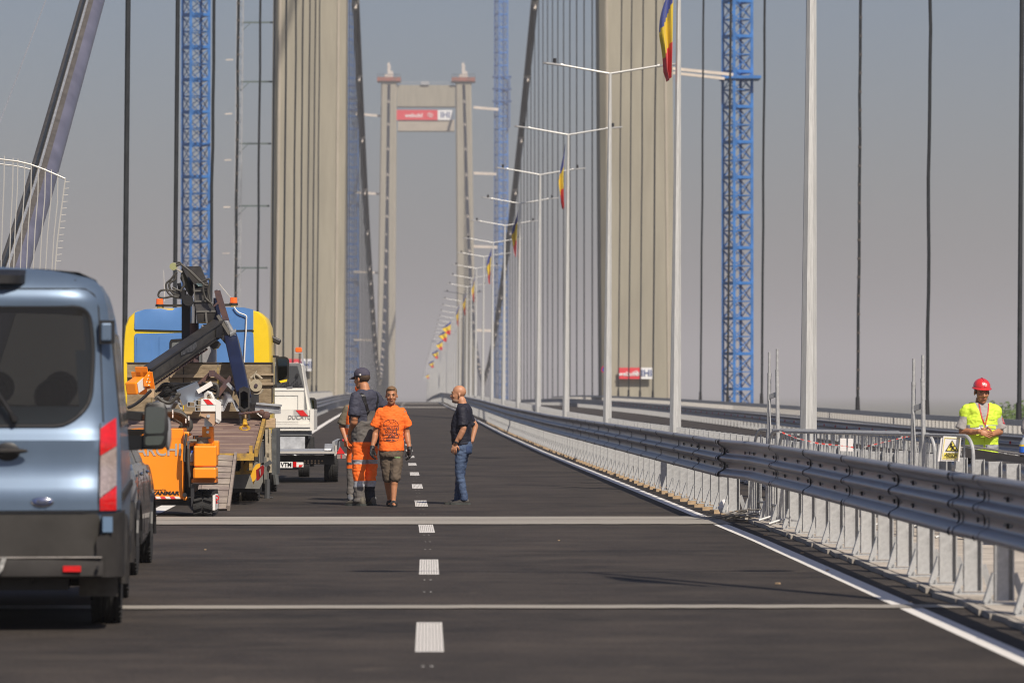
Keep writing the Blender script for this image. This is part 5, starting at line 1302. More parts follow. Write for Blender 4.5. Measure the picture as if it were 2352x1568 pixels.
# fender, track
g = MB(); ppoly(g, [(438, 1111), (493, 1110), (493, 1112.5), (446, 1113), (446, 1140), (440, 1165), (438, 1140)], 52.45, .9); pb(g, 442, 1109, 492, 1111, 52.4, 1.0); g.build('track_guard', M_dark, mc)
g = MB(); ppoly(g, [(440, 1100), (496, 1100), (496, 1108), (440, 1108)], 52.8, .5); g.build('lower_bracket', mat('orange_dark', (.6, .16, .01), .5), mc)
def track(xc, Yf, w, side):
    root = None
    path = []; r = .155; Lk = 1.25
    for k in range(9): a = R(90 + 180 * k / 8); path.append((Yf + r + math.cos(a) * r, r + math.sin(a) * r + .0))
    for k in range(9): a = R(-90 + 180 * k / 8); path.append((Yf + r + Lk + math.cos(a) * r, r + math.sin(a) * r))
    n = len(path); g = MB(); ri = []
    for i, (y, z) in enumerate(path):
        ri.append([Vector((xc - w / 2, y, z)), Vector((xc + w / 2, y, z))])
    cy = Yf + r + Lk / 2
    inn = []
    for (y, z) in path:
        dy = y - cy; yy = y - math.copysign(min(abs(dy), .035), dy); zz = z - math.copysign(.035, z - r) if abs(z - r) > .04 else z; inn.append((yy, zz))
    vs = []; 
    for (y, z), (yi, zi) in zip(path, inn): vs += [(xc - w / 2, y, z), (xc + w / 2, y, z), (xc + w / 2, yi, zi), (xc - w / 2, yi, zi)]
    fs = []
    for i in range(n):
        j = (i + 1) % n
        for k in range(4): l = (k + 1) % 4; fs.append((i * 4 + k, i * 4 + l, j * 4 + l, j * 4 + k))
    g.add(vs, fs)
    # lugs
    per = []; tot = 0
    for i in range(n): a = Vector(path[i]); b = Vector(path[(i + 1) % n]); per.append((tot, a, b)); tot += (b - a).length
    m = 40
    for k in range(m):
        s_ = tot * k / m
        for t0, a, b in per:
            if t0 <= s_ <= t0 + (b - a).length + 1e-6:
                q = a.lerp(b, (s_ - t0) / (b - a).length); tn = (b - a).normalized(); nn = Vector((q.x - cy, (q.y - r) * 3)).normalized()
                nn = Vector((-tn.y, tn.x)); 
                if nn.dot(Vector((q.x - cy, q.y - r))) < 0: nn = -nn
                for e in (-1, 1):
                    c_ = Vector((xc + e * w * .26, q.x + nn.x * .015, q.y + nn.y * .015))
                    g.bar(c_ - Vector((w * .21, tn.x * .015 * e, tn.y * .015 * e)), c_ + Vector((w * .21, tn.x * .015 * e, tn.y * .015 * e)), .035, .045, up=(0, nn.x, nn.y))
                break
    g.build('rubber_track', M_tyre, mc)
    g = MB(); 
    for k in range(5): g.cyl((xc - w * .3, Yf + r + k * Lk / 4, r - (.0 if k in (0, 4) else .05)), (xc + w * .3, Yf + r + k * Lk / 4, r - (.0 if k in (0, 4) else .05)), .12 if k in (0, 4) else .07, n=14)
    g.build('track_wheel', M_rust, mc)
track(P(466, 1160, 52.6).x, 52.55, .265, 1); track(P(466, 1160, 52.6).x - 1.0, 52.55, .265, -1)
g = MB(); pb(g, 488.5, 1137, 494, 1171, 52.55, .8); g.build('track_side_plate', M_white, mc)
g = MB(); g.cyl(P(495, 1145, 52.8), P(497, 1156, 52.8), .02, n=8); g.tube([P(496 + 6 * math.cos(R(a)), 1143 + 5 * math.sin(R(a)), 52.75) for a in range(-180, 100, 30)], .01, 5); g.build('shackle', M_red, mc)
g = MB(); pb(g, 420, 1140, 431, 1149, 52.9, .2); g.build('tow_lug', M_orange, mc, bevel=.02)
g = MB(); pb(g, 310, 1146, 440, 1160, 53.3, .9); g.cyl(P(424, 1136, 52.95), P(424, 1136, 52.85), .03, n=10); g.build('undercarriage', M_dark, mc)
g = MB()
for k, (dx, dy) in enumerate(((0, 0), (-4, 5), (-8, 8), (-12, 12), (-3, -4), (2, 3), (-18, 16))):
    ptube(g, [(296, 950 + dy * .6), (330, 951 + dy * .7), (368, 948 + dy * .5), (398, 945 + dy * .8), (418 + dx * .6, 950 + dy), (434 + dx, 965 + dy * .4), (437 + dx * 1.2, 980), (430 + dx * 1.3, 990)], 53.9 + .04 * k, .026, 7)
hb = g.build('hose_bundle', M_hose, mc)
g = MB()
for x, y in ((397, 942), (397, 950), (434, 956), (427, 962)): g.box(P(x, y + 4, 53.8), (.014, .05, .06))
g.build('cable_tie', M_white, hb)
# white hook block standing on the machine
hb2 = thing('hook_block', P(480, 975, 53), 'white hook block with a red stripe and lifting eye atop the orange machine', 'hook block')
YB2 = 52.6
g = MB(); xs_ = [(461, 929), (495, 929), (508, 942), (508, 960), (503, 972), (495, 977)]
a = [P(461, 931, YB2), P(495, 931, YB2), P(495, 944, YB2), P(461, 944, YB2)]
g.poly(a, (.08, .35, 0)); g.build('front_plate', M_white, hb2)
g = MB(); ppoly(g, [(461.5, 916), (495, 916), (496, 931), (461, 931)], YB2 - .005, .33); g.build('upper_block', M_white, hb2, bevel=.01)
g = MB(); g.loft([[P(495.5, y, YB2), P(508, y + 6, YB2 + .1), P(508, y + 6, YB2 + .3), P(495.5, y, YB2 + .3)] for y in (916, 931, 944, 960)] + [[P(495, 968, YB2), P(503, 972, YB2 + .1), P(503, 972, YB2 + .3), P(495, 968, YB2 + .3)]]); g.build('side_cheek', M_white, hb2)
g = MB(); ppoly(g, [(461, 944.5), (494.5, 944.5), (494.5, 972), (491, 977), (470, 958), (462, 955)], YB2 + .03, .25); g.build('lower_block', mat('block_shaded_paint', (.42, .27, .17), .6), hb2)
g = MB(); ppoly(g, [(467, 917), (479, 917), (491, 928.5), (476, 928.5)], YB2 - .012, .006); g.build('red_stripe', M_red, hb2)
g = MB(); g.tube([P(471, 916, YB2 + .1), P(472, 906, YB2 + .1), P(478, 901, YB2 + .1), P(484, 903, YB2 + .1), P(490, 916, YB2 + .1)], .028, 8); g.build('lifting_eye', mat('eye_grey', (.5, .48, .44), .5, .3), hb2, smooth=True)
g = MB(); pb(g, 469.5, 958, 487, 979, YB2 + .1, .04); g.cyl(P(478.5, 955, YB2), P(478.5, 955, YB2 + .05), .025, n=8); g.build('neck_plate', M_galv, hb2)
# ================================================================ white dropside truck
wt = thing('dropside_truck', (-2.9, 86, 0), 'white dropside pickup truck with an orange beacon beyond the recovery truck', 'truck')
YW = 84.0; M_wp = mat('truck_white', (.68, .66, .60), .45, var=.06, scale=1.5); M_wg = mat('truck_grey', (.16, .165, .165), .5, var=.15, scale=2)
for i, (y0, y1) in enumerate(((941, 968), (969, 972), (973, 981), (982, 988.5))):
    g = MB(); pb(g, 590, y0, 713, y1, YW - (.0, .02, .05, .02)[i], .06); g.build('tailboard', M_wp, wt)
g = MB(); pb(g, 712, 939, 721, 988.5, YW - .03, .12); g.build('corner_post', M_wp, wt)
g = MB(); a = P(717, 941, YW + .1); b = P(717, 988, YW + .1); g.box((a.x, YW + 1.7, (a.z + b.z) / 2), (.04, 3.1, a.z - b.z)); g.box(((P(590, 0, YW).x + a.x) / 2, YW + 1.7, b.z + .04), (a.x - P(590, 0, YW).x, 3.2, .06)); g.build('dropside', M_wp, wt)
g = MB(); pb(g, 590, 891, 698, 942, YW + 2.2, .6); g.build('tool_chest', M_wp, wt, bevel=.02)
g = MB(); pb(g, 620, 908, 684, 909, YW + 2.19, .02); pb(g, 683.5, 908, 684.5, 942, YW + 2.19, .02); pb(g, 600, 897, 698, 898, YW + 2.19, .02); g.bar(P(659, 890, YW + 2.2), P(672, 889, YW + 2.2), .03); g.build('chest_seam', M_wg, wt)
g = MB(); ppoly(g, [(675, 941), (704, 941), (709, 955.5), (675, 955.5)], YW - .012, .008); hz_ = g.build('hazard_plate', mat('plate_grey', (.42, .42, .40), .5), wt)
g = MB(); ppoly(g, [(679, 941.5), (696, 941.5), (708, 955), (691, 955)], YW - .02, .006); g.build('red_stripe', M_red, hz_)
text_obj('lettering', 'DUCATO', .125, mat('letter_grey', (.22, .22, .22), .4), wt, frame((P(688, 958.5, YW).x, YW - .008, P(0, 958.6, YW).z), (1, 0, 0), (0, 0, 1)), .004, xs=1.0, bold=.002, shear=.2)
g = MB(); pb(g, 590, 988.8, 716, 1000, YW + .05, .1); g.build('rear_bar', M_wg, wt)
g = MB(); pb(g, 600, 1000, 708, 1020, YW + .8, 1.6); g.build('underframe', M_black, wt)
YWC = YW + 3.1
g = MB(); ppoly(g, [(590, 833), (690, 833), (694, 838), (701, 884), (714, 944), (714, 985), (590, 985)], YWC, 1.8); g.build('cab', M_wp, wt, bevel=.05)
g = MB(); ppoly(g, [(590, 833.5), (689, 833.5), (692, 838), (699, 884), (706, 943), (590, 943)], YWC - .03, .05); g.build('cab_back', M_wg, wt)
g = MB(); ppoly(g, [(600, 840), (683, 840), (697, 890), (600, 890)], YWC - .045, .02); g.build('rear_screen', mat('screen_dark', (.05, .052, .055), .3), wt)
g = MB(); 
for i in range(12):
    for j in range(6):
        if (i * 7 + j * 3) % 5 != 0 and j < 2 + (i % 5): g.box(P(646 + i * 4.1, 888 - j * 4, YWC - .06), (.02, .02, .02))
g.build('perforation', M_black, wt, kind='stuff')
g = MB(); g.cyl(P(682.5, 861, YWC - .05), P(682.5, 861, YWC - .1), .035, n=10); g.build('screen_lamp', M_black, wt)
g = MB(); pb(g, 678, 797.5, 693.5, 809, YWC + .2, .14); bq = g.build('beacon', M_beac, wt, bevel=.03)
g = MB(); pb(g, 676, 809, 696, 811, YWC + .2, .16); g.bar(P(694, 811, YWC + .2), P(696, 835, YWC + .2), .04); g.build('beacon_base', M_galv, bq)
g = MB(); ppoly(g, rounded([(709, 913), (723, 913), (727, 920), (728, 942), (724, 951), (712, 948)], 4, 3), YWC + 1.0, .1); wm = g.build('mirror', M_black, wt)
g = MB(); ppoly(g, rounded([(712, 918), (721, 918), (722, 940), (713, 940)], 3, 3), YWC + .99, .01); g.build('mirror_pane', mat('mirror_dark', (.12, .15, .15), .05, 1.0), wm)
for y in (YW + 1.0, YW + 4.4): 
    for x in (P(700, 900, YW + 1).x, P(700, 900, YW + 1).x - 1.7): wheel(wt, (x, y, .34), .34, .22, 1 if x > -3.5 else -1)
# ================================================================ car trailer
tl_ = thing('car_trailer', (-2.9, 74, 0), 'low galvanised car trailer with number plate and red warning triangle', 'trailer')
YTL = 72.3
def X_(x, Y): return P(x, 1000, Y).x
zf = 1.7 - (1041 - 901) * YTL / 8820
xr = X_(770, YTL); xl = X_(545, YTL)
g = MB(); zfl = .56; g.box(((xl + xr) / 2, YTL + 2.1, zfl), (xr - xl, 4.2, .05)); g.build('bed', M_galv, tl_)
g = MB(); g.box((xr - .03, YTL + 2.1, zfl + .12), (.05, 4.2, .2)); g.box((xl + .03, YTL + 2.1, zfl + .12), (.05, 4.2, .2)); g.box(((xl + xr) / 2 - .35, YTL + 4.1, zfl + .14), (xr - xl - .7, .05, .24)); g.build('side_board', M_galv, tl_)
g = MB()
for s, x in ((1, xr - .02), (-1, xl)):
    pr = [(-.55, .0), (-.5, .07), (-.25, .14), (.3, .14), (.55, .05), (.6, .0)]
    g.poly([(x + s * .0, YTL + 2.6 + a, zfl - .03 + b * 1.2) for a, b in pr], (s * -.03, 0, 0)); g.loft([[Vector((x - s * q, YTL + 2.6 + a, zfl - .03 + b * 1.2)) for q in (0, .24)] for a, b in pr], cap=False, closed=False)
    g.build('mudguard', M_galv, tl_); g = MB()
g = MB(); pb(g, 545, 1036, 770, 1041, YTL - .02, .08); pb(g, 769, 1022, 774, 1050, YTL - .02, .08); pb(g, 768, 1041, 797, 1046.5, YTL - .04, .08); g.build('tail_bar', mat('zinc_pale', (.5, .48, .44), .5, .3), tl_)
g = MB(); pb(g, 560, 1046, 770, 1066, YTL + .2, .15); pb(g, 600, 1050, 640, 1075, YTL + 1.2, 1); g.build('axle_beam', M_black, tl_)
g = MB()
for k in range(11):
    g = MB(); g.cyl(P(700 + (k % 6) * 8, 1058 + (k // 6) * 5, YTL + .19), P(700 + (k % 6) * 8, 1058 + (k // 6) * 5, YTL + .18), .018, n=8); g.build('hole', M_wood, tl_)
g = MB(); pb(g, 600, 1060, 672, 1074, YTL - .1, .02); g.build('number_plate', mat('plate_white', (.75, .75, .73), .4), tl_)
text_obj('lettering', 'CL 07 VTM', .115, M_black, tl_, frame((P(641, 1066, YTL).x, YTL - .106, P(0, 1067, YTL).z), (1, 0, 0), (0, 0, 1)), .002, xs=.88, bold=.003)
g = MB(); pb(g, 673.5, 1060, 681, 1072, YTL - .1, .05); g.build('red_lamp', M_lred, tl_)
g = MB(); pb(g, 681, 1061, 697, 1072, YTL - .08, .02); g.build('hazard_plate', M_white, tl_)
g = MB(); ppoly(g, [(687, 1067), (696, 1067), (692, 1072), (686, 1072)], YTL - .09, .008); g.build('red_mark', M_red, tl_)
g = MB(); ppoly(g, [(781, 1025), (792.5, 1041.5), (773, 1042)], YTL - .09, .03); g.build('warning_triangle', M_red, tl_)
g = MB(); ppoly(g, rounded([(774, 1043), (793.5, 1043), (794.5, 1052), (774, 1053.5)], 2, 2), YTL - .1, .06); lc = g.build('rear_lamp', M_lclr, tl_)
g = MB(); pb(g, 782.5, 1043.5, 785.5, 1052.5, YTL - .11, .02); g.build('red_lens', M_lred, lc)
g = MB(); ptube(g, [(776, 1032), (776.5, 1020), (778, 1012), (784, 1010), (788, 1011)], YTL, .012, 6); g.build('lamp_arm', M_dark, tl_)
g = MB(); g.ell(P(788, 1011, YTL), (.025, .03, .03), 10, 8); g.build('side_lamp', M_lred, tl_, smooth=True)
for x0, y in ((761, YTL + 1.0), (698, YTL + 3.6)):
    pass
for y, x in ((YTL + .9, X_(761, YTL + .9)), (YTL + .9, X_(761, YTL + .9) - 2.1)): wheel(tl_, (x, y, .30), .30, .26, 1 if x > -2.5 else -1)
wheel(tl_, (X_(699, 77.5), 77.4, .22), .22, .22, 1)
g = MB(); g.bar((-2.75, YTL + 4.2, .5), (-2.75, YTL + 6.2, .5), .1); g.cyl((X_(699, 77.5), 77.4, .25), (-2.75, 77.4, .5), .03); g.build('drawbar', M_galv, tl_)
# ================================================================ people
M_skin = mat('skin', (.40, .175, .085), .5, var=.12, scale=14)
M_skinp = mat('skin_pale', (.44, .21, .115), .5, var=.1, scale=14)
M_hair = mat('hair_brown', (.055, .032, .018), .8, var=.4, scale=60)
M_hairl = mat('hair_fair', (.17, .10, .05), .8, var=.4, scale=60)
M_stub = mat('stubble', (.27, .125, .065), .8, var=.3, scale=80)
M_eye = mat('eye_dark', (.02, .015, .012), .3)
M_eyew = mat('eye_white', (.36, .24, .18), .3)
M_lip = mat('lip', (.30, .10, .07), .5)
M_glove = mat('glove_black', (.012, .012, .013), .6, var=.3, scale=20)
M_ten = mat('tshirt_orange', (.88, .15, .012), .8, var=.06, scale=5)
M_print = mat('shirt_print', (.13, .045, .035), .8)
M_brown = mat('joggers_brown', (.105, .078, .055), .85, var=.25, scale=6)
M_navyt = mat('tshirt_navy', (.006, .007, .018), .75, var=.2, scale=6)
M_greyt = mat('tshirt_grey_blue', (.036, .038, .06), .8, var=.15, scale=6)
M_jean = mat('denim', (.013, .028, .075), .8, base2=(.085, .13, .22), scale=3.2, bump=.2, bscale=60)
M_dung = mat('dungaree_grey', (.11, .10, .092), .8, var=.12, scale=6)
M_dungn = mat('dungaree_navy', (.010, .011, .02), .8)
M_hvo = mat('hi_vis_orange', (.95, .16, .015), .7, var=.05, scale=5, emit=((1, .15, .0), .03))
M_refl = mat('reflective_tape', (.42, .43, .45), .4, .3, var=.1, scale=8)
M_hvy = mat('hi_vis_yellow', (.56, .74, .05), .7, var=.08, scale=5, emit=((.7, 1, .0), .02))
M_lgrey = mat('tshirt_light_grey', (.33, .31, .30), .8, var=.07, scale=7)
M_khaki = mat('tshirt_khaki', (.13, .11, .075), .85, var=.15, scale=6)
M_boot = mat('boot_leather', (.13, .115, .085), .75, base2=(.05, .045, .04), scale=12)
M_shoe = mat('shoe_dark', (.022, .021, .02), .65, base2=(.06, .055, .05), scale=18)
M_sole = mat('shoe_sole', (.05, .055, .05), .7)
M_trous = mat('trousers_dark', (.02, .02, .022), .8)
def rcap(mb, p0, r0, p1, r1, n=12, flat=1.0):
    p0 = Vector(p0); p1 = Vector(p1); mb.tube([p0, p0.lerp(p1, .5), p1], [r0, (r0 + r1) / 2, r1], n, True, 0, flat)
    mb.ell(p0, r0 * .985, n, 8); mb.ell(p1, r1 * .985, n, 8); return mb
def ering(c, rx, ry, rot=0, n=20, k=2.3):
    out = []
    for i in range(n):
        a = 2 * math.pi * i / n; ca, sa = math.cos(a), math.sin(a)
        x = rx * math.copysign(abs(ca) ** (2 / k), ca); y = ry * math.copysign(abs(sa) ** (2 / k), sa)
        out.append(Vector((c[0] + x * math.cos(rot) - y * math.sin(rot), c[1] + x * math.sin(rot) + y * math.cos(rot), c[2])))
    return out
def eloft(mb, rows):
    """rows: (x, y, z, rx, ry[, rot])"""
    mb.loft([ering(r[:3], r[3], r[4], r[5] if len(r) > 5 else 0) for r in rows]); return mb
def wrinkle(mb, amp, sc, st=(1, 1, 1.6), seed=0):
    me = mb.mesh('tmp', []); ns = [v.normal.copy() for v in me.vertices]; bpy.data.meshes.remove(me)
    for i, v in enumerate(mb.v):
        q = Vector((v.x * sc * st[0] + seed, v.y * sc * st[1], v.z * sc * st[2]))
        f = noise.noise(q) * .6 + (1 - abs(noise.noise(q * 1.9 + Vector((3, 1, 7)))) * 2) * .4
        mb.v[i] = v + ns[i] * amp * f
    return mb
def hand(mb, w, d, nrm, side=1, curl=.5, s=1.0, grow=0.0, spread=.5):
    """w wrist, d direction of the hand, nrm out of the palm, side=+1 thumb on the d x nrm side"""
    w = Vector(w); d = Vector(d).normalized(); nrm = Vector(nrm); nrm = (nrm - d * nrm.dot(d)).normalized(); t = d.cross(nrm) * side
    R3 = Matrix((t, d, nrm)).transposed()
    mb.ell(w + d * .045 * s, Vector((.041 + grow, .056, .016 + grow)) * s, 12, 8, R3)
    mb.tube([w - d * .03, w + d * .02], [(.025 + grow) * s, (.028 + grow) * s], 10)
    for k, (o, l) in enumerate(((.030, .072), (.010, .080), (-.011, .074), (-.031, .058))):
        b = w + d * .085 * s + t * o * s; a1 = curl * .8; a2 = curl * 1.9
        dd = (d * math.cos(a1) + nrm * math.sin(a1) + t * o * 3 * spread).normalized(); d2 = (d * math.cos(a2) + nrm * math.sin(a2) + t * o * 1.5 * spread).normalized()
        m = b + dd * l * .5 * s; e = m + d2 * l * .5 * s
        mb.tube([b - d * .02 * s, b, m, e, e + d2 * .004], [(.0095 + grow) * s, (.0098 + grow) * s, (.0088 + grow) * s, (.0075 + grow) * s, .003], 8)
    b = w + d * .02 * s + t * .028 * s; m = b + (t * .75 + d * .65 + nrm * .25).normalized() * .042 * s; e = m + (t * .25 + d * .95 + nrm * .3).normalized() * .034 * s
    mb.tube([b, m, e, e + d * .004], [(.014 + grow) * s, (.0115 + grow) * s, (.009 + grow) * s, .003], 8)
    return mb
class Fig:
    def __init__(s, label, loc, ang, H=1.78, name='person'):
        s.root = thing(name, (0, 0, 0), label, 'person'); s.loc = Vector(loc); s.ang = ang; s.k = H / 1.78
        s.head = Matrix.Identity(4)
    def sethead(s, c, yaw=0, pitch=0, roll=0):
        s.hc = Vector(c); s.hm = Matrix.Rotation(yaw, 3, 'Z') @ Matrix.Rotation(pitch, 3, 'X') @ Matrix.Rotation(roll, 3, 'Y')
    def h(s, v): return s.hc + s.hm @ (Vector(v) * 1.09)
    def headshape(s, mb, g=0.0):
        H = s.hm
        mb.ell(s.h((0, .014, .05)), (.083 + g, .104 + g, .094 + g), 18, 12, H); mb.ell(s.h((0, -.022, .0)), (.070, .074, .108), 16, 12, H)
        mb.ell(s.h((0, -.028, -.062)), (.057, .061, .054), 14, 10, H); mb.ell(s.h((0, -.066, -.094)), (.022, .018, .018), 10, 8, H)
        mb.tube([s.h((0, -.083, .024)), s.h((0, -.097, .0)), s.h((0, -.108, -.020)), s.h((0, -.09, -.030))], [.008, .010, .015, .010], 8)
        mb.ell(s.h((.013, -.092, -.024)), .0095, 8, 6); mb.ell(s.h((-.013, -.092, -.024)), .0095, 8, 6)
        mb.ell(s.h((0, -.080, .037)), (.046, .014, .011), 12, 8, H)
        for e in (-1, 1):
            mb.ell(s.h((e * .079, .014, -.002)), (.010, .020, .032), 10, 8, H); mb.ell(s.h((e * .04, -.066, -.018)), (.022, .018, .022), 10, 8, H)
        mb.ell(s.h((0, -.083, -.052)), (.022, .011, .011), 10, 6, H)
    def face(s, brows=M_hair, open_=1.0):
        g = MB()
        for e in (-1, 1): g.ell(s.h((e * .031, -.078, .014)), (.013, .009, .0062 * open_), 10, 6, s.hm)
        g.build('eye_socket', M_eyew, s.root, smooth=True)
        g = MB()
        for e in (-1, 1): g.ell(s.h((e * .031, -.084, .014)), (.0048, .006, .0045 * open_), 8, 6, s.hm); g.tube([s.h((e * .017, -.0865, .022)), s.h((e * .032, -.0875, .0235)), s.h((e * .047, -.078, .018))], [.0015, .002, .0015], 6)
        g.build('eyes', M_eye, s.root)
        g = MB()
        for e in (-1, 1): g.tube([s.h((e * .012, -.0915, .034)), s.h((e * .032, -.0925, .042)), s.h((e * .054, -.078, .036))], [.0045, .006, .003], 6)
        g.build('eyebrows', brows, s.root)
        g = MB(); g.tube([s.h((-.027, -.083, -.055)), s.h((0, -.0955, -.052)), s.h((.027, -.083, -.055))], [.004, .006, .004], 6); g.build('mouth', M_lip, s.root)
    def skin(s, prims, m, vox=.009, hands=(), name='body'):
        mb = MB(); s.headshape(mb)
        for p in prims: rcap(mb, *p)
        r = remeshed(mb, vox, 5, .5)
        for hd in hands: hand(r, **hd)
        return r.build(name, m, s.root, smooth=True, angle=180)
    def cloth(s, name, fn, m, vox=.011, amp=.008, sc=9, st=(1, 1, 1.6), seed=0, matfn=None, sm=5, label=None):
        mb = MB(); fn(mb); r = remeshed(mb, vox, sm, .5)
        if amp: wrinkle(r, amp, sc, st, seed)
        if matfn:
            for i, f in enumerate(r.f):
                c = sum((r.v[k] for k in f), Vector()) / len(f); r.m[i] = matfn(c)
        o = r.build(name, m, s.root, smooth=True, angle=180); s.last = r
        if label: o['label'] = label
        return o
    def done(s):
        s.root.location = s.loc; s.root.rotation_euler = (0, 0, s.ang); s.root.scale = (s.k,) * 3; return s.root
def shoe(mb, heel, toe, w=.047, h=.09):
    heel = Vector(heel); toe = Vector(toe); d = (toe - heel).normalized(); L_ = (toe - heel).length; sx = d.cross(Vector((0, 0, 1)))
    rings = []
    for t, ww, hh in ((0, .55, .75), (.06, .8, .95), (.25, .85, 1.0), (.45, .85, .85), (.65, 1.0, .66), (.85, .95, .52), (.96, .65, .42), (1.0, .35, .3)):
        c = heel + d * L_ * t; rings.append([c + sx * math.cos(a) * w * ww + Vector((0, 0, max(.0, hh * h * (.5 + .5 * math.sin(a)))) if True else 0) for a in [2 * math.pi * k / 12 for k in range(12)]])
    mb.loft(rings); return mb
def soles(mb, heel, toe, w=.052):
    heel = Vector(heel); toe = Vector(toe); d = (toe - heel).normalized(); L_ = (toe - heel).length; sx = d.cross(Vector((0, 0, 1)))
    pts = [heel + d * L_ * t + sx * w * ww * e for e, seq in ((1, ((-.01, .5), (.1, .8), (.45, .75), (.7, 1), (.92, .85), (1.02, .3))), (-1, ((1.02, .3), (.92, .85), (.7, 1), (.45, .75), (.1, .8), (-.01, .5)))) for t, ww in seq]
    mb.poly(pts, (0, 0, .028)); return mb
# ---------------------------------------------------------------- man in the orange T-shirt, walking towards the camera
f = Fig('man in orange burger-print T-shirt and brown shorts, black gloves, walking towards camera', (-.545, 57.3, 0), R(2), 1.765)
f.sethead((0, -.03, 1.655), yaw=R(-3), pitch=R(3))
shL, shR = (.165, .0, 1.425), (-.165, .0, 1.425)         # x>0 is picture right
eL, eR = (.232, .03, 1.115), (-.238, .03, 1.115); wL, wR = (.272, -.05, .865), (-.288, -.04, .88)
hipL, hipR = (.085, 0, .92), (-.085, 0, .92); kL, kR = (.045, -.04, .50), (-.060, .02, .50); aL, aR = (.028, -.10, .085), (-.02, .20, .10)
f.skin([((0, .01, 1.55), .062, (0, .01, 1.44), .070, 12), (shL, .06, eL, .047, 12), (eL, .046, wL, .031, 12), (shR, .06, eR, .047, 12), (eR, .046, wR, .031, 12),
        ((.236, .02, 1.07), .051, (.252, -.02, .97), .040), ((-.243, .02, 1.07), .051, (-.262, -.01, .97), .040),
        ((0, .01, 1.34), .085, (0, 0, 1.0), .10), (hipL, .08, kL, .058), (hipR, .08, kR, .058), (kL, .056, (kL[0] * .9, -.06, .35), .056), ((kL[0] * .9, -.05, .35), .056, aL, .036), (kR, .056, (kR[0] * .9, .08, .35), .055), ((kR[0] * .9, .08, .35), .055, aR, .036),
        ((aL[0], -.08, .07), .036, (aL[0] + .005, -.20, .035), .030), ((aL[0], -.20, .035), .032, (aL[0] + .01, -.265, .028), .022), ((aR[0], .2, .08), .036, (aR[0] - .005, .12, .04), .03), ((aR[0], .12, .035), .03, (aR[0] - .01, .05, .03), .022)], M_skin)
f.face(M_hairl)
g = MB(); g.ell(f.h((0, .022, .063)), (.0865, .106, .088), 18, 12, f.hm); g.ell(f.h((0, -.045, .105)), (.06, .048, .034), 12, 8, f.hm); remeshed(g, .008, 3).build('hair', M_hairl, f.root, smooth=True, angle=180)
g = MB(); g.ell(f.h((0, -.03, -.07)), (.0595, .0635, .049), 14, 10, f.hm); g.ell(f.h((0, -.069, -.096)), (.025, .018, .018), 10, 8, f.hm)
for e in (-1, 1): g.tube([f.h((e * .062, -.01, .0)), f.h((e * .056, -.025, -.05))], [.010, .014], 8)
g.tube([f.h((-.025, -.088, -.048)), f.h((0, -.094, -.041)), f.h((.025, -.088, -.048))], [.005, .005, .005], 6)
remeshed(g, .008, 2).build('beard', M_stub, f.root, smooth=True, angle=180)
def shirt(mb):
    eloft(mb, [(0, .01, 1.52, .078, .07), (0, .01, 1.485, .125, .086), (0, .01, 1.44, .170, .10), (0, .0, 1.36, .19, .118), (0, -.005, 1.25, .188, .122), (0, -.005, 1.12, .178, .118), (0, 0, 1.02, .18, .12), (0, 0, .90, .188, .128), (0, 0, .835, .192, .132)])
    rcap(mb, (.16, 0, 1.42), .066, (.218, .01, 1.25), .068); rcap(mb, (-.16, 0, 1.42), .066, (-.222, .01, 1.25), .068)
    mb.cyl((.19, 0, 1.34), (.245, .02, 1.20), .068, .080, 12); mb.cyl((-.19, 0, 1.34), (-.25, .02, 1.20), .068, .080, 12)
f.cloth('tshirt', shirt, M_ten, amp=.016, sc=10, seed=2)
sh_bvh = bvh_of(f.last)
def onshirt(s_, z, size, x=0, **k): text_obj('print', s_, size, M_print, f.root, frame((x, -.1, z), (1, 0, 0), (0, 0, 1)), .001, bvh=sh_bvh, dirn=Vector((0, 1, 0)), offset=.004, **k)
def onsurf(root, bvh, lines, r, m, name='print', dirn=Vector((0, 1, 0)), y0=-.5, off=.003):
    g = MB()
    for ln in lines:
        out = []
        for a, b in zip(ln, ln[1:]):
            n_ = max(1, int(math.dist(a, b) / .02))
            for k in range(n_): out.append((lerp(a[0], b[0], k / n_), lerp(a[1], b[1], k / n_)))
        out.append(ln[-1]); pp = []
        for x, z in out:
            h = bvh.ray_cast(Vector((x, 0, z)) - dirn * 1.0, dirn, 2)
            if h[0] is not None: pp.append(h[0] - dirn * off)
        if len(pp) > 1: g.tube(pp, r, 4)
    return g.build(name, m, root)
bx, bz = -.012, 1.13
arc = [(bx + math.cos(R(a)) * .115, bz + .085 + math.sin(R(a)) * .095) for a in range(0, 181, 12)]
onsurf(f.root, sh_bvh, [arc, [(bx - .115, bz + .085), (bx + .115, bz + .085)]], .0038, M_print)
random.seed(2)
onsurf(f.root, sh_bvh, [[(bx + x, bz + z), (bx + x + .006, bz + z + .004)] for x, z in [(random.uniform(-.075, .075), random.uniform(.10, .155)) for _ in range(26)]], .0028, M_print)
def blk(x0, x1, z0, z1, nm='print'):
    panel(nm, sh_bvh, [(x0, z0), (x1, z0 - .004), (x1 + .004, z1), (x0 - .004, z1 - .006)], M_print, f.root, (0, 1, 0), lambda v: Vector((v.x, 0, v.y)), .004, .03, .002)
blk(bx - .115, bx + .118, bz + .025, bz + .07); blk(bx - .085, bx + .09, bz - .022, bz + .02); blk(bx - .12, bx + .12, bz - .100, bz - .088)
def lt(s_, x, z, size, m=M_ten, off=.0075, xs=1, shear=0, bold=.002): text_obj('print', s_, size, m, f.root, frame((x, -.2, z), (1, 0, 0), (0, 0, 1)), .0005, bvh=sh_bvh, dirn=Vector((0, 1, 0)), offset=off, xs=xs, bold=bold, shear=shear)
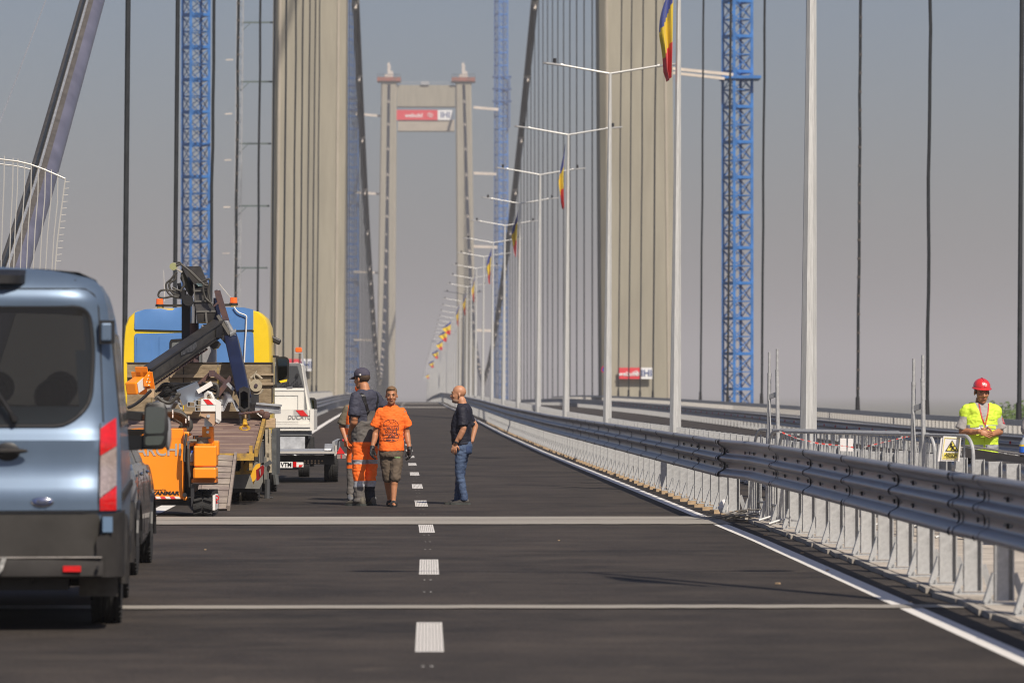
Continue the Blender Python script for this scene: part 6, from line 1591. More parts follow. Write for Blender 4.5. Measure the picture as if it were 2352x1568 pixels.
lt('FRI - PARTY', bx, bz + .047, .046, xs=.93); lt('JOIN US', bx, bz, .044, xs=1.0)
lt('everyday 5 PM', bx + .01, bz - .045, .036, M_print, .004, .95, .3); lt('all night', bx + .01, bz - .073, .032, M_print, .004, 1.1, .3)
onsurf(f.root, sh_bvh, [[(bx - .118, bz - .1), (bx - .10, bz - .135), (bx, bz - .152), (bx + .10, bz - .135), (bx + .118, bz - .1)], [(bx - .12, bz - .03), (bx - .09, bz - .06), (bx - .12, bz - .085)], [(bx + .12, bz - .03), (bx + .14, bz - .05), (bx + .11, bz - .07), (bx + .12, bz - .088)]], .0038, M_print)
lt('burger bar', bx - .005, bz - .125, .03, M_print, .004)
def joggers(mb):
    eloft(mb, [(0, 0, .90, .172, .118), (0, 0, .84, .178, .125), (0, 0, .78, .178, .125), (0, .0, .74, .165, .118)])
    for s, k_, y0, y1 in ((1, kL, -.0, -.06), (-1, kR, 0, .05)):
        rcap(mb, (s * .088, 0, .84), .092, (s * .072, (y0 + y1) / 2, .62), .092); rcap(mb, (s * .072, (y0 + y1) / 2, .62), .09, (s * .055, y1, .43), .078); mb.cyl((s * .055, y1, .45), (s * .05, y1, .385), .08, .06, 14)
f.cloth('jogger_shorts', joggers, M_brown, amp=.017, sc=9, st=(1, 1, 1.2), seed=5)
jb = bvh_of(f.last)
text_obj('trouser_print', 'ROHSE', .030, mat('print_lime', (.35, .55, .25), .6), f.root, frame((.085, -.2, .74), (1, 0, 0), (0, 0, 1)), .001, bvh=jb, dirn=Vector((0, 1, 0)), offset=.004, bold=.001)
for s, w_, e_ in ((1, wL, eL), (-1, wR, eR)):
    g = MB(); d = (Vector(w_) - Vector(e_)).normalized() + Vector((-.1 * s, -.1, 0)); hand(g, w_, d, (-s * .8, -.5, 0), 1 if s > 0 else -1, .5, 1.18, .005); g.cyl(Vector(w_) - d * .03, Vector(w_) + d * .01, .036, .034, 12); g.build('glove', M_glove, f.root, smooth=True, angle=60)
for a_, y0, y1 in ((aL, -.03, -.30), (aR, .26, .01)):
    g = MB(); soles(g, (a_[0], y0, 0), (a_[0] + .01, y1, 0), .05); g.tube([(a_[0] - .05, (y0 + y1 * 2) / 3, .02), (a_[0] - .03, (y0 + y1 * 2) / 3, .065), (a_[0], (y0 + y1 * 2) / 3, .075), (a_[0] + .035, (y0 + y1 * 2) / 3, .065), (a_[0] + .055, (y0 + y1 * 2) / 3, .02)], [.012, .022, .026, .022, .012], 8, True, 0, .5); g.build('slipper', M_glove, f.root)
f.done()
# ---------------------------------------------------------------- bald man in navy T-shirt and jeans, seen from the side
f = Fig('bald man in navy T-shirt and faded jeans standing alone right of the centre line', (.515, 58.35, 0), R(-100), 1.80)
f.sethead((0, -.055, 1.64), yaw=R(10), pitch=R(-2))
# facing local -y; his left arm is at local +x (towards the camera after the turn)
f.skin([((0, -.005, 1.56), .066, (0, .02, 1.44), .078), ((.175, .03, 1.42), .058, (.215, .06, 1.14), .048), ((.215, .06, 1.14), .046, (.205, -.06, .915), .031), ((.215, .045, 1.10), .048, (.213, .0, 1.0), .040),
        ((-.175, .03, 1.42), .056, (-.22, .17, 1.17), .046), ((-.22, .17, 1.17), .044, (-.14, .13, .95), .031), ((0, .01, 1.34), .085, (0, 0, 1.0), .10)], M_skinp,
       hands=[dict(w=(.205, -.065, .91), d=(.02, -.22, -1), nrm=(-1, 0, 0), side=1, curl=.45, s=1.05), dict(w=(-.14, .13, .95), d=(.3, -.3, -.8), nrm=(0, -1, 0), side=-1, curl=.3)])
f.face(M_hair)
g = MB(); g.ell(f.h((0, -.03, -.07)), (.0585, .0625, .049), 14, 10, f.hm); g.ell(f.h((0, -.067, -.096)), (.024, .018, .018), 10, 8, f.hm); remeshed(g, .008, 2).build('stubble', mat('stubble_grey', (.27, .17, .12), .8), f.root, smooth=True, angle=180)
def shirt(mb):
    eloft(mb, [(0, .015, 1.515, .078, .078), (0, .03, 1.475, .125, .098), (0, .03, 1.42, .178, .118), (0, .01, 1.32, .192, .142), (0, -.01, 1.2, .188, .148), (0, -.02, 1.08, .185, .145), (0, -.01, .98, .182, .14), (0, 0, .895, .182, .138)])
    for s, e in ((1, (.21, .055, 1.22)), (-1, (-.21, .11, 1.23))):
        rcap(mb, (s * .165, .03, 1.415), .074, e, .070); mb.cyl((s * .18, .035, 1.33), (e[0] * 1.03, e[1], 1.175), .072, .078, 12)
f.cloth('tshirt', shirt, M_navyt, amp=.015, sc=10, seed=9)
def jeans(mb):
    eloft(mb, [(0, .01, .95, .165, .125), (0, .015, .88, .17, .135), (0, .02, .80, .165, .135), (0, .02, .76, .15, .12)])
    for s, y1, y2 in ((1, -.025, .045), (-1, -.03, -.075)):
        rcap(mb, (s * .08, .01, .84), .098, (s * .085, y1, .49), .068); rcap(mb, (s * .085, y1, .49), .068, (s * .088, y2, .14), .052); mb.cyl((s * .088, y2, .16), (s * .088, y2 + .005, .06), .056, .062, 14)
f.cloth('jeans', jeans, M_jean, amp=.015, sc=11, st=(1, 1, 2.2), seed=3)
g = MB()
for s, y2 in ((1, .045), (-1, -.075)): shoe(g, (s * .088, y2 + .09, .0), (s * .105, y2 - .20, .0), .048, .095)
g.build('shoes', M_shoe, f.root, smooth=True, angle=60)
g = MB()
for s, y2 in ((1, .045), (-1, -.075)): soles(g, (s * .088, y2 + .10, 0), (s * .105, y2 - .21, 0))
g.build('shoe_soles', M_sole, f.root)
g = MB(); g.cyl((.208, -.045, .945), (.208, -.052, .925), .035, n=14); g.ell((.243, -.05, .935), (.008, .02, .02), 10, 6); g.build('watch', M_glove, f.root)
panel('back_pocket', bvh_of(f.last), [(.04, .88), (.13, .875), (.125, .775), (.085, .75), (.045, .775)], mat('denim_dark', (.03, .055, .13), .8), f.root, Vector((-.3, -1, 0)), lambda v: Vector((v.x, 0, v.y)), .008, .03, .008)
f.done()
# ---------------------------------------------------------------- tall worker in dungarees, seen from behind
f = Fig('tall worker in grey cap, braces and orange-banded work trousers, seen from behind', (-.955, 57.75, 0), R(-138), 2.05)
f.sethead((0, -.055, 1.64), yaw=R(10), pitch=R(4))
# facing local -y which is turned away to the left; local +x side is the camera-left arm
f.skin([((0, -.005, 1.56), .066, (0, .02, 1.43), .078), ((.172, .03, 1.415), .060, (.21, .045, 1.14), .050), ((.21, .045, 1.14), .048, (.16, -.10, .945), .033), ((.205, .03, 1.09), .050, (.18, -.04, 1.02), .042),
        ((-.19, .02, 1.42), .060, (-.33, .09, 1.20), .050), ((-.33, .09, 1.20), .047, (-.20, .0, 1.0), .033), ((0, .01, 1.34), .085, (0, 0, 1.0), .10)], M_skin,
       hands=[dict(w=(.158, -.105, .94), d=(-.2, -.25, -1), nrm=(-1, .2, 0), side=-1, curl=.4, s=1.05), dict(w=(-.2, .0, 1.0), d=(.6, -.1, -.4), nrm=(0, -1, 0), side=-1, curl=.2)])
f.face(M_hair)
g = MB(); g.ell(f.h((0, .022, .03)), (.087, .104, .08), 18, 12, f.hm); remeshed(g, .008, 3).build('hair', M_hair, f.root, smooth=True, angle=180)
M_cap = mat('cap_slate', (.055, .05, .075), .8, var=.15, scale=10)
g = MB(); g.ell(f.h((0, .010, .075)), (.095, .113, .08), 18, 12, f.hm)
g.loft([[f.h((math.cos(R(a)) * .088, .010 + math.sin(R(a)) * .105, z)) for a in range(0, 360, 20)] for z in (.045, .075)])
r_ = remeshed(g, .007, 3); 
br = MB(); br.loft([[f.h((x, -.075 - k * .085 * (1 - (x / .075) ** 2 * .35), .052 - k * .025 - abs(x) * .12 + t)) for k in (0, .5, 1)] + [f.h((x, -.075 - k * .085 * (1 - (x / .075) ** 2 * .35), .044 - k * .025 - abs(x) * .12 + t)) for k in (1, .5, 0)] for x, t in [(-.075 + .015 * q, 0) for q in range(11)]])
o2 = len(r_.v); r_.v += br.v; r_.f += [[i + o2 for i in q] for q in br.f]; r_.m += br.m
cp_ = r_.build('cap', M_cap, f.root, smooth=True, angle=50)
g = MB(); g.box(f.h((.083, .045, .058)), (.012, .03, .025)); g.build('cap_tab', M_white, cp_)
def shirt(mb):
    eloft(mb, [(0, .02, 1.51, .085, .08), (0, .03, 1.475, .135, .10), (0, .03, 1.42, .185, .122), (0, .01, 1.32, .20, .142), (0, -.01, 1.2, .20, .145), (0, -.02, 1.08, .19, .148), (0, -.01, .98, .185, .14)])
    for s, e in ((1, (.205, .045, 1.22)), (-1, (-.29, .07, 1.25))):
        rcap(mb, (s * .165, .025, 1.41), .078, e, .072); 
    mb.cyl((.19, .035, 1.33), (.215, .045, 1.17), .074, .080, 12); mb.cyl((-.25, .04, 1.33), (-.325, .08, 1.22), .076, .085, 12)
f.cloth('tshirt', shirt, M_greyt, amp=.016, sc=9, seed=19); tb = bvh_of(f.last)
def dungm(c):
    if c.z > .83: return 0 if c.x > -.06 or c.z > 1.0 else 1
    if .60 < c.z <= .83: return (2 if c.x > 0 else (2 if c.z < .78 else 1))
    if .545 < c.z <= .60: return 3
    if .325 < c.z <= .545: return 2
    if .25 < c.z <= .325: return 3
    return 0 if c.x > 0 else 1
def dung(mb):
    eloft(mb, [(0, .02, 1.10, .150, .150), (0, .0, 1.03, .192, .155), (0, .01, .95, .185, .15), (0, .015, .88, .185, .15), (0, .02, .80, .175, .14), (0, .02, .77, .16, .12)])
    for s, y1, y2 in ((1, -.0, .01), (-1, .02, -.02)):
        rcap(mb, (s * .088, .01, .84), .102, (s * .093, y1, .49), .084); rcap(mb, (s * .093, y1, .49), .082, (s * .10, y2, .15), .068); mb.cyl((s * .10, y2, .2), (s * .10, y2, .055), .07, .078, 14)
f.cloth('dungarees', dung, [M_dung, M_dungn, M_hvo, M_refl], amp=.019, sc=9, st=(1, 1, 1.5), seed=23, matfn=dungm)
# braces on the back (local +y)
DY = Vector((0, -1, 0))
def ribbon(pts, w, m, name, bv=tb, dirn=DY, off=.008, root=None):
    g = MB(); rows = []
    for a, b in zip(pts, pts[1:]):
        n_ = max(1, int(math.dist(a, b) / .02))
        for k in range(n_): rows.append((lerp(a[0], b[0], k / n_), lerp(a[1], b[1], k / n_)))
    rows.append(pts[-1]); vs = []
    for i, (x, z) in enumerate(rows):
        q = rows[min(i + 1, len(rows) - 1)]; p = rows[max(i - 1, 0)]; dx, dz = q[0] - p[0], q[1] - p[1]; l = math.hypot(dx, dz); nx_, nz_ = -dz / l, dx / l
        for e in (-1, 1):
            co = Vector((x + nx_ * w / 2 * e, 0, z + nz_ * w / 2 * e)); h = bv.ray_cast(co - dirn * 1.0, dirn, 2); vs.append((h[0] if h[0] is not None else co) - dirn * off)
    n_ = len(rows); g.add(vs + [v + dirn * (off + .004) for v in vs], [(2 * i, 2 * i + 1, 2 * i + 3, 2 * i + 2) for i in range(n_ - 1)] + [(2 * i, 2 * i + 2, 2 * n_ + 2 * i + 2, 2 * n_ + 2 * i) for i in range(n_ - 1)] + [(2 * i + 1, 2 * n_ + 2 * i + 1, 2 * n_ + 2 * i + 3, 2 * i + 3) for i in range(n_ - 1)])
    return g.build(name, m, root or f.root)
ribbon([(.135, 1.47), (.12, 1.38), (.05, 1.20), (.02, 1.10)], .036, M_black, 'brace'); ribbon([(-.125, 1.47), (-.115, 1.38), (-.07, 1.22), (-.03, 1.10)], .036, M_black, 'brace')
panel('back_bib', tb, [(-.09, 1.0), (.085, 1.0), (.06, 1.18), (.02, 1.235), (-.05, 1.235), (-.075, 1.16)], M_dung, f.root, DY, lambda v: Vector((v.x, 0, v.y)), .012, .03, .01)
g = MB()
for s, y2 in ((1, .01), (-1, -.02)): shoe(g, (s * .10, y2 + .10, .0), (s * .125, y2 - .22, .0), .055, .125)
g.build('boots', M_boot, f.root, smooth=True, angle=60)
g = MB()
for s, y2 in ((1, .01), (-1, -.02)): soles(g, (s * .10, y2 + .11, 0), (s * .125, y2 - .23, 0), .058)
g.build('boot_soles', M_sole, f.root)
f.done()
# ---------------------------------------------------------------- worker in the orange vest behind him
f = Fig('worker in khaki T-shirt and open orange vest, mostly hidden behind the tall worker', (-1.07, 60.4, 0), R(14), 1.80)
f.sethead((.03, -.02, 1.665), yaw=R(30))
f.skin([((0, .01, 1.56), .060, (0, .01, 1.44), .07), ((.19, .0, 1.43), .060, (.26, .04, 1.15), .05), ((.26, .04, 1.15), .048, (.24, -.08, .93), .034), ((-.19, .0, 1.43), .062, (-.275, .05, 1.15), .052), ((-.275, .05, 1.15), .050, (-.235, -.09, .93), .034), ((0, .01, 1.34), .085, (0, 0, 1.0), .10)], M_skin,
       hands=[dict(w=(.24, -.08, .93), d=(0, -.1, -1), nrm=(-1, 0, 0), side=1, curl=.5), dict(w=(-.235, -.09, .93), d=(.1, -.1, -1), nrm=(1, 0, 0), side=-1, curl=.5)])
f.face(M_hair)
g = MB(); g.ell(f.h((0, .014, .07)), (.095, .112, .08), 18, 12, f.hm); remeshed(g, .009, 2).build('cap', M_hvo, f.root, smooth=True, angle=180)
def shirt(mb):
    eloft(mb, [(0, .02, 1.51, .085, .08), (0, .02, 1.475, .14, .10), (0, .02, 1.42, .185, .12), (0, .0, 1.3, .20, .14), (0, -.02, 1.1, .21, .155), (0, -.01, .95, .20, .15), (0, 0, .88, .20, .145)])
    for s in (1, -1): rcap(mb, (s * .185, .01, 1.42), .08, (s * .25, .03, 1.23), .08); mb.cyl((s * .22, .02, 1.33), (s * .27, .035, 1.18), .08, .088, 12)
f.cloth('tshirt', shirt, M_khaki, amp=.01, sc=8, seed=33)
def vest(mb):
    for s in (1, -1):
        eloft(mb, [(s * .125, .0, 1.50, .05, .10), (s * .14, .0, 1.45, .065, .14), (s * .15, -.0, 1.3, .085, .165), (s * .15, -.01, 1.1, .085, .18), (s * .15, -.0, .84, .09, .17)])
f.cloth('hi_vis_vest', vest, [M_hvo, M_refl], amp=.006, sc=8, seed=35, matfn=lambda c: 1 if (.98 < c.z < 1.03 or 1.13 < c.z < 1.18) else 0)
def dung(mb):
    eloft(mb, [(0, .01, .95, .185, .14), (0, .015, .88, .185, .14), (0, .02, .80, .175, .14), (0, .02, .77, .16, .12)])
    for s, y1, y2 in ((1, -.0, .01), (-1, .02, -.02)):
        rcap(mb, (s * .10, .01, .84), .10, (s * .12, y1, .49), .084); rcap(mb, (s * .12, y1, .49), .082, (s * .14, y2, .15), .068); mb.cyl((s * .14, y2, .2), (s * .14, y2, .10), .07, .078, 14)
f.cloth('work_trousers', dung, [M_dung, M_hvo, M_refl], amp=.014, sc=8, st=(1, 1, 1.5), seed=29, matfn=lambda c: 1 if (c.z > .60 and abs(c.x) > .15) or (.5 < c.z < .56) else 0)
g = MB()
for s, y2 in ((1, .01), (-1, -.02)): shoe(g, (s * .14, y2 + .10, .0), (s * .19, y2 - .20, .0), .058, .15)
g.build('boots', mat('boot_blue_grey', (.07, .09, .13), .7, base2=(.14, .12, .09), scale=10), f.root, smooth=True, angle=60)
f.done()
# ---------------------------------------------------------------- helmeted worker behind the barrier
f = Fig('worker in red helmet and yellow vest, rubbing his hands behind the crowd barrier', (6.64, 46.0, 0), R(6), 1.80)
f.sethead((0, -.05, 1.625), yaw=R(2), pitch=R(9))
f.skin([((0, .01, 1.54), .062, (0, .01, 1.42), .075), ((.17, .0, 1.40), .056, (.225, .0, 1.165), .047), ((.225, .0, 1.165), .047, (.075, -.23, 1.135), .030), ((.19, -.06, 1.16), .045, (.14, -.14, 1.15), .039),
        ((-.17, .0, 1.40), .056, (-.225, .0, 1.165), .047), ((-.225, .0, 1.165), .047, (-.09, -.24, 1.165), .030), ((-.19, -.06, 1.165), .045, (-.15, -.15, 1.165), .039), ((0, .01, 1.34), .085, (0, 0, 1.0), .10)], M_skin, vox=.0075,
       hands=[dict(w=(.07, -.235, 1.135), d=(-1, -.2, .28), nrm=(0, .8, .2), side=-1, curl=.3, s=1.02), dict(w=(-.08, -.25, 1.17), d=(1, -.25, -.30), nrm=(.1, .9, -.3), side=1, curl=.22, s=1.02)])
f.face(M_hair, .45)
g = MB(); g.ell(f.h((0, .022, .035)), (.086, .104, .076), 18, 12, f.hm)
for e in (-1, 1): g.box(f.h((e * .073, -.012, .0)), (.008, .02, .04), f.hm)
remeshed(g, .007, 2).build('hair', M_hair, f.root, smooth=True, angle=180)
M_helm = mat('helmet_red', (.62, .03, .035), .22, coat=.6)
g = MB(); rings = []
for t in range(9):
    a = R(t * 11.2); rr = math.cos(a); zz = math.sin(a)
    ring = []
    for k in range(36):
        b = 2 * math.pi * k / 36; rid = .0035 * max(0, math.sin(t / 8 * math.pi)) * (1 if (k % 4 < 2 and math.sin(b) != 0) else 0)
        ring.append(f.h((math.cos(b) * (.093 * rr + rid), .012 + math.sin(b) * (.114 * rr + rid), .062 + zz * .098)))
    rings.append(ring)
brim = [[f.h((math.cos(b) * (.093 + q), .012 + math.sin(b) * (.114 + q) - (.012 * max(0, -math.sin(b)) if q else 0), .064 - dz)) for b in [2 * math.pi * k / 36 for k in range(36)]] for q, dz in ((.001, .016), (.012, .018), (.012, .010), (.0, .0))]
g.loft(brim + rings); hel = g.build('helmet', M_helm, f.root, smooth=True, angle=40)
for e in (0,): g = MB(); g.tube([f.h((0, .012 + .114 * math.sin(R(a)) * 1.0, .062 + .100 * math.cos(R(a)))) for a in range(-80, 81, 16)], .008, 6); g.build('helmet_ridge', M_helm, hel, smooth=True)
hb_ = bvh_of(MB().loft(rings)); 
g = MB()
for k in range(4):
    pp = []
    for q in range(7):
        t = q / 6; u = (-.026 + .052 * t); v = (k - 1.5) * .012 + (t - .5) * .022 + .004 * math.sin(t * 6.28)
        if u * u + v * v < .027 ** 2:
            dr = (f.hm @ Vector((0, 1, 0))).normalized(); co = f.h((u, -.3, .108 + v)); h = hb_.ray_cast(co, dr, 1)
            if h[0] is not None: pp.append(h[0] - dr * .002)
    if len(pp) > 1: g.tube(pp, .0036, 5)
g.build('helmet_emblem', M_white, hel)
def shirt(mb):
    eloft(mb, [(0, .015, 1.505, .078, .075), (0, .02, 1.475, .13, .095), (0, .02, 1.42, .175, .115), (0, .0, 1.3, .185, .13), (0, -.01, 1.1, .185, .14), (0, 0, .95, .185, .14)])
    for s in (1, -1): rcap(mb, (s * .165, .01, 1.40), .075, (s * .215, .01, 1.25), .070); mb.cyl((s * .185, .01, 1.33), (s * .235, .01, 1.19), .072, .080, 12)
f.cloth('tshirt', shirt, M_lgrey, vox=.009, amp=.009, sc=9, seed=43); sb = bvh_of(f.last)
def vest(mb):
    eloft(mb, [(0, .02, 1.505, .12, .09), (0, .02, 1.475, .165, .115), (0, .02, 1.43, .20, .14), (0, .0, 1.3, .195, .152), (0, -.01, 1.1, .20, .162), (0, 0, .93, .205, .165), (0, 0, .90, .206, .165)])
    for s in (1, -1): rcap(mb, (s * .165, .01, 1.41), .083, (s * .175, .01, 1.37), .083)
def vm(c):
    x = abs(c.x)
    if c.z > 1.27 and x < (c.z - 1.27) * .36 and c.y < 0: return 2
    if x > .012 and (1.19 < c.z < 1.245 or .955 < c.z < 1.01): return 1
    return 0
f.cloth('hi_vis_vest', vest, [M_hvy, M_refl, M_lgrey], vox=.009, amp=.017, sc=9, seed=47, matfn=vm); vbv = bvh_of(f.last)
FY = Vector((0, 1, 0))
ribbon([(-.045, 1.50), (-.04, 1.42), (-.025, 1.33), (.01, 1.24)], .016, mat('lanyard_red', (.45, .03, .03), .6), 'lanyard', vbv, FY, .006); ribbon([(.075, 1.50), (.06, 1.42), (.035, 1.33), (.012, 1.24)], .016, MATS['lanyard_red'], 'lanyard', vbv, FY, .006)
ribbon([(.01, 1.25), (.005, 1.17)], .008, M_dark, 'badge_clip', vbv, FY, .008)
bdg = panel('badge_card', vbv, [(-.04, 1.125), (.048, 1.135), (.045, 1.185), (-.043, 1.178)], M_white, f.root, FY, lambda v: Vector((v.x, 0, v.y)), .015, .03, .006)
panel('badge_photo', vbv, [(-.03, 1.131), (.02, 1.137), (.018, 1.146), (-.031, 1.141)], MATS['lanyard_red'], f.root, FY, lambda v: Vector((v.x, 0, v.y)), .019, .03, .004)
panel('zip', vbv, [(-.006, .90), (.002, .90), (.004, 1.27), (-.004, 1.27)], mat('zip_yellow', (.45, .6, .02), .6), f.root, FY, lambda v: Vector((v.x, 0, v.y)), .004, .05, .004)
panel('pocket_flap', vbv, [(.05, 1.21), (.15, 1.20), (.152, 1.235), (.048, 1.24)], M_hvy, f.root, FY, lambda v: Vector((v.x, 0, v.y)), .009, .04, .008)
panel('pocket_flap', vbv, [(-.16, 1.215), (-.06, 1.225), (-.06, 1.25), (-.162, 1.245)], M_hvy, f.root, FY, lambda v: Vector((v.x, 0, v.y)), .009, .04, .008)
text_obj('lettering', 'webuild', .022, mat('print_olive', (.16, .19, .03), .7), f.root, frame((.10, -.3, 1.305), (1, 0, 0), (0, 0, 1)), .0005, bvh=vbv, dirn=FY, offset=.003)
panel('sleeve_patch', sb, rounded([(.232, 1.265), (.268, 1.255), (.273, 1.325), (.238, 1.335)], .01), mat('patch_red', (.5, .03, .05), .6), f.root, Vector((-.4, 1, 0)), lambda v: Vector((v.x, 0, v.y)), .006, .03, .006)
panel('patch_shield', sb, rounded([(.242, 1.285), (.251, 1.275), (.261, 1.282), (.263, 1.312), (.242, 1.314)], .006), M_white, f.root, Vector((-.4, 1, 0)), lambda v: Vector((v.x, 0, v.y)), .009, .03, .005)
panel('patch_field', sb, rounded([(.246, 1.290), (.252, 1.283), (.257, 1.288), (.259, 1.308), (.246, 1.309)], .004), MATS['patch_red'], f.root, Vector((-.4, 1, 0)), lambda v: Vector((v.x, 0, v.y)), .012, .03, .005)
def trs(mb):
    eloft(mb, [(0, .0, .95, .18, .13), (0, .01, .88, .18, .135), (0, .01, .80, .17, .13), (0, .01, .77, .16, .12)])
    for s in (1, -1): rcap(mb, (s * .09, .01, .84), .10, (s * .10, 0, .49), .08); rcap(mb, (s * .10, 0, .49), .08, (s * .11, .01, .12), .065)
f.cloth('trousers', trs, M_trous, vox=.012, amp=.01, seed=44)
g = MB()
for s in (1, -1): shoe(g, (s * .11, .10, .0), (s * .13, -.2, .0), .055, .12)
g.build('boots', M_boot, f.root, smooth=True, angle=60)
f.loc.z = .05; f.done()
# ---------------------------------------------------------------- person at the right edge, only the gloved hand with a bottle shows
bp = P(2356, 1016, 43.6)
f = Fig('person just outside the right edge, one black-gloved hand showing', (bp.x + .30, 43.85, .05), R(10), 1.80)
f.sethead((0, -.03, 1.665), yaw=R(20))
hx_ = (-.30, -.22, 1.02)
f.skin([((0, .01, 1.56), .058, (0, .01, 1.42), .07), ((.195, .0, 1.42), .056, (.26, .0, 1.14), .047), ((.26, .0, 1.14), .047, (.25, -.05, .90), .030), ((-.195, .0, 1.42), .056, (-.235, .04, 1.17), .047), ((-.235, .04, 1.17), .047, (-.262, -.17, 1.10), .030), ((0, .01, 1.34), .085, (0, 0, 1.0), .10)], M_skin, vox=.01)
f.face(M_hair)
g = MB(); g.ell(f.h((0, .022, .063)), (.0865, .106, .088), 18, 12, f.hm); remeshed(g, .009, 2).build('hair', M_hair, f.root, smooth=True, angle=180)
g = MB(); hand(g, (-.262, -.17, 1.10), (-.35, -.45, -.8), (.3, -.8, .3), -1, 1.0, 1.15, .005); hand(g, (.25, -.05, .90), (0, -.1, -1), (-1, 0, 0), 1, .6, 1.1, .004); g.build('glove', M_glove, f.root, smooth=True, angle=60)
def shirt(mb):
    eloft(mb, [(0, .015, 1.505, .078, .075), (0, .02, 1.475, .15, .095), (0, .02, 1.42, .205, .115), (0, .0, 1.3, .21, .13), (0, -.01, 1.1, .20, .14), (0, 0, .88, .195, .14)])
    for s in (1, -1): rcap(mb, (s * .19, .01, 1.41), .082, (s * .245, .01, 1.22), .08)
f.cloth('tshirt', shirt, M_lgrey, amp=.009, sc=9, seed=53)
f.cloth('trousers', trs, M_trous, vox=.012, amp=.01, seed=54)
g = MB()
for s in (1, -1): shoe(g, (s * .11, .10, .0), (s * .13, -.2, .0), .055, .12)
g.build('boots', M_boot, f.root, smooth=True, angle=60)
f.done()
b0 = P(2352, 1064, 43.6)
bt = thing('cola_bottle', b0, 'big bottle of dark cola with a blue and yellow label at the right edge', 'bottle')
g = MB(); g.tube([b0 + Vector((0, 0, z)) for z in (0, .012, .05, .11, .15)], [.038, .05, .052, .048, .052], 18); g.build('cola', mat('cola_dark', (.02, .008, .005), .1, coat=1), bt, smooth=True)
g = MB(); g.tube([b0 + Vector((0, 0, z)) for z in (.125, .135, .205, .215)], [.0535, .0545, .0545, .0535], 18); g.build('label', mat('label_blue', (.02, .10, .55), .35, base2=(.03, .16, .62), scale=20), bt, smooth=True)
g = MB(); g.tube([b0 + Vector((0, 0, z)) for z in (.195, .215)], [.0555, .0555], 18); g.build('label_band', M_yel, bt)
g = MB(); g.tube([b0 + Vector((0, 0, z)) for z in (.21, .24, .275, .30)], [.052, .045, .02, .016], 14); g.build('neck', mat('bottle_pet', (.35, .38, .4), .1, coat=1), bt, smooth=True)
g = MB(); g.cyl(b0 + Vector((0, 0, .30)), b0 + Vector((0, 0, .32)), .018, n=12); g.build('cap', M_banb, bt)
# ================================================================ crowd barriers, sign, poles, small things
def barrier(p0, p1, label, h=1.16, n=18, zb=.05):
    p0 = Vector(p0); p1 = Vector(p1); root = thing('crowd_barrier', (p0 + p1) / 2, label, 'barrier', 'crowd barriers in the median')
    d = (p1 - p0).normalized(); Lh = (p1 - p0).length; g = MB(); r = .22
    pts = [p0 + Vector((0, 0, zb + .05))] + [p0 + d * (r - r * math.cos(R(a))) + Vector((0, 0, zb + h - r + r * math.sin(R(a)))) for a in range(0, 91, 15)]
    pts += [p1 - d * (r - r * math.cos(R(a))) + Vector((0, 0, zb + h - r + r * math.sin(R(a)))) for a in range(90, -1, -15)] + [p1 + Vector((0, 0, zb + .05))]
    g.tube(pts, .021, 8); g.build('frame', M_galvp, root, smooth=True)
    g = MB(); g.cyl(p0 + Vector((0, 0, zb + .2)), p1 + Vector((0, 0, zb + .2)), .016, n=8); g.build('bottom_rail', M_galvp, root)
    bm_ = MB(); bm_.cyl((0, 0, 0), (0, 0, h - .2), .0095, n=6); me = bm_.mesh('bar', M_galvp)
    for k in range(1, n):
        q = p0.lerp(p1, k / n); 
        if (q - p0).length > .06 and (q - p1).length > .06: inst('bar', me, root, q + Vector((0, 0, zb + .2)), scale=(1, 1, 1 if .2 < (q - p0).length < Lh - .2 else .93))
    sd = d.cross(Vector((0, 0, 1)))
    for q in (p0 + d * .35, p1 - d * .35):
        g = MB(); g.tube([q - sd * .3 + Vector((0, 0, zb + .015)), q + Vector((0, 0, zb + .10)), q + sd * .3 + Vector((0, 0, zb + .015))], .016, 6); g.build('foot', M_galvp, root)
    return root
b1 = barrier((4.42, 48.2, 0), (6.12, 43.0, 0), 'front crowd barrier carrying the yellow and white warning sheet', n=24)
b2 = barrier((4.40, 49.5, 0), (5.95, 45.0, 0), 'middle crowd barrier, directly behind the one with the warning sheet', n=24)
b3 = barrier((4.35, 51.0, 0), (5.80, 46.6, 0), 'rearmost of the three crowd barriers', n=24)
# warning sheet (flat print)
M_paper = mat('paper_sheet', (.70, .68, .67), .6, var=.04, scale=5); M_py = mat('print_yellow', (.78, .66, .10), .6)
YS_ = 43.35
ws = thing('warning_sheet', P(2189, 1030, YS_), 'white and yellow fall hazard sheet tied to the front crowd barrier', 'warning sign')
def sq(pts, Y, d, name, m): g = MB(); ppoly(g, pts, Y, d); return g.build(name, m, ws)
sq([(2167, 1001), (2208, 1003), (2204, 1059), (2161, 1058)], YS_, .004, 'sheet', M_paper)
sq([(2161, 1006), (2167, 1004), (2163, 1059), (2154, 1059)], YS_ + .02, .004, 'sheet_behind', M_paper)
fr_ = [(2170, 1005), (2204, 1007), (2200, 1055), (2164, 1054)]
g = MB()
for a, b in zip(fr_, fr_[1:] + fr_[:1]): g.bar(P(*a, YS_ - .004), P(*b, YS_ - .004), .006, .004)
g.build('sheet_frame', M_py, ws)
tri = [(2188, 1014), (2203, 1034), (2172, 1034)]
tri = [(2187, 1012), (2200.5, 1035), (2173, 1034)]
sq([(2187, 1010), (2202, 1036.5), (2171, 1035.5)], YS_ - .006, .003, 'triangle_edge', M_black); sq([(2187, 1013.5), (2199, 1034.8), (2174.5, 1034.2)], YS_ - .010, .003, 'triangle', M_py)
g = MB(); 
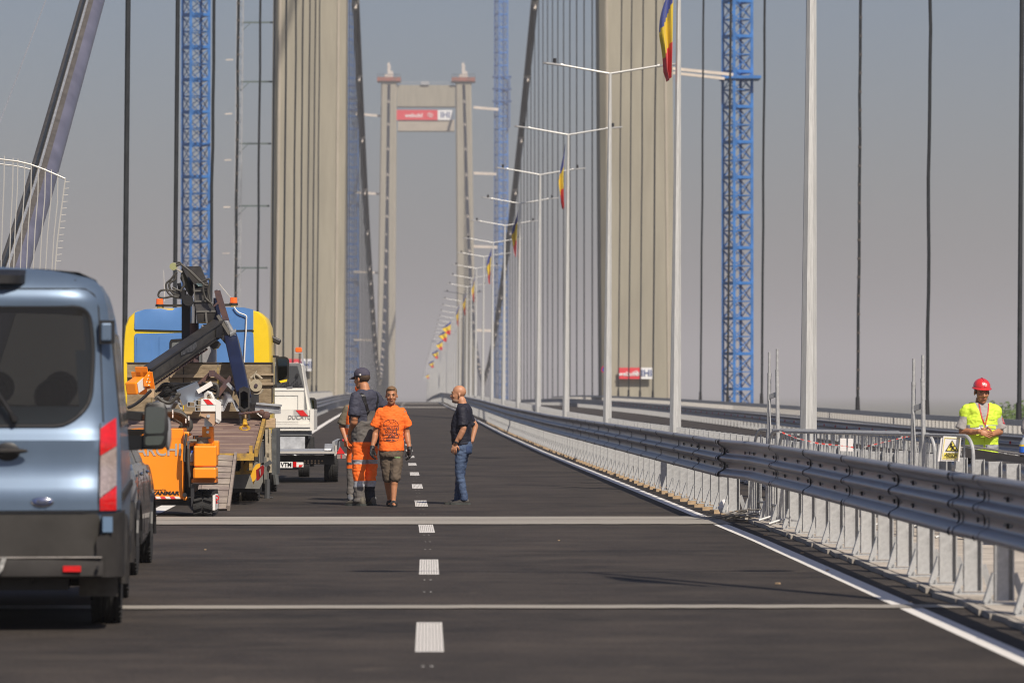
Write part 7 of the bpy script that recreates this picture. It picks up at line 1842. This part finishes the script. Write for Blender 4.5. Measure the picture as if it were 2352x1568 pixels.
for a, b, w in (((2183, 1020), (2187, 1026), .018), ((2187, 1026), (2190, 1031), .02), ((2187, 1026), (2193, 1024), .012), ((2190, 1031), (2196, 1033), .014), ((2190, 1030), (2184, 1032), .014), ((2186, 1024), (2181, 1027), .011)): g.bar(P(*a, YS_ - .014), P(*b, YS_ - .014), .003, w)
g.cyl(P(2186, 1018.5, YS_ - .015), P(2186, 1018.5, YS_ - .012), .009, n=10); g.build('falling_figure', M_black, ws)
sq([(2169, 1039), (2200, 1040), (2197, 1052), (2166, 1051.5)], YS_ - .006, .003, 'caption_field', M_py)
for s_, y in (('ATENȚIE!', 1042.3), ('PERICOL DE', 1046.2), ('CĂDERE', 1050.0)): text_obj('lettering', s_, .026, M_black, ws, frame((P(2183.5, y, YS_).x, YS_ - .012, P(0, y, YS_).z), (1, 0, 0), (0, 0, 1)), .0008, bold=.0006)
ps = thing('paper_notice', P(1930, 1022, 49.2), 'blank white sheet on the rear barriers near the left scaffold poles', 'notice'); g = MB(); ppoly(g, [(1929, 1006), (1960, 1007), (1959, 1036), (1927, 1035)], 46.6, .004); g.build('sheet', M_paper, ps)
# barrier tape
M_tape = mat('tape_red', (.6, .06, .05), .5)
for nm, pts in (('red and white tape sagging behind the front barrier, left part', [(1790, 990), (1830, 1006), (1880, 1018), (1925, 1022), (1960, 1027)]), ('red and white tape rising towards the right scaffold poles', [(1985, 1026), (2030, 1015), (2080, 1003), (2112, 998), (2120, 1020)]), ('red and white tape end fluttering from the right scaffold poles', [(2118, 985), (2124, 975), (2122, 1000), (2119, 1030), (2121, 1060)])):
    g = MB(); pp = [P(x, y, 45.6) for x, y in pts]
    t_ = thing('barrier_tape', pp[0], nm, 'barrier tape', 'tapes on the barriers')
    for i, (a, b) in enumerate(zip(pp, pp[1:])):
        for k in range(6):
            u = a.lerp(b, k / 6); v = a.lerp(b, (k + 1) / 6); g = MB(); g.bar(u, v, .003, .012 + .006 * math.sin(i * 3 + k)); g.build('tape_piece', M_tape if k % 2 else mat('tape_pale', (.42, .40, .39), .6), t_)
# scaffold pole pairs
def poles(x, y, zt, label):
    root = thing('scaffold_poles', (x, y, .05), label, 'scaffold frame', 'scaffold frames in the median')
    for dx, dy, z in ((-.045, 0, zt - .04), (.045, -.12, zt)):
        g = MB(); g.cyl((x + dx * 1.5, y + dy, .05), (x + dx, y + dy, z - .28), .026, n=10); o = g.build('pole', M_galvp, root, smooth=True)
        g = MB(); g.cyl((x + dx, y + dy, z - .30), (x + dx + .002, y + dy, z), .019, n=10); g.cyl((x + dx, y + dy, z - .31), (x + dx, y + dy, z - .27), .028, n=10); g.build('spigot', M_galvp, o, smooth=True)
    g = MB(); g.bar((x - .05, y, zt - .62), (x + .05, y - .12, zt - .58), .03, .06); g.build('coupler', M_galvp, root); g = MB(); g.bar((x - .06, y, .45), (x + .06, y - .12, .45), .04, .04); g.build('coupler', M_galvp, root)
    g = MB(); g.bar((x - .05, y - .02, zt - .66), (x - .02, y - .08, zt - 1.25), .012, .025); g.build('brace', M_galvp, root); return root
poles(4.46, 49.6, 2.26, 'left pair of scaffold poles sticking up behind the barriers'); poles(5.66, 44.3, 2.13, 'right pair of scaffold poles sticking up near the helmeted worker')
# things on the asphalt by the joint
sc_ = thing('frayed_mat', (4.18, 50.6, 0), 'fan of frayed grey matting curling up where the joint meets the kerb', 'matting')
random.seed(6); g = MB()
for k in range(16):
    a = Vector((4.05 + random.uniform(-.35, .1), 51.4 + random.uniform(-.5, .4), .01)); b = Vector((4.15 + k * .012, 50.2 + random.uniform(-.5, .5), .09 + random.uniform(-.03, .09)))
    g.tube([a, a.lerp(b, .5) + Vector((0, 0, random.uniform(.0, .05))), b], .008, 4)
g.build('strands', M_joint, sc_, kind='stuff')
pk = thing('paper_bag', (4.08, 52.9, .0), 'small crumpled white bag beside the guard rail posts', 'bag')
g = MB(); g.ell((4.08, 52.9, .11), (.07, .09, .11), 8, 6); r_ = wrinkle(g, .02, 30); r_.build('bag', M_paper, pk)
random.seed(12)
for k, (x, y, s_) in enumerate((a_, b_, c_ * .6) for a_, b_, c_ in ((3.35 + .45, 36.5, .03), (3.95, 40.5, .025), (3.9, 31.0, .02), (-2.4, 41.5, .02), (3.1, 34.0, .03), (4.0, 45.5, .03), (1.5, 44, .02))):
    g = MB(); g.box((x, y, .004 + s_ * .35), (s_ * 1.6, s_ * 2.2, s_ * .7), Matrix.Rotation(k, 3, 'Z')); tag(g.build('wood_chip', M_wood), 'small tan wood chip lying on the asphalt, number %d from the left' % k if 0 else 'small tan wood chip lying on the asphalt near the right edge line' if x > 3 else 'small tan wood chip lying out on the open lane', 'wood chip', 'wood chips on the asphalt')
# steel channel lying behind the helmeted worker's barrier
ch = MB(); a = P(2212, 1038, 44.6); b = P(2390, 1066, 43.2); ch.bar(a, b, .03, .11); ch.bar(a + Vector((0, -.05, .08)), b + Vector((0, -.05, .08)), .1, .012)
tag(ch.build('steel_channel', mat('channel_brown', (.26, .235, .21), .5, .5)), 'brownish steel channel in front of the helmeted worker', 'steel channel')
